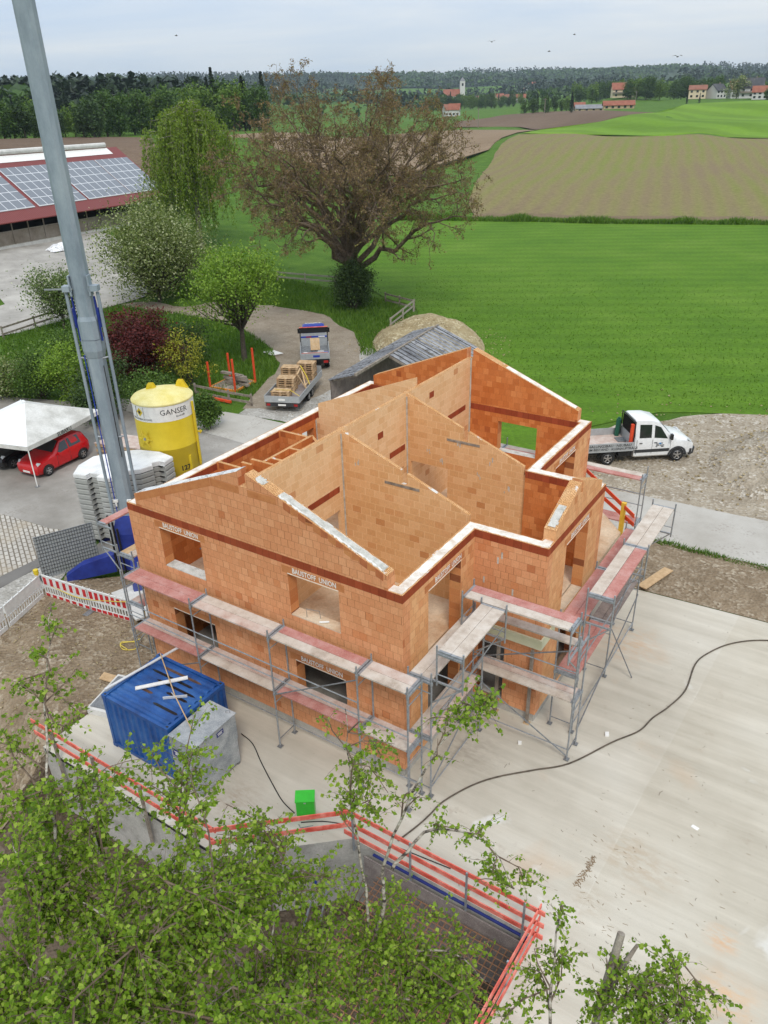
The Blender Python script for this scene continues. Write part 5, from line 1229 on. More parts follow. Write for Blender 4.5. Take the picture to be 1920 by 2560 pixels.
# white crew cab pickup
CAB = [(2.86,.40,.72,.80,.74,.62),(2.78,.34,.92,1.02,.86,.74),(2.35,.32,1.14,1.26,.95,.84),(1.82,.32,1.26,1.42,.98,.88),(1.50,.32,1.30,1.50,.985,.88),(.78,.32,1.33,2.28,.985,.80),(.25,.32,1.34,2.42,.985,.80),(-.40,.32,1.34,2.44,.985,.80),(-.52,.36,1.32,2.40,.97,.78)]
pk = thing('pickup_truck', 'white crew cab dropside truck parked on the stony ground beside the meadow', 'truck', (-1.2,26.25,.02), math.atan2(.618,.786))
MB().loft(body_rings(CAB)).build('cab', M['van_white'], pk, local=True, smooth=38)
mb = MB(); cross_glass(mb, CAB, 1.47, .84, .90, .92); mb.build('windscreen', M['glass'], pk, local=True)
for s in (-1, 1):
    for x0, x1, s0 in ((1.28,.52,.42),(.36,-.30,.0)):
        mb = MB(); side_glass(mb, CAB, x0, x1, .10, .80, s, s0, 0); mb.build('side_window', M['glass'], pk, local=True)
    mb = MB(); mb.box(-.5,1.42,s*.972-.012,s*.972+.018,.62,.80); mb.build('trim_strip', M['darkgrey'], pk, local=True)
    mb = MB()
    for x in (1.46,.44,-.42): mb.obox((x,s*.982,.95),(.006,0,0),(0,.008,0),(0,0,.40))
    mb.build('door_gap', M['darkgrey'], pk, local=True)
    for x in (.62,-.20): MB().obox((x,s*.995,1.16),(.08,0,0),(0,.015,0),(0,0,.018)).build('door_handle', M['black'], pk, local=True)
    MB().obox((1.40,s*1.12,1.50),(.06,0,0),(0,.10,0),(0,0,.15)).build('wing_mirror', M['black'], pk, local=True)
    MB().loft([[(2.70,s*.66,.98),(2.66,s*.84,.96),(2.40,s*.945,1.20),(2.48,s*.76,1.24)],[(2.80,s*.62,.98),(2.76,s*.82,.96),(2.42,s*.965,1.22),(2.52,s*.76,1.27)]][::s]).build('headlight', M['lamp_clear'], pk, local=True)
    mb = MB(); n = 16
    for x in (1.9,):
        mb.loft([[(x+q*math.cos(math.pi*k/n),s*y_,.36+q*math.sin(math.pi*k/n)) for k in range(n+1)] for q, y_ in ((.52,.93),(.52,1.0),(.43,1.004),(.43,.9))], cap=False, closed=False)
    mb.build('wheel_arch', M['darkgrey'], pk, local=True)
    for x in (1.9, -1.95): wheel(pk, x, s*.90, .39, .24, s)
    mb = MB(); mb.loft([[(-1.95+q*math.cos(math.pi*k/n),s*y_,.36+q*math.sin(math.pi*k/n)) for k in range(n+1)] for q, y_ in ((.50,.72),(.52,.72),(.52,1.02),(.49,1.02))], cap=False, closed=False); mb.build('mudguard', M['black'], pk, local=True)
MB().loft([[(2.62,-.93,.30),(2.95,-.70,.30),(2.95,.70,.30),(2.62,.93,.30)],[(2.62,-.96,.66),(2.99,-.70,.66),(2.99,.70,.66),(2.62,.96,.66)]]).build('bumper', M['darkgrey'], pk, local=True)
MB().box(-3.45,-.62,-.42,.42,.42,.62).box(-1.35,-.62,-.92,-.42,.45,.78).box(-1.35,-.62,.42,.92,.45,.78).build('chassis', M['black'], pk, local=True)
MB().box(-3.5,-.60,-1.04,1.04,.84,.92).build('bed_floor', M['plank_mix'], pk, local=True)
for y0, y1 in ((-1.075,-1.045),(1.045,1.075)):
    sbp = MB().box(-3.52,-.60,y0,y1,.80,1.30).build('sideboard', M['alu'], pk, local=True)
    if y0 < 0:
        for s_, zz, sz in (('SCHALUNGSBAU · NEUBAU',1.15,.21),('BAUEN IM BESTAND · KLEINAUFTRÄGE',.96,.19)):
            tx = text('lettering', s_, sz, M['ink'], None, frame((-2.05,-1.079,zz), (1,0,0), (0,0,1)), .001, off=.003)
            tx.parent = sbp
MB().box(-3.55,-3.52,-1.07,1.07,.80,1.30).build('tailboard', M['alu'], pk, local=True)
MB().box(-.60,-.57,-1.05,1.05,.86,1.50).build('headboard', M['alu'], pk, local=True)
mb = MB(); mb.box(-.585,-.575,-.80,.80,1.5,2.28)
for k in range(13): mb.tube([(-.60,-.78+.13*k,1.5),(-.60,-.78+.13*k,2.3)], .012, 4)
mb.tube([(-.60,-.95,1.0),(-.60,-.95,2.36),(-.60,.95,2.36),(-.60,.95,1.0)], .03, 6); mb.build('cab_guard', M['black'], pk, local=True)
MB().tube([(-.70,-.80,.94),(-.68,-.78,2.2)], .11, 8).build('orange_roll', M['orange_red'], pk, local=True)
MB().tube([(-.85,.85,.94),(-.80,.86,1.9)], .13, 8).tube([(-.80,.86,1.9),(-.78,.86,2.0)], .08, 8).build('folded_tarpaulin', flat('dark_green_cloth', (.015,.10,.06), .8), pk, local=True)
MB().box(-1.1,-.65,-.1,.5,.925,.97).build('drain_grate', M['galv_dark'], pk, local=True)
mb = MB()
for k, (x0,x1,z) in enumerate(((.66,.80,1.16),(.82,1.02,1.20),(.66,.84,1.08),(.88,1.10,1.08),(.64,.74,1.00),(.94,1.08,1.0))): mb.obox(((x0+x1)/2,-.992,z-.08),((x1-x0)/2,0,0),(0,.003,0),(0,0,.022))
mb.build('door_emblem', M['ink'], pk, local=True)
MB().obox((.88,-.993,1.10),(.05,0,0),(0,.004,0),(0,0,.045)).build('door_emblem', flat('emblem_blue', (.02,.20,.50), .4), pk, local=True)
# blue tipper seen from behind
tk = thing('tipper_truck', 'blue tipper truck seen from behind on the gravel lane', 'truck', (-26.3,30.1,.02), math.atan2(.78,-.62))
TC2 = [(5.55,.45,1.0,1.1,.90,.80),(5.40,.40,1.25,1.45,1.0,.88),(4.95,.40,1.35,2.35,1.0,.84),(4.3,.40,1.35,2.46,1.0,.84),(3.75,.40,1.35,2.42,.98,.84)]
MB().loft(body_rings(TC2)).build('cab', M['truck_blue'], tk, local=True, smooth=38)
mb = MB(); cross_glass(mb, TC2, 5.38, 4.98, .9, .92); mb.build('windscreen', M['glass'], tk, local=True)
rg = random.Random(8); mb = MB()
for k in range(16):
    y = -.62+.082*k; a = rg.uniform(.05,.14); x = 4.55+rg.uniform(-.08,.08)
    mb.obox((x,y,2.475),(a,0,-.005),(rg.uniform(-.02,.02),.018,0),(0,0,.004))
    if k % 3: mb.obox((x+a*rg.choice((-1,0,1)),y+.04,2.475),(.02,0,0),(0,.04,0),(0,0,.004))
mb.build('roof_lettering', M['white_paint'], tk, local=True)
MB().box(3.62,3.74,-1.12,1.12,1.95,2.36).build('tarpaulin_roll', M['black'], tk, local=True)
MB().box(3.58,3.78,-1.10,1.10,2.365,2.39).build('red_strip', M['red_rail'], tk, local=True)
for s in (-1,1):
    MB().obox((4.9,s*1.18,1.8),(.05,0,0),(0,.09,0),(0,0,.18)).build('wing_mirror', M['black'], tk, local=True)
    MB().box(0,3.5,s*1.08-.02,s*1.08+.02,.92,1.30).build('sideboard', M['alu'], tk, local=True)
    MB().box(3.44,3.56,s*1.05-.05,s*1.05+.05,1.0,2.2).build('corner_post', M['black'], tk, local=True)
    wheel(tk, .95, s*.86, .38, .40, s); wheel(tk, 4.55, s*.88, .38, .24, s)
    MB().box(-.06,.0,s*.78-.17,s*.78+.17,.60,.78).build('tail_light', M['lamp_red'], tk, local=True)
MB().box(3.44,3.52,-1.06,1.06,.95,1.95).build('headboard', M['alu'], tk, local=True)
MB().box(3.42,3.438,-1.0,1.0,1.62,1.74).build('blue_band', M['truck_blue'], tk, local=True)
MB().box(3.41,3.418,-.85,-.35,1.64,1.72).build('lettering', M['white_paint'], tk, local=True); MB().box(3.41,3.418,.2,.6,1.64,1.72).build('red_field', M['lamp_red'], tk, local=True)
MB().box(0,3.44,-1.06,1.06,.90,.96).build('bed_floor', M['galv_dark'], tk, local=True)
mb = MB(); mb.box(-.04,0,-1.09,1.09,.90,1.34)
for z in (1.0,1.12,1.24): mb.box(-.052,-.04,-1.05,1.05,z-.02,z+.02)
mb.build('tailboard', M['alu'], tk, local=True)
MB().box(-.058,-.053,-.35,.15,1.05,1.20).build('emblem', M['truck_blue'], tk, local=True)
MB().box(-.02,4.9,-.40,.40,.42,.80).box(-.02,.1,-1.0,1.0,.52,.86).build('chassis', M['black'], tk, local=True)
def inbed(name, label, cat, mbf, mat, x, y, z):
    m_ = tk.matrix_basis; p = m_ @ Vector((x,y,z)); mb = mbf(); o = mb.build(name, mat, loc=None); o.location = p; o.rotation_euler = tk.rotation_euler; return tag(o, label, cat)
tk.matrix_basis = Matrix.Translation(tk.location) @ Matrix.Rotation(math.atan2(.78,-.62),4,'Z')
def palmb(L=1.2, w=.8):
    mb = MB()
    for k in range(7): mb.box(-L/2,L/2,-w/2+k*(w-.09)/6,-w/2+k*(w-.09)/6+.09,.122,.144)
    for x in (-L/2,-.0725,L/2-.145): mb.box(x,x+.145,-w/2,w/2,.10,.121)
    for x in (-L/2,-.0725,L/2-.145):
        for y in (-w/2,-.05,w/2-.1): mb.box(x,x+.145,y,y+.1,.022,.099)
    for y in (-w/2,-.05,w/2-.1): mb.box(-L/2,L/2,y,y+.1,0,.021)
    return mb
inbed('wooden_pallet', 'light wooden slatted pallet leaning inside the blue truck bed', 'pallet', lambda: palmb(.95,.7).xf(Matrix.Rotation(R(-55),4,'Y')), M['wood'], 2.1, -.05, 1.42)
inbed('tool_bucket', 'grey bucket in the left rear of the blue truck bed', 'bucket', lambda: MB().tube([(0,0,0),(0,0,.3)], [.14,.18], 12).tube([(.2,.1,0),(.25,.1,.2)], .1, 8), M['conc_light'], .55, .70, .965)
inbed('tool_machine', 'pale machine beside the pallet in the blue truck bed', 'machine', lambda: MB().box(-.2,.2,-.25,.25,0,.25).tube([(-.1,-.2,.25),(-.1,-.2,.4),(-.1,.2,.4),(-.1,.2,.25)], .02, 5), M['alu_bright'], .7, -.45, .965)
inbed('blue_crate', 'bright blue crate in the right rear of the blue truck bed', 'crate', lambda: MB().box(-.3,.3,-.18,.18,0,.22).box(-.32,.32,-.2,.2,.22,.25), flat('crate_blue', (.03,.16,.50), .5), .5, -.84, .965)
inbed('timber_beam', 'reddish timber lying across the tailboard of the blue truck', 'timber', lambda: MB().box(-.05,.05,-1.0,1.0,0,.06), M['plank_red'], .15, 0, 1.30)
# trailer behind it
tr = thing('flat_trailer', 'grey aluminium two axle trailer loaded with wooden pallets', 'trailer', (-22.78,21.95,.02), math.atan2(.925,-.38))
MB().box(0,5.7,-1.15,1.15,.66,.74).build('bed_floor', M['plank_dark'], tr, local=True)
for s in (-1,1):
    MB().box(0,5.7,s*1.17-.018,s*1.17+.018,.68,1.10).build('sideboard', M['alu'], tr, local=True)
    for x in (2.45,3.30):
        wheel(tr, x, s*1.02, .31, .20, s)
    MB().box(1.95,3.8,s*1.05-.12,s*1.05+.12,.60,.655).build('mudguard', M['darkgrey'], tr, local=True)
    MB().box(-.05,-.005,s*.92-.12,s*.92+.12,.45,.60).build('tail_light', M['lamp_red'], tr, local=True)
tb = MB().box(-.018,.018,-1.15,1.15,.68,1.10).build('tailboard', M['alu'], tr, local=True)
MB().box(-.022,-.0185,-.22,.22,.80,.93).build('lettering', M['white_paint'], tb, local=True)
MB().box(5.68,5.715,-1.15,1.15,.68,1.40).build('headboard', M['alu'], tr, local=True)
MB().box(-.04,.05,-1.1,1.1,.42,.62).build('rear_bar', M['darkgrey'], tr, local=True)
MB().obox((-.046,0,.52),(.004,0,0),(0,.26,0),(0,0,.055)).build('number_plate', M['white_paint'], tr, local=True)
MB().box(.1,5.6,-.5,-.4,.5,.66).box(.1,5.6,.4,.5,.5,.66).beam((5.6,-.4,.55),(7.2,0,.5),.08,.1).beam((5.6,.4,.55),(7.2,0,.5),.08,.1).build('chassis', M['galv_dark'], tr, local=True)
TM = Matrix.Translation(tr.location) @ Matrix.Rotation(math.atan2(.925,-.38),4,'Z')
pal0 = palmb().build('wooden_pallet', M['pallet']); first = True
ordn = ['bottom','second','third','fourth','fifth','sixth','seventh','eighth']
rg = random.Random(21)
def stack(x, y, n, where, rot=R(90), top=None):
    global first
    for k in range(n):
        o = pal0 if first else pal0.copy()
        if not first: COL.objects.link(o)
        first = False
        p = TM @ Vector((x+rg.uniform(-.03,.03), y+rg.uniform(-.03,.03), .745+k*.149)); o.location = p
        o.rotation_euler = (0,0,math.atan2(.925,-.38)+rot+rg.uniform(-.04,.04))
        pos = 'top' if k == n-1 else ordn[k]+('' if k == 0 else ' from the bottom')
        tag(o, f'{pos} pallet of the {where} stack on the grey trailer', 'pallet', 'wooden pallets on the trailer')
stack(.95,.30,3,'low rear'); stack(2.35,.35,6,'middle'); stack(3.75,.45,8,'tall left front',R(90)); stack(4.85,-.35,8,'tall right front',R(90))
def strip_strap(pts, label):
    o = MB(); 
    P = [TM@Vector(p) for p in pts]
    for a, b in zip(P, P[1:]): o.beam(a, b, .05, .006)
    tag(o.build('yellow_strap', M['yellow'], loc=tuple(P[0])), label, 'strap')
strip_strap([(.95,1.1,1.05),(.95,.7,1.205),(.95,-.3,1.205),(.75,-1.12,.80)], 'yellow strap over the low rear pallets on the trailer')
strip_strap([(3.9,-.2,1.95),(3.3,-.75,1.45),(2.9,-1.1,.90)], 'yellow strap hanging beside the tall pallets on the trailer')
t = thing('timber_trestle', 'pale timber frame leaning on the pallets at the right of the trailer', 'frame', tuple(TM@Vector((3.1,-.6,.745))))
for a, b in (((3.5,-.85,.75),(3.5,-.3,1.85)),((2.6,-.9,.75),(2.6,-.35,1.75)),((2.55,-.35,1.75),(3.55,-.28,1.87)),((2.55,-.8,.95),(3.55,-.8,.95)),((2.6,-.88,.8),(3.5,-.4,1.7))):
    MB().beam(TM@Vector(a), TM@Vector(b), .09, .04).build('batten', M['wood'], t)
# ---------------------------------------------------------------- tent
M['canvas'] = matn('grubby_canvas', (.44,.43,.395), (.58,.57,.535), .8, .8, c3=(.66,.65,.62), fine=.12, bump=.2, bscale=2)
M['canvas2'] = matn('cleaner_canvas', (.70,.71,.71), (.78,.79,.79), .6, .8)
tent = thing('party_tent', 'large white canvas tent roof over the parked cars', 'tent', (-30.5,9.0,0))
tcn = [(-27.05,6.75),(-28.3,12.4),(-34.0,11.1),(-32.75,5.45)]; zt0, zt1 = 2.32, 3.42
rA, rB = Vector((-30.25,9.1,zt1)), Vector((-30.62,9.25,zt1))
def canvas(a, b, top0, top1, name, mat):
    mb = MB(); a, b = Vector((*a,zt0)), Vector((*b,zt0)); n = 10; rows = []
    for i in range(n+1):
        f = i/n; rows.append([])
        for j in range(n+1):
            g = j/n; p = a+(b-a)*g; q = top0+(top1-top0)*g; w = p+(q-p)*f
            w.z -= .07*math.sin(math.pi*f)*(.5+.5*math.sin(math.pi*g)) + .05*math.sin(math.pi*g)*(1-f); rows[-1].append(w)
    for i in range(n):
        for j in range(n): mb.add([rows[i][j],rows[i][j+1],rows[i+1][j+1],rows[i+1][j]], [(0,1,2,3)])
    return mb.build(name, mat, tent, smooth=True)
for k in range(4):
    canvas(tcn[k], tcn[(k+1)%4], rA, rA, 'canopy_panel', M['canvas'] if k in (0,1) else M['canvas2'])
    a, b = Vector((*tcn[k],zt0)), Vector((*tcn[(k+1)%4],zt0)); mb = MB(); n = 12
    for j in range(n):
        g0, g1 = j/n, (j+1)/n; s0, s1 = .05*math.sin(math.pi*g0), .05*math.sin(math.pi*g1)
        p, q = a+(b-a)*g0, a+(b-a)*g1; mb.add([p-UP*(s0+.24), q-UP*(s1+.24), q-UP*s1, p-UP*s0], [(0,1,2,3)])
    va = mb.build('valance', M['canvas'], tent)
    if k == 0:
        d = (b-a).normalized(); c = a+(b-a)*.47-UP*.17; nn = Vector((d.y,-d.x,0))*.012
        text('lettering', 'SUBARU', .30, M['ink'], va, frame(c+nn, d, (0,0,1)), .002, off=.004)
    ctr = Vector((-30.5,8.9,0)); pz = Vector((*tcn[k],0)); pz = pz + (ctr-pz).normalized()*.05
    MB().tube([pz+UP*.02, pz+UP*2.35], .03, 8).build('leg', M['white_paint'], tent); MB().obox(pz+UP*.015, (.11,0,0), (0,.11,0), (0,0,.015)).build('foot_plate', M['galv_dark'], tent)
MB().tube([rA-UP*.03, rB-UP*.03], .10, 8).build('ridge_cap', M['canvas2'], tent)
# pile of formwork boards beside the silo
t = thing('board_pile', 'pile of formwork boards under a brown sheet between tent and silo', 'pile', (-26.0,11.9,0))
pa, pb, pc = Vector((-27.55,11.05,0)), Vector((-24.55,11.75,0)), Vector((-26.0,13.1,0)); e1 = (pb-pa)/2; e2 = (pc-(pa+pb)/2).normalized()*.8
ctr = (pa+pb)/2 + e2
for k in range(5): MB().obox(ctr+UP*(.09+.16*k), e1*(1-.02*(k%2)), e2*(1-.03*(k%2)), UP*.06).build('board_layer', M['wood_old'] if k%2 else M['wood'], t)
MB().obox(ctr+UP*.86, e1*1.02, e2*1.03, UP*.03).build('cover_board', M['plank_mix'], t)
# orange stillage with old beams
t = thing('orange_stillage', 'orange steel stillage with four uprights stacked with old dark timbers', 'stillage', (-29.3,24.3,0))
sp = [(-30.35,23.1),(-28.15,23.3),(-28.4,25.65),(-30.6,25.4)]
for i, (x,y) in enumerate(sp): MB().beam((x,y,.1),(x,y,(2.0,2.45,2.6,2.0)[i]),.10,.12,up=(0,1,0)).build('upright', M['orange_red'], t)
for a, b in ((0,1),(1,2),(2,3),(3,0)): MB().beam((*sp[a],.16),(*sp[b],.16),.12,.14).build('base_beam', flat('orange_paint', (.62,.22,.03), .5), t)
MB().add([(*p,.22) for p in sp], [(0,1,2,3)]).build('floor_plate', M['wood_old'], t)
rg = random.Random(6)
for k in range(13):
    lay = [0,0,0,0,1,1,1,2,2,2,3,3,4][k]; x0 = -29.4+.38*(k%4)-.08*lay; y = 24.2+.3*((k*7)%4)*.6
    o = MB().obox((x0,y,.33+lay*.17),(.42,.08*rg.uniform(-1,1),0),(-.02,.13,0),(0,0,.075)).build('old_timber', M['wood_old'], loc=(x0,y,.25+lay*.17))
    tag(o, 'short dark old timber heaped on the orange stillage', 'timber', 'old timbers on the stillage')
def board_fence(label, posts, h=1.0, z=(.88,.45), mat='wood_old', w=.16, group='weathered board fences', gz=terr):
    P = [Vector((x,y,gz(x,y))) for x,y in posts]; t = thing('board_fence', label, 'fence', tuple(P[0]), 0, group)
    for p in P: MB().beam(p-UP*.1, p+UP*(h+.06), .11, .11, up=(0,1,0)).build('post', M[mat], t)
    for a, b in zip(P, P[1:]):
        n = Vector(((b-a).y,-(b-a).x,0)).normalized()*.08
        for zz in z: MB().beam(a+UP*zz+n-(b-a)*.01, b+UP*zz+n+(b-a)*.01, .04, w).build('rail', M[mat], t)
    return t
M['wood_pale'] = matn('pale_weathered_board', (.32,.28,.23), (.42,.38,.32), 4, .9, fine=.2)
board_fence('grey board fence in front of the yellow silo shrub and orange stillage', [(-30.4,21.7),(-27.3,21.75),(-25.4,21.9)], .8, (.72,.28), 'wood_old')
o = lying('orange_beam', 'long orange beam on the ground under the grey board fence', 'beam', (-29.8,21.45,.16),(-26.9,21.5,.16),.14,.16,M['orange_red'])
board_fence('pale board fence on the grass left of the big brown tree', [(-50.5,54.6),(-47,55.2),(-43.2,55.8),(-40,56.3)], 1.1, (1.0,.5), 'wood_pale')
board_fence('dark board fence between the shrub and the meadow', [(-33.9,51.5),(-31.8,50.8),(-29.7,50.1)], 1.0, (.9,.3), 'wood_old')
board_fence('pale leaning board fence beside the gravel heap', [(-29.6,49.8),(-28.7,46.4),(-27.8,42.9)], 1.0, (.9,.4), 'wood_pale')
board_fence('dark board fence along the orchard below the farmyard', [(-56.6,24.2),(-57.4,28.0),(-57.9,31.5),(-57.4,35.0)], 1.1, (1.0,.45), 'wood_old')
board_fence('short weathered board fence among the left bushes', [(-42.0,19.2),(-39.5,20.3)], .9, (.8,.3), 'wood_pale')
# ---------------------------------------------------------------- heaps, shed, barn, far buildings
def heap(name, label, pts, mat, step, hf, seed=0):
    o = sheet(name, pts, mat, 0, step, hf, kind=None); return tag(o, label, 'heap')
def bump_h(cx, cy, rx, ry, h, ang, x, y, sd=0):
    c, s = math.cos(ang), math.sin(ang); u = ((x-cx)*c+(y-cy)*s)/rx; v = (-(x-cx)*s+(y-cy)*c)/ry; d = u*u+v*v
    return h*max(0,1-d)**.8*(1+.25*noise.noise(Vector((x*.5,y*.5,sd)))) if d < 1 else 0
def ell(cx, cy, rx, ry, ang, n=40):
    c, s = math.cos(ang), math.sin(ang); return [(cx+rx*math.cos(2*math.pi*k/n)*c-ry*math.sin(2*math.pi*k/n)*s, cy+rx*math.cos(2*math.pi*k/n)*s+ry*math.sin(2*math.pi*k/n)*c) for k in range(n)]
GH = (-22.6,40.4,6.3,4.6,R(-50))
heap('gravel_heap', 'brown gravel heap behind the old shed roof', ell(*GH[:4],GH[4]), G['heap'], .45,
     lambda x,y: bump_h(*GH[:4],2.05,GH[4],x,y,3)*(1+.35*noise.noise(Vector((x*.22,y*.22,12))))+.10*noise.noise(Vector((x*1.7,y*1.7,2)))-.03)
GR = (12.0,31.2,10.5,7.2,R(30))
heap('gravel_heap', 'wide pale gravel heap in front of the white truck at the right edge', ell(*GR[:4],GR[4],60), G['dirt_light'], .55,
     lambda x,y: bump_h(*GR[:4],1.7,GR[4],x,y,5)+.10*noise.noise(Vector((x*1.6,y*1.6,2)))*min(1,2*bump_h(*GR[:4],1.7,GR[4],x,y,5))-.04)
# loose stones over heaps and dirt
rg = random.Random(9); mb = MB()
def stone(c, r):
    vs = [(c[0]+r*rg.uniform(.7,1.2)*dx, c[1]+r*rg.uniform(.7,1.2)*dy, c[2]+r*rg.uniform(.5,.9)*dz) for dx,dy,dz in ((1,0,0),(0,1,0),(-1,0,0),(0,-1,0),(0,0,1),(0,0,-1))]
    mb.add(vs, [(0,1,4),(1,2,4),(2,3,4),(3,0,4),(1,0,5),(2,1,5),(3,2,5),(0,3,5)])
for k in range(1500):
    x, y = rg.gauss(8.5,6), rg.gauss(29,5)
    if not (21.8 < y < 38.5 and x > -6): continue
    stone((x,y,bump_h(*GR[:4],1.7,GR[4],x,y,5)+.05), rg.uniform(.03,.10))
for k in range(700):
    x, y = rg.uniform(-17.5,-10.6), rg.uniform(-6,1.2); stone((x,y,terr(x,y)+.14), rg.uniform(.015,.05))
for k in range(500):
    x, y = rg.uniform(-24,-13), rg.uniform(21.2,34); stone((x,y,.03), rg.uniform(.02,.06))
for k in range(600):
    a = rg.uniform(0,2*math.pi); q = math.sqrt(rg.random()); x = GH[0]+7*q*math.cos(a); y = GH[1]+7*q*math.sin(a); z = bump_h(*GH[:4],2.0,GH[4],x,y,3)
    stone((x,y,z+.03), rg.uniform(.03,.08))
tag(mb.build('loose_stones', G['heap'], uv=False), 'loose stones scattered over the heaps and bare ground', 'stones', kind='stuff')
# old shed roof: grey board roof standing low over timber posts
sh = thing('old_shed', 'low old shed with a weathered grey board roof behind the back gable', 'shed', (-17.5,29.5,0))
def shedroof():
    m, t, b = newmat('grey_roof_boards', .9, 0, .1)
    co = coord(t, 'UV'); s = N(t, 'ShaderNodeSeparateXYZ'); LK(t, co, s.inputs[0])
    cl = math_(t,'FLOOR', math_(t,'DIVIDE', s.outputs[1], .36)); wn = N(t,'ShaderNodeTexWhiteNoise', noise_dimensions='1D'); LK(t, cl, wn.inputs['W'])
    col = ramp(t, wn.outputs['Value'], [(0,(.16,.165,.18)),(.5,(.25,.255,.27)),(1,(.36,.365,.38))])
    col = mixc(t, ramp(t, noise_(t, coord(t), 2.2, 6, .7), [(.5,(0,0,0)),(.62,(.8,)*3)]), col, (.06,.058,.06))
    LK(t, col, b.inputs['Base Color']); return m
M['shed'] = shedroof()
r0, r1 = Vector((-17.35,22.6,3.2)), Vector((-18.7,35.2,3.2)); ed = Vector((3.9,-.35,-1.25)); el_ = Vector((-2.2,.1,-.72))
rd = (r1-r0); n = 30
rg = random.Random(2)
for k in range(n):
    f0, f1 = .36+.64*k/n, .36+.64*(k+1)/n-.004; lift = UP*(.0 if k%2 else .05)
    a0, a1 = r0+rd*f0, r0+rd*f1; e = ed*rg.uniform(.97,1.03)
    mb = MB(); mb.add([a0+lift,a0+e+lift,a1+e+lift,a1+lift,a0+lift-UP*.03,a0+e+lift-UP*.03,a1+e+lift-UP*.03,a1+lift-UP*.03], [(0,1,2,3),(7,6,5,4),(0,4,5,1),(1,5,6,2),(2,6,7,3),(3,7,4,0)])
    mb.build('roof_board', M['shed'], sh)
mb = MB()
for k in range(14):
    g0, g1 = k/14, (k+1)/14-.008
    p = [r0+el_*g0, r0+el_*g1, r1+el_*g1, r1+el_*g0]; l = UP*(.03 if k%2 else 0)
    mb.add([q+l for q in p]+[q+l-UP*.03 for q in p], [(3,2,1,0),(4,5,6,7),(0,1,5,4),(1,2,6,5),(2,3,7,6),(3,0,4,7)])
mb.build('roof_slope', M['shed'], sh)
MB().beam(r0,r1,.14,.16).build('ridge_beam', M['wood_old'], sh)
e0_, e1_ = r0+el_*.9, r1+el_*.9
MB().add([(e0_.x,e0_.y,0),(e1_.x,e1_.y,0),(e1_.x,e1_.y,e1_.z-.08),(e0_.x,e0_.y,e0_.z-.08),(e0_.x+.05,e0_.y,0),(e1_.x+.05,e1_.y,0),(e1_.x+.05,e1_.y,e1_.z-.08),(e0_.x+.05,e0_.y,e0_.z-.08)], [(3,2,1,0),(4,5,6,7)]).build('interior_dark', M['plank_dark'], sh)  # added dark sheet standing in for the shaded shed interior, blocks the view through
for f in (.02,.36,.68,.98):
    for e, zz in ((ed*.93,1.0),(el_*.93,1.0)):
        if f < .3 and e == ed*.93: continue
        p = r0+rd*f+e; MB().beam((p.x,p.y,-.05),(p.x,p.y,p.z-.05),.14,.14,up=(0,1,0)).build('post', M['wood_old'], sh)
        MB().beam(r0+rd*f-UP*.1, r0+rd*f+e/.93-UP*.1, .10,.14).build('rafter', M['wood_old'], sh)
for k, (x,y,a) in enumerate(((-19.2,24.6,.4),(-18.9,25.3,.9),(-19.3,25.9,.2),(-18.6,24.2,1.2))):
    o = MB().obox((x,y,1.0+.12*k),(.7*math.cos(a),.7*math.sin(a),.12),(-.16*math.sin(a),.16*math.cos(a),0),(0,0,.03)).build('firewood_board', M['wood'], loc=(x,y,.9+.12*k))
    tag(o, ('lowest','second','third','uppermost')[k]+' pale board on the rubble box at the near end of the old shed', 'board', 'pale boards by the shed')
t = thing('rubble_box', 'grey metal box with rubble and boards at the near end of the old shed', 'box', (-19.0,25.0,0))
MB().box(-19.9,-18.1,24.0,24.06,0,.85).box(-19.9,-18.1,25.95,26.0,0,.85).box(-19.96,-19.9,24.0,26.0,0,.85).box(-18.1,-18.04,24.0,26.0,0,.85).box(-19.9,-18.1,24.06,25.95,.5,.62).build('bin', M['alu'], t)
o = MB().obox((-32.3,32.2,.05),(.75,-.25,.03),(.2,.42,0),(0,0,.02)).build('white_sheet', M['white_paint'], loc=(-32.3,32.2,.02)); tag(o, 'small white sheet lying at the grassy edge of the gravel lane', 'sheet')
# white tarpaulin on the farmyard
mb = MB(); n = 22; ctrp = Vector((-82.2,50.0,terr(-82.2,50.0)+.03)); vs = []
for i in range(n+1):
    for j in range(n+1):
        u, v = 2*i/n-1, 2*j/n-1; d = max(0,1-(u*u+v*v)*.9)
        vs.append((ctrp.x+u*1.3+.2*noise.noise(Vector((u*3,v*3,1))), ctrp.y+v*2.2+.2*noise.noise(Vector((u*3,v*3,4))), ctrp.z+.75*d**.7+.12*noise.noise(Vector((u*4,v*4,9)))*(.3+d)))
mb.add(vs, [(i*(n+1)+j,(i+1)*(n+1)+j,(i+1)*(n+1)+j+1,i*(n+1)+j+1) for i in range(n) for j in range(n)])
o = mb.build('tarpaulin', M['foil'], loc=tuple(ctrp), smooth=True); tag(o, 'crumpled white tarpaulin over a low heap on the farmyard concrete', 'tarpaulin')
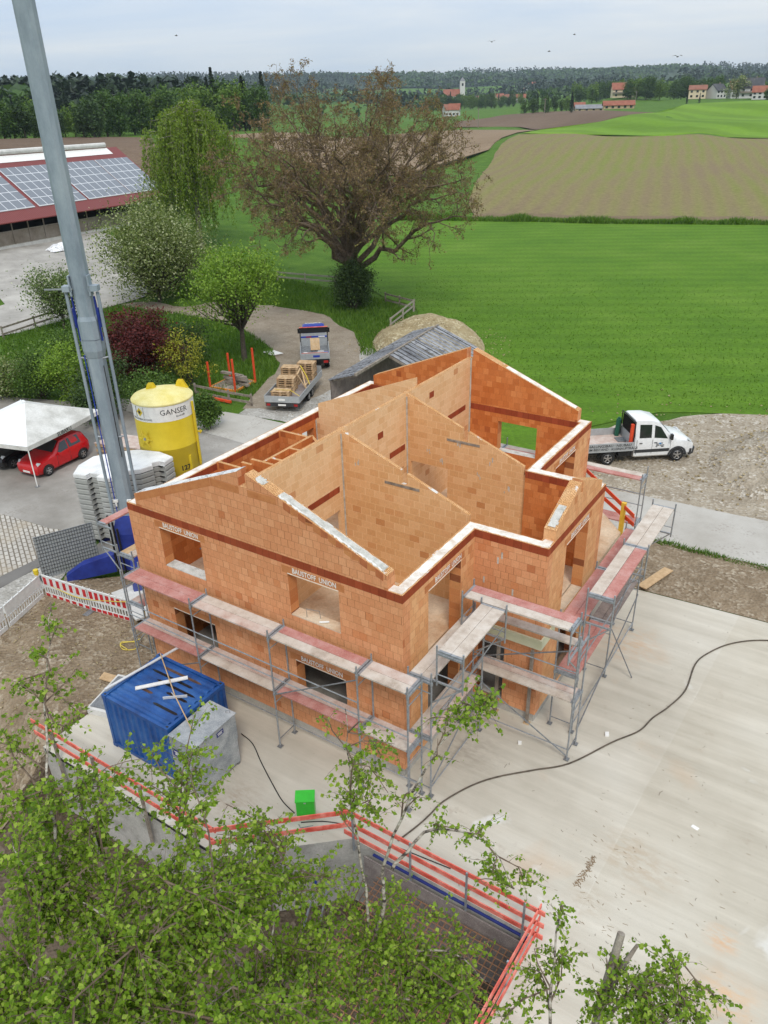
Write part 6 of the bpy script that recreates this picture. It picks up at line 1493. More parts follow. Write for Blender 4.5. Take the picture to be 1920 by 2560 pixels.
# barn with solar roof
BA = Vector((-85.94,44.74,0)); BD = Vector((-.10402,.99458,0)); BN = Vector((-.99458,-.10402,0))
def bp(s, o, z): return BA + BD*s + BN*o + UP*z
barn = thing('cow_barn', 'long cattle barn with a red metal roof carrying solar panels', 'barn', tuple(bp(10,5,2.6)))
def redroof():
    m, t, b = newmat('red_metal_roof', .55, .1, .35)
    w = N(t,'ShaderNodeTexWave', wave_type='BANDS', bands_direction='X', i_Scale=1.3); LK(t, coord(t,'Object',None,(0,0,R(-84))), w.inputs['Vector'])
    col = ramp(t, w.outputs['Fac'], [(.1,(.13,.030,.028)),(.5,(.22,.050,.045))]); LK(t, col, b.inputs['Base Color']); return m
M['redroof'] = redroof(); M['barn_board'] = matn('barn_boarding', (.235,.19,.15), (.31,.26,.21), .6, .9, c3=(.37,.32,.27), fine=.12)
S0, S1, OV = -16, 31.0, -.8
ez, sl_ = 6.4, .69
pt = lambda s, o: bp(s, o, ez + sl_*o)
oR = 9.35
mb = MB(); mb.add([pt(S0,OV),pt(S1,OV),pt(S1,oR),pt(S0,oR)], [(3,2,1,0)]); mb.add([pt(S0,OV)-UP*.12,pt(S1,OV)-UP*.12,pt(S1,oR)-UP*.12,pt(S0,oR)-UP*.12], [(0,1,2,3)])
mb.add([pt(S0,OV)-UP*.12,pt(S1,OV)-UP*.12,pt(S1,OV),pt(S0,OV)], [(3,2,1,0)]); mb.add([pt(S1,OV)-UP*.12,pt(S1,oR)-UP*.12,pt(S1,oR),pt(S1,OV)], [(3,2,1,0)])
far = lambda s: bp(s, 2*oR-OV, ez+sl_*OV)
mb.add([pt(S0,oR),pt(S1,oR),far(S1),far(S0)], [(3,2,1,0)])
mb.build('roof', M['redroof'], barn)
MB().add([pt(S0,8.05)+UP*.05,pt(S1-2.2,8.05)+UP*.05,pt(S1-2.2,9.2)+UP*.05,pt(S0,9.2)+UP*.05], [(3,2,1,0)]).build('ridge_light', M['white_paint'], barn)
MB().tube([pt(S0,oR)+UP*.38, pt(S1-2.4,oR)+UP*.38], .34, 10).build('ridge_vent', M['conc_light'], barn)
def solar():
    m, t, b = newmat('solar_panel', .22, 0, .6)
    s = N(t,'ShaderNodeSeparateXYZ'); LK(t, coord(t,'UV'), s.inputs[0])
    ff = lambda o_, p_, w_: math_(t,'LESS_THAN', math_(t,'FRACT', math_(t,'DIVIDE', o_, p_)), w_)
    fr = math_(t,'MAXIMUM', ff(s.outputs[0],1.42,.07), ff(s.outputs[1],1.62,.06))
    LK(t, mixc(t, fr, (.16,.175,.20), (.62,.63,.65)), b.inputs['Base Color']); return m
M['solar'] = solar()
for (a, b_, o0, o1) in ((-9.2,6.2,.75,7.1),(6.9,15.1,.75,7.1),(15.5,23.7,.75,7.1),(23.9,30.6,.75,7.1)):
    mb = MB(); q = [pt(a,o0),pt(b_,o0),pt(b_,o1),pt(a,o1)]
    mb.add([p+UP*.14 for p in q]+[p+UP*.05 for p in q], [(3,2,1,0),(0,1,5,4),(1,2,6,5),(2,3,7,6),(3,0,4,7)])
    o = mb.build('solar_array', M['solar'], barn, uv=False)
    l = o.data.uv_layers.new(name='uv'); L = b_-a; sl2 = math.hypot(o1-o0, (o1-o0)*sl_)
    for poly in o.data.polygons:
        for li in poly.loop_indices:
            co = Vector(o.data.vertices[o.data.loops[li].vertex_index].co)+Vector(ORG[o.name])-BA
            ss, oo_ = co.dot(BD), co.dot(BN); l.data[li].uv = ((ss-a)/L*round(L/1.42)*1.42, (oo_-o0)/(o1-o0)*round(sl2/1.62)*1.62)
zb0 = 2.3
MB().add([bp(S0,.6,zb0-.3),bp(S1-.5,.6,zb0-.3),bp(S1-.5,.6,zb0+.7),bp(S0,.6,zb0+.7),bp(S0,.9,zb0+.7),bp(S1-.5,.9,zb0+.7)], [(3,2,1,0),(3,2,5,4)]).build('base_wall', M['conc_light'], barn)
mb = MB(); mb.add([bp(S0,.75,zb0+.75),bp(S1-.5,.75,zb0+.75),bp(S1-.5,.75,zb0+2.35),bp(S0,.75,zb0+2.35)], [(3,2,1,0)]); mb.build('boarding', M['barn_board'], barn)
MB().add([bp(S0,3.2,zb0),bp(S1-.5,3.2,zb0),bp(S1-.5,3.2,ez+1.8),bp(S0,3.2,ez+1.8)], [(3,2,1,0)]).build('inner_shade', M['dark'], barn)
MB().add([bp(S1-.5,.75,zb0),bp(S1-.5,2*oR-.7,zb0),bp(S1-.5,2*oR-.7,ez),bp(S1-.5,oR,ez+sl_*oR-.2),bp(S1-.5,.75,ez)], [(4,3,2,1,0)]).build('gable_wall', M['barn_board'], barn)
MB().add([bp(S0,2*oR-.7,zb0),bp(S1-.5,2*oR-.7,zb0),bp(S1-.5,2*oR-.7,ez),bp(S0,2*oR-.7,ez)], [(0,1,2,3)]).build('back_wall', M['barn_board'], barn)
for k in range(19):
    s = S0+.4+2.5*k
    if s > S1-.6: break
    MB().beam(bp(s,.68,zb0-.2), bp(s,.68,ez+.3), .12,.12,up=(0,1,0)).build('post', M['barn_board'], barn)
for z in (zb0+.75, zb0+2.35, ez+.1): MB().beam(bp(S0,.66,z), bp(S1-.5,.66,z), .06,.08).build('girt', M['wood_pale'], barn)
# ---------------------------------------------------------------- far houses
def house_far(label, x, y, w, d, h, rh, rz, wallm, roofm, cat='house', name='farmhouse', nwin=3, rows=2, chim=True, ov=.5, group='houses on the far hills', balcony=False):
    z = terr(x,y)-.3; t = thing(name, label, cat, (x,y,z), rz, group)
    MB().box(-w/2,w/2,-d/2,d/2,0,h).add([(-w/2,-d/2,h),(-w/2,d/2,h),(-w/2,0,h+rh),(w/2,-d/2,h),(w/2,d/2,h),(w/2,0,h+rh)], [(1,0,2),(3,4,5)]).build('wall', wallm, t, local=True)
    k = ov; e = rh/(d/2)*ov
    mb = MB(); mb.loft([[(s*(w/2+k),-d/2-ov,h-e),(s*(w/2+k),0,h+rh+.02),(s*(w/2+k),d/2+ov,h-e),(s*(w/2+k),d/2+ov,h-e+.28),(s*(w/2+k),0,h+rh+.32),(s*(w/2+k),-d/2-ov,h-e+.28)] for s in (-1,1)]); rf = mb.build('roof', roofm, t, local=True)
    if chim: MB().box(w*.15,w*.15+.7,-.35,.35,h+rh*.6,h+rh+1.1).build('chimney', M['wood_old'], rf, local=True)
    for r_ in range(rows):
        for q in range(nwin):
            xx = -w/2+w*(q+.5)/nwin; zz = h*(.18+.5*r_); ww = min(.7,w/nwin*.28)
            MB().box(xx-ww,xx+ww,-d/2-.06,-d/2-.01,zz,zz+1.3).build('window', M['glass'], t, local=True)
    for q in (-1,1): MB().box(w/2+.01,w/2+.06,q*d*.22-.6,q*d*.22+.6,h*.55,h*.55+1.3).build('window', M['glass'], t, local=True)
    if balcony: MB().box(-w/2+.2,w/2-.2,-d/2-1.3,-d/2-.07,h*.5,h*.5+1.0).build('balcony', M['wood_old'], t, local=True)
    return t
M['r_red'] = matn('red_roof_tiles', (.22,.075,.048), (.30,.115,.07), .5, .9); M['r_brown'] = matn('brown_roof_tiles', (.20,.085,.055), (.27,.12,.08), .5, .9); M['r_dark'] = matn('dark_roof_tiles', (.045,.045,.05), (.08,.08,.085), .5, .8)
M['r_grey'] = matn('grey_roof', (.17,.17,.18), (.24,.24,.25), .3, .8)
M['w_white'] = flat('render_white', (.58,.57,.55), .85); M['w_cream'] = flat('render_cream', (.66,.54,.38), .85); M['w_ochre'] = flat('render_ochre', (.48,.36,.22), .85)
def fz(px): return math.atan2(0,1)
RZ = R(20)
house_far('orange roofed farmhouse with a balcony among trees on the right hill', -198,636, 16,12,5.5,4.2, R(25), M['w_cream'], M['r_red'], balcony=True)
house_far('cream two storey house with a brown hip roof at the edge of the green field', -135,600, 11,9,5.6,2.4, R(12), M['w_cream'], M['r_brown'])
house_far('white house with a dark roof, left of the large white one on the hill', -124,606, 9,9,4.8,3.8, R(60), M['w_white'], M['r_dark'])
house_far('large white house with steep dark roof near the right edge', -100,592, 14,10,6.2,5.2, R(15), M['w_white'], M['r_dark'], balcony=True)
house_far('red roofed house in front of the large white one at the right edge', -91,574, 9,9,4.2,3.2, R(10), M['w_white'], M['r_red'])
house_far('orange roof showing behind the right hill houses', -118,640, 10,9,6,4.5, R(30), M['w_white'], M['r_red'])
house_far('long grey roofed farm shed at the end of the ploughed field', -176,505, 17,7,2.0,1.8, R(28), M['w_ochre'], M['r_grey'], 'shed', 'farm_shed', 4, 1, False)
house_far('red roofed shed next to the long grey farm shed', -189,520, 8,7,2.6,2.4, R(28), M['w_white'], M['r_red'], 'shed', 'farm_shed', 2, 1, False)
house_far('long low red roofed farm building right of the grey shed', -150,480, 17,7,1.9,2.0, R(24), M['w_ochre'], M['r_red'], 'shed', 'farm_shed', 5, 1, False)
vil = [(-492,880,14,10,M['w_white'],M['r_brown'],'white village house with brown roof left of the church'),(-545,930,16,11,M['w_white'],M['r_red'],'white village house with red roof behind the big brown tree'),
 (-454,905,18,11,M['w_white'],M['r_red'],'red roofed village house just right of the church'),(-440,900,13,10,M['w_cream'],M['r_red'],'cream village house with red roof below the wooded ridge'),
 (-425,930,16,10,M['w_white'],M['r_brown'],'white village house with wide brown roof right of the church'),(-405,915,15,10,M['w_white'],M['r_red'],'white house with a low red roof between the village trees'),
 (-470,995,15,10,M['w_cream'],M['r_red'],'cream house with red roof on the village edge'),(-600,1010,16,11,M['w_white'],M['r_red'],'village house half hidden by the crown of the brown tree'),
 (-683,1557,26,14,M['w_white'],M['r_red'],'red roofed farm on the meadow below the far wood'),(-640,1530,20,12,M['w_cream'],M['r_brown'],'brown roofed farm right of the church on the far meadow'),
 (-719,1674,30,14,M['w_white'],M['r_red'],'long red roofed farm high below the far ridge'),(-655,1640,22,12,M['w_white'],M['r_grey'],'grey roofed farm right of the long red one'),
 (-1432,1723,34,16,M['w_white'],M['r_grey'],'pale farm building in the clearing left of the brown tree'),(-1393,1748,24,14,M['w_white'],M['r_red'],'red roofed farm in the clearing left of the brown tree'),
 (-1512,1724,30,14,M['w_white'],M['r_grey'],'long white building on the left horizon'),(-300,560,10,8,M['w_white'],M['r_red'],'small red roofed house below the green mound'),(-322,590,9,8,M['w_white'],M['r_brown'],'small brown roofed house below the green mound')]
for k, (x,y,w,d,wm,rm,lb) in enumerate(vil): house_far(lb, x,y,w*.8,d*.8,4.6,3.6,R(20+37*(k%5)),wm,rm, nwin=3, rows=1, name='village_house', chim=False)
ch = house_far('white village church with a tall square tower', -516,953, 20,11,8,7, R(35), M['w_white'], M['r_red'], 'church', 'village_church', 4, 1, False)
MB().box(10.5,16.5,-3,3,0,24).build('tower', M['w_white'], ch, local=True); MB().loft([[(10.2,-3.3,24),(16.8,-3.3,24),(16.8,3.3,24),(10.2,3.3,24)],[(13.4,-.1,28),(13.6,-.1,28),(13.6,.1,28),(13.4,.1,28)]]).build('tower_roof', M['r_grey'], ch, local=True)
MB().box(12.4,14.6,-3.06,-3.01,18.5,21.5).build('belfry_window', M['dark'], ch, local=True)
def upole(label, x, y, h=9):
    z = terr(x,y); t = thing('utility_pole', label, 'pole', (x,y,z), 0, 'utility poles in the fields')
    MB().tube([(x,y,z-.3),(x,y,z+h)], .16, 6).build('post', M['wood_old'], t); MB().beam((x-1.0,y-.4,z+h-.5),(x+1.0,y+.4,z+h-.5),.14,.14).build('crossarm', M['wood_old'], t)
for lb, x, y in (('wooden utility pole in the ploughed field right of the brown tree',-187.7,376.8),('wooden utility pole in front of the dark conifer on the ploughed field',-174,429),('utility pole on the slope near the cream house',-160,545),('utility pole left of the brown tree in front of the wood',-200,225)): upole(lb,x,y)
mb = MB()
for a, b_ in (((-187.7,376.8),(-174,429)),((-187.7,376.8),(-215,300)),((-215,300),(-200,225)),((-200,225),(-212,170))):
    P = []
    for k in range(11):
        f = k/10; x = a[0]+(b_[0]-a[0])*f; y = a[1]+(b_[1]-a[1])*f; za = terr(*a)+8.5; zb = terr(*b_)+8.5; P.append((x,y,za+(zb-za)*f-1.2*math.sin(math.pi*f)))
    mb.tube(P, .02, 3)
tag(mb.build('power_line', M['black'], uv=False), 'thin dark overhead power line between the wooden poles', 'wire')
# birds in the sky
def bird(label, p, s, a):
    p = Vector(p); t = thing('flying_bird', label, 'bird', tuple(p), a, 'birds in the sky')
    MB().loft([[(x,r*math.cos(q),r*math.sin(q)) for q in (0,1.57,3.14,4.71)] for x,r in ((-s*.5,.01),(-s*.2,s*.10),(s*.2,s*.11),(s*.45,s*.06),(s*.55,.01))]).build('body', M['black'], t, local=True, smooth=True)
    for sd_ in (-1,1): MB().add([(s*.18,sd_*s*.06,.02),(s*.22,sd_*s*.6,s*.28),(-s*.05,sd_*s*1.15,s*.12),(-s*.12,sd_*s*.5,s*.2),(-s*.15,sd_*s*.06,.02)], [(0,1,2,3,4)]).build('wing', M['black'], t, local=True)
BIRCH={'A':([[(1.88,-11.15,5.24),(2.71,-11.1,7.66),(3.01,-11.06,9.33),(2.72,-10.76,10.11),(1.8,-10.41,10.34)],[(2.77,-11.08,8.27),(2.75,-11.3,9.66),(2.41,-11.42,10.25),(1.78,-11.16,10.45)],[(2.77,-11.1,8.02),(3.35,-10.67,9.59),(3.29,-10.17,10.01),(2.99,-9.7,10.21)],[(2.63,-11.3,9.57),(2.02,-10.84,10.28),(1.22,-10.17,10.89),(0.9,-9.75,11.47),(0.7,-9.45,11.92)]],[(1.98,-11.09,10.36,0.7,0.6),(2.35,-11.62,9.99,0.8,0.8),(2.64,-11.11,10.06,0.75,0.9),(2.67,-10.62,10.16,0.65,0.8),(3.21,-10.5,9.78,0.7,0.9),(3.28,-11.15,9.75,0.8,1),(1.11,-10.67,10.65,0.5,0.35),(1.75,-10.44,10.34,0.5,0.4),(1.14,-10.13,10.82,0.33,0.3),(0.88,-9.83,11.37,0.33,0.35),(0.73,-9.5,11.82,0.28,0.35),(0.68,-10.24,11.14,0.3,0.3),(1.34,-9.65,11.15,0.3,0.25),(2.42,-9.82,10.61,0.4,0.45),(2.61,-9.45,10.78,0.42,0.5),(2.99,-9.43,10.42,0.34,0.3),(3.07,-9.94,10.18,0.45,0.5)]),'B':([[(2.96,-11.33,5.97),(3.67,-11.32,8.22),(3.68,-11.27,9.36),(3.4,-11.2,9.98),(3.1,-11.26,10.2)],[(3.68,-11.32,8.85),(4.22,-10.88,9.62),(4.11,-10.33,9.75),(3.74,-9.78,9.73)],[(3.65,-11.32,8.46),(3.61,-11.78,9.71),(3.22,-11.99,10.2)],[(3.83,-11.35,8.43),(4.59,-11.19,9.6),(4.78,-10.78,9.64)]],[(3.0,-11.92,9.91,0.85,1),(3.52,-11.71,9.69,0.85,1),(3.82,-11.27,9.64,0.85,1),(4.2,-10.84,9.7,0.8,1),(3.64,-12.09,9.83,0.8,1),(4.26,-11.65,9.67,0.85,1),(4.63,-11.17,9.6,0.8,1),(4.05,-10.27,9.71,0.65,0.8),(3.73,-9.7,9.64,0.45,0.5),(4.91,-10.71,9.17,0.7,0.9)]),'C':([[(4.31,-9.91,4.65),(4.49,-10.06,6.78),(4.48,-10.06,8.07),(4.28,-9.82,8.66),(3.96,-9.31,8.94),(3.81,-8.94,9.04)],[(4.51,-10.06,7.62),(4.19,-10.29,8.67),(3.7,-10.35,9.3),(3.29,-10.24,9.69)],[(4.43,-10.0,8.02),(4.64,-9.5,8.36),(4.54,-8.98,8.44)]],[(3.66,-10.24,9.3,0.6,0.8),(4.05,-9.76,9.01,0.6,0.8),(4.26,-9.33,8.82,0.55,0.7),(4.41,-9.9,8.61,0.7,0.9),(4.72,-9.62,8.31,0.65,0.9),(4.84,-10.13,8.23,0.75,1),(3.41,-9.07,9.27,0.4,0.45),(3.91,-8.87,9.04,0.38,0.4),(3.13,-9.18,9.38,0.38,0.4),(4.47,-9.09,8.33,0.5,0.5),(3.74,-9.39,9.05,0.5,0.5)]),'D':([[(5.01,-9.44,5.71),(5.07,-9.02,7.59),(5.15,-8.71,8.66),(5.07,-8.57,9.15),(5.25,-8.3,10.05),(5.43,-8.05,10.68),(5.65,-7.69,11.22),(5.77,-7.47,11.45)],[(5.07,-8.96,7.7),(4.83,-8.66,8.63),(4.56,-8.46,9.45),(4.37,-8.24,10.2),(4.21,-8.05,10.89)],[(5.12,-8.5,9.01),(5.34,-8.01,9.33),(5.68,-7.63,9.15),(5.99,-7.45,8.89),(6.35,-7.44,8.32)],[(5.06,-9.06,7.54),(5.54,-8.81,8.09),(6.03,-8.49,8.07),(6.4,-8.3,7.55)],[(5.05,-9.3,6.96),(5.66,-9.33,7.99),(6.16,-8.97,7.82)]],[(5.04,-9.33,7.8,0.65,0.9),(5.64,-9.28,8.09,0.65,0.9),(6.07,-9.04,8.03,0.6,0.85),(6.31,-8.64,7.76,0.5,0.6),(5.04,-8.89,8.26,0.5,0.6),(5.64,-8.74,8.08,0.5,0.6),(6.29,-8.98,7.67,0.55,0.6),(5.84,-9.51,7.95,0.65,0.9),(5.34,-8.47,8.19,0.4,0.5),(5.82,-8.24,8.04,0.38,0.5),(5.01,-8.5,8.49,0.35,0.4),(4.33,-8.23,10.25,0.42,0.38),(4.25,-8.12,10.73,0.25,0.3),(4.65,-8.18,10.22,0.35,0.3),(4.5,-8.3,9.76,0.38,0.35),(4.5,-8.53,9.4,0.4,0.3),(5.72,-7.59,11.31,0.36,0.6),(5.55,-7.73,11.06,0.3,0.55),(5.88,-7.44,11.38,0.22,0.3),(5.32,-7.88,10.85,0.22,0.2),(5.25,-8.18,10.01,0.3,0.25),(5.9,-7.55,9.04,0.36,0.4),(6.2,-7.51,8.57,0.33,0.5),(6.09,-7.62,8.52,0.3,0.35),(5.52,-7.85,9.18,0.3,0.2)]),'E':([[(7.72,-8.56,6.41),(7.32,-8.4,7.49),(7.17,-8.06,7.99),(7.02,-7.62,8.4),(7.0,-7.43,8.51)],[(7.6,-8.54,6.99),(7.81,-8.21,8.15),(7.81,-7.93,8.37)],[(7.62,-8.5,7.25),(8.03,-8.15,8.44),(8.33,-7.67,8.65),(8.52,-7.39,8.69)],[(7.69,-8.51,7.15),(8.35,-8.35,8.43),(8.73,-7.92,8.49)]],[(7.02,-7.62,8.4,0.26,0.3),(7.13,-7.89,8.09,0.33,0.35),(7.22,-8.22,7.89,0.42,0.45),(7.08,-8.57,7.71,0.42,0.4),(7.67,-8.02,8.38,0.36,0.45),(7.74,-7.82,8.61,0.25,0.3),(8.1,-8.07,8.49,0.45,0.7),(8.4,-7.85,8.52,0.42,0.6),(8.61,-7.61,8.46,0.32,0.5),(8.15,-8.42,8.53,0.5,0.9),(8.58,-8.14,8.51,0.45,0.8),(8.78,-7.91,8.45,0.3,0.5)])}
for lb, p, s, a in (('tiny dark bird high in the sky right of the crane mast',(-51.8,45,23.6),.28,1.0),('small dark bird in the sky above the brown tree',(-27.5,60.4,22.4),.38,1.6),('tiny dark bird in the sky near the centre right',(-22.9,62.9,21.5),.28,.3),('largest bird, wings spread low above the right hill',(-5.2,39.4,19.6),.30,-.9),('tiny bird in the right sky between two others',(-21.3,64.7,22.8),.26,.6)): bird(lb, p, s, a)
# ---------------------------------------------------------------- vegetation
def leafmat(name, stops, trans=.3, rough=.55):
    m = bpy.data.materials.new(name); m.use_nodes = True; t = m.node_tree; t.nodes.clear()
    g = N(t,'ShaderNodeNewGeometry')
    c = ramp(t, g.outputs['Random Per Island'], stops)
    p = N(t,'ShaderNodeBsdfPrincipled', i_Roughness=rough); p.inputs['Specular IOR Level'].default_value = .25; LK(t, c, p.inputs['Base Color'])
    tr_ = N(t,'ShaderNodeBsdfTranslucent'); LK(t, mixc(t, 1.0, c, (1.25,1.35,.6), 'MULTIPLY'), tr_.inputs[0])
    mx_ = N(t,'ShaderNodeMixShader', n0=trans); LK(t, p.outputs[0], mx_.inputs[1]); LK(t, tr_.outputs[0], mx_.inputs[2])
    o = N(t,'ShaderNodeOutputMaterial'); LK(t, mx_.outputs[0], o.inputs[0]); return m
def st3(a, b_, c): return [(0,a),(.5,b_),(1,c)]
LF = {}
LF['birch'] = leafmat('birch_leaf', [(0,(.100,.185,.012)),(.3,(.165,.275,.020)),(.7,(.24,.355,.034)),(1,(.35,.45,.07))], .38)
LF['apple'] = leafmat('apple_leaf', [(0,(.070,.115,.026)),(.50,(.115,.175,.042)),(.80,(.17,.23,.07)),(.88,(.38,.41,.26)),(1,(.50,.52,.38))], .25)
LF['blossom'] = leafmat('blossom_leaf', [(0,(.085,.120,.026)),(.45,(.145,.19,.045)),(.72,(.22,.26,.09)),(.86,(.36,.39,.20)),(1,(.48,.50,.32))], .25)
LF['fresh'] = leafmat('fresh_leaf', st3((.100,.185,.016),(.175,.285,.028),(.26,.38,.055)), .3)
LF['willow'] = leafmat('weeping_leaf', st3((.105,.170,.016),(.165,.240,.026),(.24,.32,.045)), .3)
LF['dark'] = leafmat('ivy_leaf', st3((.024,.048,.012),(.044,.080,.018),(.080,.13,.034)), .15)
LF['hedge'] = leafmat('hedge_leaf', st3((.042,.085,.014),(.075,.140,.020),(.125,.205,.034)), .2)
LF['red'] = leafmat('red_maple_leaf', st3((.055,.010,.010),(.095,.017,.016),(.150,.032,.026)), .25)
LF['yellow'] = leafmat('golden_leaf', st3((.19,.20,.018),(.29,.29,.028),(.40,.39,.05)), .3)
LF['walnut'] = leafmat('catkin_brown', st3((.150,.095,.048),(.215,.145,.075),(.28,.20,.11)), .2, .8)
LF['walnut2'] = leafmat('bud_olive', st3((.15,.13,.042),(.21,.185,.058),(.28,.26,.09)), .2, .8)
LF['f1'] = leafmat('forest_bright', st3((.070,.135,.016),(.110,.185,.022),(.155,.235,.034)), .2)
LF['f2'] = leafmat('forest_mid', st3((.032,.075,.013),(.055,.110,.017),(.090,.155,.024)), .2)
LF['f3'] = leafmat('forest_deep', st3((.020,.048,.012),(.036,.072,.016),(.058,.100,.022)), .15)
LF['con'] = leafmat('conifer_needles', st3((.010,.024,.010),(.018,.036,.014),(.032,.055,.020)), .05)
LF['grass'] = leafmat('grass_blades', st3((.062,.135,.012),(.092,.180,.018),(.135,.225,.03)), .3)
M['bark'] = matn('grey_brown_bark', (.060,.048,.036), (.115,.095,.072), 8, .95, bump=.5)
M['bark_w'] = matn('walnut_bark', (.075,.052,.034), (.135,.098,.066), 6, .95, bump=.5, c3=(.20,.15,.11))
def birchbark():
    m, t, b = newmat('birch_bark', .75, 0, .2)
    co = coord(t,'Object',(1,1,4)); f = noise_(t, co, 5, 5, .7)
    col = ramp(t, f, [(.40,(.05,.04,.035)),(.50,(.30,.26,.21)),(.68,(.52,.49,.43))]); LK(t, col, b.inputs['Base Color']); return m
M['birch'] = birchbark(); M['twig'] = matn('birch_twig', (.10,.065,.045), (.20,.15,.11), 8, .8)
def leafmesh(name, P, L, mat, parent=None, wr=.62, up=.35, seed=0, local=False, droop=None, idx=None):
    """many leaf-sized rhombs scattered at the points P"""
    rg_ = np.random.default_rng(seed); P = np.asarray(P, float); n = len(P)
    L = np.broadcast_to(np.asarray(L, float), (n,))*rg_.uniform(.65,1.3,n)
    nrm = rg_.normal(size=(n,3)); nrm[:,2] = np.abs(nrm[:,2])*1.0 + up; nrm /= np.linalg.norm(nrm,axis=1)[:,None]
    a = rg_.normal(size=(n,3))
    if droop is not None: a = a*.55 + np.array(droop)
    a -= nrm*np.sum(a*nrm,axis=1)[:,None]; a /= np.linalg.norm(a,axis=1)[:,None]+1e-9; b = np.cross(nrm,a)
    l = L[:,None]; fold = nrm*l*.10
    V = np.stack([P-a*l*.5, P+b*l*wr*.5-a*l*.12+fold, P+a*l*.5, P-b*l*wr*.5-a*l*.12+fold],1).reshape(-1,3)
    if parent is not None and not local: V = V - np.array(ORG.get(parent.name,(0,0,0)))
    me = bpy.data.meshes.new(name); me.vertices.add(4*n); me.vertices.foreach_set('co', V.astype(np.float32).ravel())
    me.loops.add(4*n); me.loops.foreach_set('vertex_index', np.arange(4*n,dtype=np.int32)); me.polygons.add(n)
    me.polygons.foreach_set('loop_start', np.arange(0,4*n,4,dtype=np.int32))
    mats = mat if isinstance(mat,(list,tuple)) else [mat]
    for m in mats: me.materials.append(m)
    if idx is not None: me.polygons.foreach_set('material_index', np.asarray(idx,np.int32))
    me.update(calc_edges=True)
    o = bpy.data.objects.new(name, me); COL.objects.link(o)
    if parent is not None: o.parent = parent; ORG[o.name] = ORG.get(parent.name,(0,0,0))
    return o
def wob(p, d, L, n, amp, rg, grav=0.0, up=0.0):
    """gnarled polyline"""
    p = Vector(p); d = Vector(d).normalized(); out = [p.copy()]
    for k in range(n):
        d = (d + Vector((rg.gauss(0,amp),rg.gauss(0,amp),rg.gauss(0,amp)+up-grav))).normalized(); p = p + d*(L/n); out.append(p.copy())
    return out
def alongp(pl, f):
    k = f*(len(pl)-1); i = min(int(k), len(pl)-2); return pl[i]+(pl[i+1]-pl[i])*(k-i), (pl[i+1]-pl[i]).normalized()
def rdir(d, ang, rg):
    a = d.orthogonal().normalized(); a.rotate(Matrix.Rotation(rg.uniform(0,2*math.pi),3,d)); return (d*math.cos(ang)+a*math.sin(ang)).normalized()
# the big leafless-looking walnut with brown catkins
def walnut():
    rg = random.Random(17); B = Vector((-36.7,49.8,0)); t = thing('walnut_tree', 'huge spreading tree with brown catkins and bare dark limbs beyond the lane', 'tree', tuple(B))
    mb = MB(); pts = []
    tr = [B+Vector(q) for q in ((0,0,-.3),(.1,0,1.5),(.0,.1,3.2),(-.1,.1,4.6),(.2,0,6.6),(.1,.2,8.6))]
    mb.tube(tr, [1.05,.84,.76,.68,.50,.34], 10)
    C0, RX, RZ_ = B+Vector((.3,.2,10.9)), 13.3, 10.0
    limbs = []
    NL = 30
    for k in range(NL):
        z = 2.6 + 5.6*(k/NL)**.9; az = k*2.39996+rg.uniform(-.25,.25)
        el = math.asin(min(.98, -.26+1.24*(k+.5)/NL))          # spread the limb ends evenly over the dome
        e = C0 + Vector((math.cos(az)*math.cos(el)*RX, math.sin(az)*math.cos(el)*RX, math.sin(el)*RZ_))*rg.uniform(.78,.97)
        i = max(j for j in range(len(tr)) if tr[j].z <= z); i = min(i, len(tr)-2); f = (z-tr[i].z)/(tr[i+1].z-tr[i].z); b_ = tr[i]+(tr[i+1]-tr[i])*f
        n = 10; pl = []
        for j in range(n+1):
            u = j/n; p = b_+(e-b_)*u + UP*(math.sin(math.pi*u)*(e-b_).length*(.10 if el < .5 else .0))
            w = .30*math.sin(math.pi*u)**.5 if 0 < j < n else 0
            pl.append(p+Vector((rg.gauss(0,w),rg.gauss(0,w),rg.gauss(0,w))))
        r0 = .36-.005*k; mb.tube(pl, [r0*(1-.9*(j/n)**.8) for j in range(n+1)], 7); limbs.append((pl, r0, (e-b_).length))
    for pl, r0, L in limbs:
        for k in range(12):
            f = .28+.72*(k+rg.random())/12; p, d = alongp(pl, min(f,.99)); d2 = rdir(d, R(rg.uniform(30,70)), rg); L2 = (3.8-1.6*f)*rg.uniform(.8,1.25)
            p2 = wob(p, d2, L2, 6, .26, rg, up=.04); r2 = max(.03, r0*(1-.85*f)*.5); mb.tube(p2, [r2*(1-.75*j/6) for j in range(7)], 4, cap=False)
            for q in range(5):
                f2 = .2+.8*(q+rg.random())/5; p_, d_ = alongp(p2, min(f2,.99)); d3 = rdir(d_, R(rg.uniform(30,75)), rg); p3 = wob(p_, d3, rg.uniform(.9,1.8), 4, .30, rg, grav=.03); mb.tube(p3, [.028,.022,.017,.012,.009], 3, cap=False)
                for w in range(4):
                    f3 = .3+.7*rg.random(); pp, dd = alongp(p3, min(f3,.99)); p4 = wob(pp, rdir(dd, R(rg.uniform(25,80)), rg), rg.uniform(.4,.85), 3, .3, rg, grav=.10); mb.tube(p4, [.016,.013,.010,.007], 3, cap=False)
                    for u in range(10):
                        g, _ = alongp(p4, min(.99,rg.uniform(.15,1.05) if u else .99)); pts.append(g+Vector((rg.gauss(0,.10),rg.gauss(0,.10),rg.gauss(-.06,.10))))
    mb.build('trunk', M['bark_w'], t, smooth=60, uv=False)
    P = np.array([tuple(p) for p in pts]); z = P[:,2]
    idx = (np.random.default_rng(2).random(len(P)) < np.clip(.75-(z-3)/14,.12,.8)).astype(int)
    leafmesh('crown', P, .20, [LF['walnut'],LF['walnut2']], t, wr=.42, up=0, seed=3, droop=(0,0,-.5), idx=idx)
walnut()
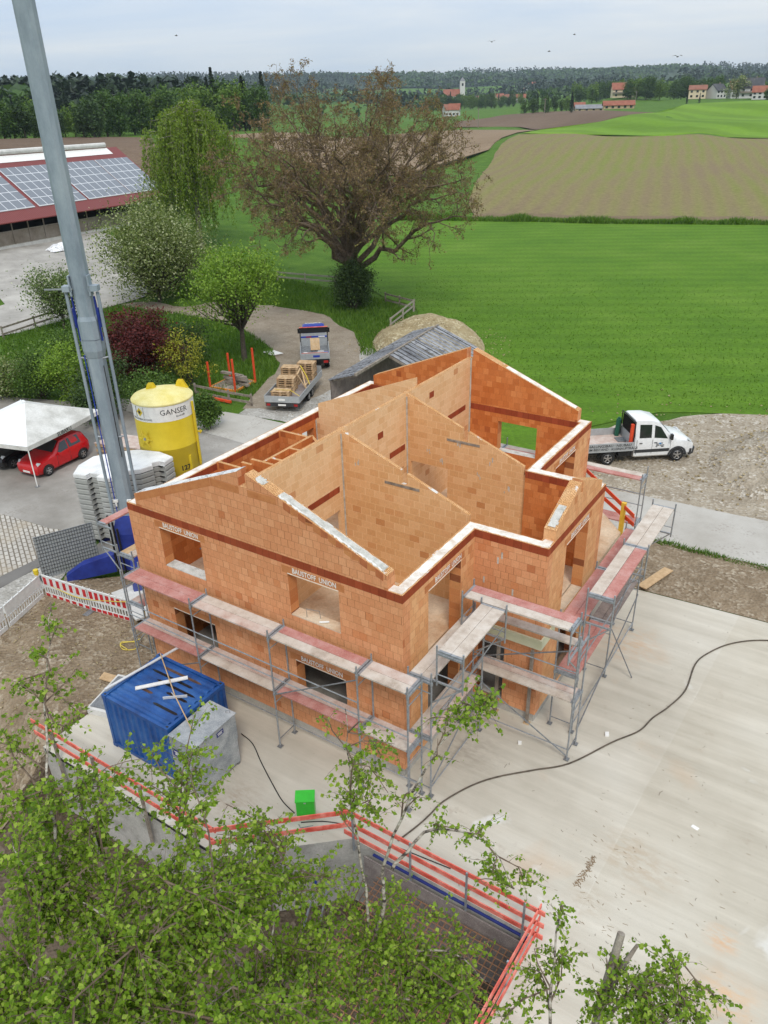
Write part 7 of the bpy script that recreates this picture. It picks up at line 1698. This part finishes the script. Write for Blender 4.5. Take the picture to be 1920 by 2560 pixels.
def clumps(rg, n, c, r, shell=.6):
    out = []
    while len(out) < n:
        v = Vector((rg.uniform(-1,1),rg.uniform(-1,1),rg.uniform(-1,1)))
        if v.length > 1 or v.length < shell*rg.random(): continue
        v *= .90 + .70*noise.noise(v*1.8+Vector((c[0],c[1],0)))
        out.append(Vector((c[0]+v.x*r[0], c[1]+v.y*r[1], c[2]+v.z*r[2])))
    return out
def broadleaf(name, label, base, h, w, th, nclump, perc, ls, mat, seed, cr=None, group=None, cat='tree', bark='bark', stems=1, zoff=0.0, squash=1.0, tr=None, up=.35, idxp=None):
    rg = random.Random(seed); gr = np.random.default_rng(seed); x, y = base; z0 = terr(x,y)+zoff; B = Vector((x,y,z0))
    t = thing(name, label, cat, tuple(B), 0, group)
    c = B+UP*(th+(h-th)*.5); r = (w/2*.86, w/2*.86, (h-th)/2*.88)
    cl = clumps(rg, nclump, c, r); mb = MB()
    tr = tr or max(.05, h*.022)
    for s in range(stems):
        o = Vector((rg.uniform(-.3,.3),rg.uniform(-.3,.3),0))*(stems > 1)
        fork = B+o+Vector((rg.uniform(-.2,.2),rg.uniform(-.2,.2),th*.9)); mb.tube([B+o-UP*.2, B+o*.9+UP*th*.45, fork, c+Vector((rg.uniform(-.3,.3)*w*.2,rg.uniform(-.3,.3)*w*.2,r[2]*.45))], [tr*1.25,tr,tr*.8,tr*.3], 7)
        for q in cl[s::stems]:
            m_ = fork+(q-fork)*.5+Vector((rg.gauss(0,.12),rg.gauss(0,.12),-.06*(q-fork).length+rg.gauss(0,.1)))*min(1,w/5)
            f0 = B+o+UP*(th*.75+rg.random()*th*.3); mb.tube([f0, m_, q], [tr*.45,tr*.25,tr*.08], 4, cap=False)
    mb.build('trunk', M[bark], t, smooth=60, uv=False)
    cr = cr or w*.13; pts = []
    for q in cl:
        k = int(perc*rg.uniform(.6,1.4)); g = gr.normal(size=(k,3))*cr*rg.uniform(.7,1.2)*np.array([1,1,.75*squash]); pts.append(g+np.array(q))
    P = np.concatenate(pts); P = P[P[:,2] > z0+.1]
    leafmesh('crown', P, ls, mat, t, seed=seed, up=up)
    return t
broadleaf('apple_tree','white blossoming apple tree beside the board fence below the farmyard',(-54.8,29.2),5.5,5.6,1.5,60,150,.20,LF['apple'],1,group='blossoming fruit trees')
broadleaf('apple_tree','large pale blossoming tree left of the fresh green tree',(-55.2,41.2),8.8,11.2,1.0,130,190,.24,LF['blossom'],2,group='blossoming fruit trees')
broadleaf('apple_tree','blossoming tree in front of the end of the cattle barn',(-77,62),6.8,7.8,1.2,60,130,.26,LF['apple'],3,group='blossoming fruit trees')
broadleaf('apple_tree','smaller whitish blossoming bush below the weeping tree',(-64,50.5),6.0,7.5,.8,60,140,.24,LF['blossom'],4,group='blossoming fruit trees')
broadleaf('lime_tree','fresh green tree with open crown beside the gravel lane',(-33.0,29.6),9.3,8.0,2.9,95,125,.20,LF['fresh'],5,cr=.66,tr=.20)
broadleaf('red_maple','dark red maple behind the yellow silo',(-35.4,21.6),5.8,5.6,.5,110,150,.18,LF['red'],6,cat='shrub',stems=4,tr=.07,cr=.5)
broadleaf('golden_shrub','golden leaved shrub right behind the yellow silo',(-31.8,22.5),4.4,3.4,.4,26,85,.15,LF['yellow'],7,cat='shrub',stems=3,tr=.05,cr=.36)
broadleaf('ivy_bush','dark green bush growing around the trunk of the big brown tree',(-35.2,47.8),4.7,4.1,.1,100,170,.17,LF['dark'],8,cat='bush',stems=3,tr=.06,cr=.5)
for k, (lb,b_,h,w,mt) in enumerate((('bright bush at the left edge above the tent',(-46.5,15.2),4.6,5.0,'hedge'),('whitish flowering bush behind the tent at the left',(-42.0,15.0),2.9,4.2,'blossom'),('rounded green bush behind the tent ridge',(-39.4,15.9),4.0,4.0,'hedge'),('tall fresh bush right behind the crane mast',(-36.6,16.4),4.6,3.6,'fresh'),('dark hedge bush between tent and red maple',(-33.9,17.0),3.6,3.6,'dark'),('dark low bush behind the red car',(-32.2,14.9),2.2,3.4,'dark'),('green bush behind the board pile',(-30.2,17.7),3.0,3.0,'hedge'),('olive bush in the orchard grass',(-43.5,21.5),3.0,4.4,'hedge'),('small green climber beside the silo',(-25.2,17.6),2.4,1.8,'hedge'),('dark bush behind the golden shrub',(-35.9,26.2),3.8,4.4,'dark'))):
    broadleaf('garden_bush', lb, b_, h, w, .1, 44, 130, .16, LF[mt], 20+k, cat='bush', stems=3, tr=.04, cr=w*.12, group='garden bushes')
def weeping():
    rg = random.Random(31); B = Vector((-69.8,62.0,terr(-69.8,62.0))); t = thing('weeping_birch', 'tall weeping birch with hanging yellow green curtains beside the barn', 'tree', tuple(B))
    mb = MB(); tr = [B+Vector(q) for q in ((0,0,-.3),(.2,.1,5),(-.2,.3,10),(.3,.1,13),(.2,.2,16.6))]; mb.tube(tr, [.42,.33,.25,.14,.05], 8)
    pts = []
    for k in range(520):
        f = .30+.70*rg.random()**.8; p, _ = alongp(tr, min(f,.99)); az = rg.uniform(0,2*math.pi); rad = (6.0*math.sin(math.pi*min(1,(1.02-f)/.72))**.6)*rg.uniform(.25,1.0)
        e = p+Vector((math.cos(az)*rad, math.sin(az)*rad, rg.uniform(-.1,.7))); m_ = (p+e)/2+UP*.35
        for q in range(int(rad*5)+3):
            g, _ = alongp([p,m_,e], min(.99,rg.random())); pts.append(g+Vector((rg.gauss(0,.2),rg.gauss(0,.2),rg.gauss(0,.15))))
        if k % 3 == 0: mb.tube([p,m_,e], [.07,.04,.015], 4, cap=False)
        L = min(rg.uniform(2.5,7.0), e.z-B.z-1.6); 
        if L < 1: continue
        st = wob(e, (math.cos(az)*.25,math.sin(az)*.25,-1), L, 6, .10, rg, grav=.2)
        if k % 2 == 0: mb.tube(st, [.014]*7, 3, cap=False)
        for q in range(int(L*15)):
            g, _ = alongp(st, min(.99,rg.random())); pts.append(g+Vector((rg.gauss(0,.14),rg.gauss(0,.14),rg.gauss(0,.1))))
    mb.build('trunk', M['birch'], t, smooth=60, uv=False); leafmesh('crown', [tuple(p) for p in pts], .29, LF['willow'], t, wr=.5, up=0, seed=5, droop=(0,0,-1.2))
weeping()
# foreground birches
def birch(key, label, seed):
    stems, blobs = BIRCH[key]; rg = random.Random(seed); b0 = stems[0][0]; z0 = terr(b0[0],b0[1])
    t = thing('birch_tree', label, 'tree', (b0[0],b0[1],z0), 0, 'young birches in the foreground')
    mb = MB(); S_ = []
    for i, s in enumerate(stems):
        P = [Vector(p) for p in s]
        if i == 0: P = [Vector((b0[0],b0[1],z0-.2)), Vector((b0[0],b0[1],(z0+b0[2])/2))]+P
        out = []
        for k in range(len(P)-1):
            a, b, c0, c1 = P[k], P[k+1], P[max(k-1,0)], P[min(k+2,len(P)-1)]
            for u in (0,.25,.5,.75): out.append(.5*((2*a)+(b-c0)*u+(2*c0-5*a+4*b-c1)*u*u+(3*a-c0-3*b+c1)*u**3)+Vector((rg.gauss(0,.012),rg.gauss(0,.012),0)))
        out.append(P[-1]); r0 = (.055 if key in 'AB' else .040) if i == 0 else .024; n = len(out)
        mb.tube(out, [max(.005,r0*(1-.93*j/n)) for j in range(n)], 7); S_.append(out)
    allp = [p for s in S_ for p in s[len(s)//3:]]
    tw = mb; leaf = []
    for bx,by,bz,br,dens in blobs:
        c = Vector((bx,by,bz)); nt_ = int(88*dens*(br/.6)**1.7)+5
        anc = sorted(allp, key=lambda p: (p-c).length)[:5]
        boughs = []
        for q in range(max(2,int(7*br*dens)+1)):
            a0 = anc[rg.randrange(len(anc))] if q < 2 else alongp(boughs[rg.randrange(len(boughs))], rg.uniform(.3,.8))[0]
            e = c+Vector((rg.gauss(0,.55),rg.gauss(0,.55),rg.gauss(.05,.5)))*br
            m_ = a0+(e-a0)*.5+UP*.10*(e-a0).length+Vector((rg.gauss(0,.05),rg.gauss(0,.05),rg.gauss(0,.05)))
            boughs.append([a0, a0+(m_-a0)*.5, m_, m_+(e-m_)*.55+UP*.02, e]); tw.tube(boughs[-1], [.013,.011,.009,.007,.005], 4, mi=1, cap=False)
        for k in range(nt_):
            s, d0 = alongp(boughs[rg.randrange(len(boughs))], rg.uniform(.2,.99))
            d = (d0*.5+Vector((rg.gauss(0,.65),rg.gauss(0,.65),rg.gauss(.05,.45)))).normalized()
            L = rg.uniform(.22,.62)*min(1,br/.45); pl = wob(s, d, L, 5, .16, rg, grav=.13)
            tw.tube(pl, [.0042,.0036,.003,.0025,.002,.0016], 3, mi=1, cap=False)
            for q in range(int(L*rg.uniform(26,44))):
                g, dd = alongp(pl, min(.99,.08+.92*rg.random())); leaf.append(tuple(g+Vector((rg.gauss(0,.022),rg.gauss(0,.022),rg.gauss(-.022,.018)))))
    mb.build('trunk', [M['birch'], M['twig']], t, smooth=60, uv=False)
    leafmesh('crown', leaf, .057, LF['birch'], t, wr=.80, up=.25, seed=seed, droop=(0,0,-.6))
birch('A','tall birch at the left edge with a thin leader reaching over the dirt',41)
birch('B','densest birch filling the bottom left corner',42)
birch('C','birch in front of the grey retaining wall',43)
birch('D','slender leaning birch with one tip in front of the near scaffold corner',44)
birch('E','small birch at the bottom right over the bare yard',45)
# stump of timber below the right birch
t = thing('broken_trunk', 'thick broken brown trunk standing among the leaves of the small right birch', 'tree trunk', (7.72,-8.3,0))
MB().tube([(7.72,-8.35,-.05),(7.74,-8.2,3.5),(7.78,-8.15,8.05),(7.80,-7.75,8.95)], [.09,.075,.06,.045], 8).build('trunk', M['wood_old'], t, smooth=60)
MB().tube([(7.78,-8.15,8.0),(7.9,-7.9,8.6),(7.99,-7.72,8.85)], [.04,.035,.02], 6).build('stub_branch', M['wood_old'], t, smooth=60)
# ---------------------------------------------------------------- forest trees, woods and grass
def ftree(name, h, w, mat, seed, con=False):
    """one forest tree at the origin, trunk and crown as parts"""
    rg = random.Random(seed); gr = np.random.default_rng(seed); t = thing(name, 'forest tree', 'tree', (0,0,0), 0, 'trees of the near woods')
    MB().tube([(0,0,-.5),(0,0,h*.5),(.2,0,h*.9)], [h*.022,h*.016,h*.004], 6).build('trunk', M['bark'], t, smooth=60, uv=False, local=True)
    pts = []
    if con:
        for k in range(900):
            f = gr.random()**.75; z = h*(.06+.94*f); r = w/2*(1-f)**.85*(.55+.45*((z*1.1)%1.0)); a = gr.random()*6.283; q = math.sqrt(gr.random())
            pts.append((r*q*math.cos(a)+.05, r*q*math.sin(a), z-.25*q*r))
        ls = .95; up = .2
    else:
        n = 50; c = (0,0,h*.50); r = (w/2*.82,w/2*.82,h*.47)
        for q in clumps(rg, n, c, r, .75):
            k = int(44*rg.uniform(.7,1.3)); pts += (gr.normal(size=(k,3))*w*.085+np.array(q)).tolist()
        ls = .85; up = .45
    leafmesh('crown', [p for p in pts if p[2] > .3], ls, mat, t, seed=seed, up=up, local=True)
    return t
protos = {'b': [ftree('broadleaf_tree',12,9.5,LF['f1'],50), ftree('broadleaf_tree',14,10,LF['f1'],51)], 'm': [ftree('broadleaf_tree',13,9.5,LF['f2'],52), ftree('broadleaf_tree',15,11,LF['f2'],53)],
          'd': [ftree('broadleaf_tree',13,9,LF['f3'],54)], 'c': [ftree('conifer_tree',17,6.0,LF['con'],55,True), ftree('conifer_tree',15,5.5,LF['con'],56,True)], 'w': [ftree('broadleaf_tree',13,12,LF['blossom'],57)]}
for v in protos.values():
    for p in v: p['_used'] = 0
KIND = {'b':'bright green broadleaf','m':'mid green broadleaf','d':'dark green broadleaf','c':'dark conifer','w':'white flowering chestnut'}
def place(kind, x, y, s, lab):
    rg = random.Random(int(x*31+y*17)); pr = protos[kind][rg.randrange(len(protos[kind]))]
    if pr['_used'] == 0: r = pr; pr['_used'] = 1
    else: r = dup(pr)
    r.location = (x,y,terr(x,y)-.2); r.rotation_euler = (0,0,rg.uniform(0,6.28)); r.scale = (s*rg.uniform(.92,1.08),s*rg.uniform(.92,1.08),s); r['label'] = lab
    return r
ptl = lambda px, D: (CAM.x + D*math.sin(math.atan((px-960)/1918.4*1.06)-_ya), CAM.y + D*math.cos(math.atan((px-960)/1918.4*1.06)-_ya))
def wood(px0, px1, D0, D1, n, kinds, s0, s1, lab, seed, group):
    rg = random.Random(seed)
    for k in range(n):
        px = px0+(px1-px0)*(k+rg.uniform(.1,.9))/n; D = D0+(D1-D0)*rg.random(); x, y = ptl(px, D); kd = rg.choice(kinds)
        r = place(kd, x, y, rg.uniform(s0,s1), f'{KIND[kd]} tree {lab}'); r['group'] = group
wood(-60,140,245,285,10,'bbmd',.75,.98,'in the wood edge behind the barn at the left','1','trees of the left wood edge')
wood(150,385,250,300,14,'bbmmcd',.55,.85,'in the wood edge right of the crane mast','2','trees behind the bare field')
wood(-40,380,300,345,16,'mcdcb',.72,.92,'in the second row of the left wood','3','second row of the left wood')
wood(380,545,270,330,12,'bmmd',.85,1.05,'on the wooded slope left of the weeping birch','4','trees on the slope by the weeping birch')
wood(545,735,290,350,15,'bbmmbc',.95,1.2,'in the wood between the weeping birch and the brown tree','5','trees between weeping birch and brown tree')
wood(545,735,355,385,8,'cmd',1.0,1.2,'at the back of the wood behind the weeping birch','6','back of the wood behind the weeping birch')
wood(1060,1270,830,900,22,'mmbd',.7,1.05,'among the village houses','7','trees in the village')
wood(1050,1300,930,985,20,'mbmc',.7,1.05,'behind the village houses','8','trees behind the village')
wood(1275,1385,540,580,9,'mdcb',.5,.85,'along the hedge behind the ploughed field','9','trees of the hedge behind the ploughed field')
wood(1375,1545,705,760,15,'bmm',.85,1.1,'on the green mound','10','trees on the green mound')
wood(1480,1560,645,668,6,'mmb',.85,1.1,'around the orange roofed farmhouse','11','trees by the orange roofed farmhouse')
wood(1575,1690,650,705,11,'mbm',.8,1.05,'on the hill between the two farms','12','trees on the hill crest')
wood(1755,1920,640,680,11,'bmc',.75,1.0,'behind the white houses on the right hill','13','trees behind the right hill houses')
wood(1770,1850,560,575,4,'mm',.5,.62,'in front of the white houses on the right hill','14','trees in front of the right hill houses')
place('w', *ptl(1718,612), 1.05, 'white flowering chestnut tree left of the cream house')
for px, D, s in ((1375,500,.62),(1616,555,.38),(1642,560,.34)): place('c', *ptl(px,D), s, {1375:'dark conifer standing alone behind the ploughed field',1616:'small dark conifer below the utility pole on the right slope',1642:'small dark conifer right of the pole on the right slope'}[px])
for v in protos.values():
    for p in v:
        if p['_used'] == 0: bpy.data.objects.remove(p)
for o in list(COL.objects):
    if '_used' in o.keys(): del o['_used']
# woods too far to count: one object each
def farwood(name, label, n, az0, az1, D0, D1, size, mats, seed, keep):
    rg = np.random.default_rng(seed); P = []; Ls = []; I = []; c = 0
    while c < n:
        az = rg.uniform(az0,az1); D = math.exp(rg.uniform(math.log(D0),math.log(D1))); x = CAM.x-math.sin(az)*D; y = CAM.y+math.cos(az)*D
        kv = keep(x,y,az,D)
        if kv is None: continue
        c += 1; z = terr(x,y); s = size*rg.uniform(.75,1.25); con = kv; h = s*(1.4 if con else .9)
        k = 16 if D < 1300 else 8
        for q in range(k):
            f = rg.random(); a = rg.random()*6.283
            r = s*.5*((1-f)*1.0+.05 if con else math.sqrt(max(0,1-(2*f-1)**2))*.95); r *= rg.uniform(.5,1)
            P.append((x+r*math.cos(a), y+r*math.sin(a), z+.15*h+h*.85*f)); Ls.append(s*(.34 if con else .50)); I.append(1 if con else (0 if rg.random() < .5 else 2))
    o = leafmesh(name, P, Ls, mats, None, wr=.85, seed=seed, up=.5, idx=I); return tag(o, label, 'wood', kind='stuff')
FM = [LF['f2'], LF['con'], LF['f3']]
nz_ = lambda x, y, s, o: noise.noise(Vector((x/s, y/s, o)))
def keep_mid(x,y,az,D):
    if nz_(x,y,150,3) < -.42: return None
    return nz_(x,y,190,8) > -.02
farwood('left_hill_wood', 'mixed wood on the hillside behind the left wood edge', 2300, R(33.6+11), R(33.6+31), 400, 1250, 10.5, FM, 71, keep_mid)
def keep_far(x,y,az,D):
    v = nz_(x,y,420,1)+.5*nz_(x,y,170,2)
    if D < 2300 and v < .12: return None
    if D >= 2300 and v < -.40: return None
    return nz_(x,y,500,6) > -.05
farwood('far_ridge_wood', 'dark wooded ridges along the horizon', 15000, R(2), R(68), 1450, 3300, 14, FM, 72, keep_far)
def keep_vil(x,y,az,D): return None if nz_(x,y,110,5) < .0 else (nz_(x,y,90,9) > .3)
farwood('valley_copses', 'copses and hedges in the valley around the village', 700, R(12), R(45), 800, 1450, 10, FM, 73, keep_vil)
# grass: taller strips and the uncut grass round the orchard
rg_g = random.Random(77)
def grassblades(name, label, n, poly, hmin, hmax, w, seed, keep=None):
    rg = np.random.default_rng(seed); xs = [p[0] for p in poly]; ys = [p[1] for p in poly]; V = []; c = 0
    while c < n:
        x, y = rg.uniform(min(xs),max(xs)), rg.uniform(min(ys),max(ys))
        if not inpoly((x,y),poly): continue
        k_ = 1.0 if keep is None else keep(x,y)
        if k_ <= 0: c += .3; continue
        c += 1; z = terr(x,y); h = rg.uniform(hmin,hmax)*k_; a = rg.uniform(0,6.283); dx, dy = math.cos(a)*w/2, math.sin(a)*w/2; lx, ly = rg.normal(0,h*.35,2)
        V += [(x-dx,y-dy,z),(x+dx,y+dy,z),(x+lx,y+ly,z+h)]
    n3 = len(V)//3; me = bpy.data.meshes.new(name); me.vertices.add(3*n3); me.vertices.foreach_set('co', np.array(V,np.float32).ravel()); me.loops.add(3*n3); me.loops.foreach_set('vertex_index', np.arange(3*n3,dtype=np.int32)); me.polygons.add(n3); me.polygons.foreach_set('loop_start', np.arange(0,3*n3,3,dtype=np.int32)); me.materials.append(LF['grass']); me.update(calc_edges=True)
    o = bpy.data.objects.new(name, me); COL.objects.link(o); return tag(o, label, 'grass', kind='stuff')
LANE = [(-25.6,21.2),(-23.5,22),(-22.4,28),(-24.2,33.2),(-26.3,36.0),(-30,40.5),(-36.4,44.6),(-43.4,45.3),(-50,43.6),(-58,42.0),(-58,38.0),(-47.3,38.2),(-44,38.0),(-38.5,36.2),(-33,33.0),(-29.5,29.6),(-27.6,25.4)]
LANE2 = rough(LANE, 2, .0)
offl = lambda x, y: 0 if inpoly((x,y), LANE) else 1
grassblades('orchard_grass', 'uncut green grass round the orchard and the lane', 42000, [(-57,24),(-50,20),(-37,18.5),(-27.2,22),(-25.5,24),(-29,31),(-22.6,38),(-26,45),(-33,52),(-60,58),(-58,40)], .18,.50,.09, 81, offl)
grassblades('meadow_grass', 'mown grass of the big meadow', 26000, [(-33,51.5),(-26,44),(-13,33.5),(-2,35),(8.5,39),(40,42),(40,75),(-40,75)], .06,.17,.10, 82, lambda x,y: 1 if rg_g.random() < (78-y)/50 else 0)
grassblades('tall_grass_strip', 'strip of tall grass between meadow and field', 16000, [(-66,105),(-52,109.2),(-33,113.6),(-9.9,121.6),(50,134),(50,136.5),(-9.9,124.2),(-33,116.2),(-53,112),(-67,107)], .5,1.25,.22, 83, lambda x,y: .55+.9*max(0,noise.noise(Vector((x*.25,y*.25,2)))+.25))
grassblades('roadside_weeds', 'weeds along the gutter of the road', 2500, [(1.8,17.2),(2.2,17.6),(14,18.0),(14,17.3)], .06,.22,.05, 84, lambda x,y: max(0,.6+noise.noise(Vector((x*.8,y,1)))))

# ---------------------------------------------------------------- the air
m = bpy.data.materials.new('haze_air'); m.use_nodes = True; t = m.node_tree; t.nodes.clear()
pv = N(t,'ShaderNodeVolumePrincipled', i_Density=.00010); pv.inputs['Color'].default_value = (.72,.86,1.0,1); pv.inputs['Anisotropy'].default_value = 0.0
o = N(t,'ShaderNodeOutputMaterial'); LK(t, pv.outputs[0], o.inputs['Volume'])
hb = MB().box(-7800,7800,-7800,7800,-30,190).build('haze', m, uv=False); struct(hb, 'stuff'); hb['label'] = 'thin pale haze over the far hills'
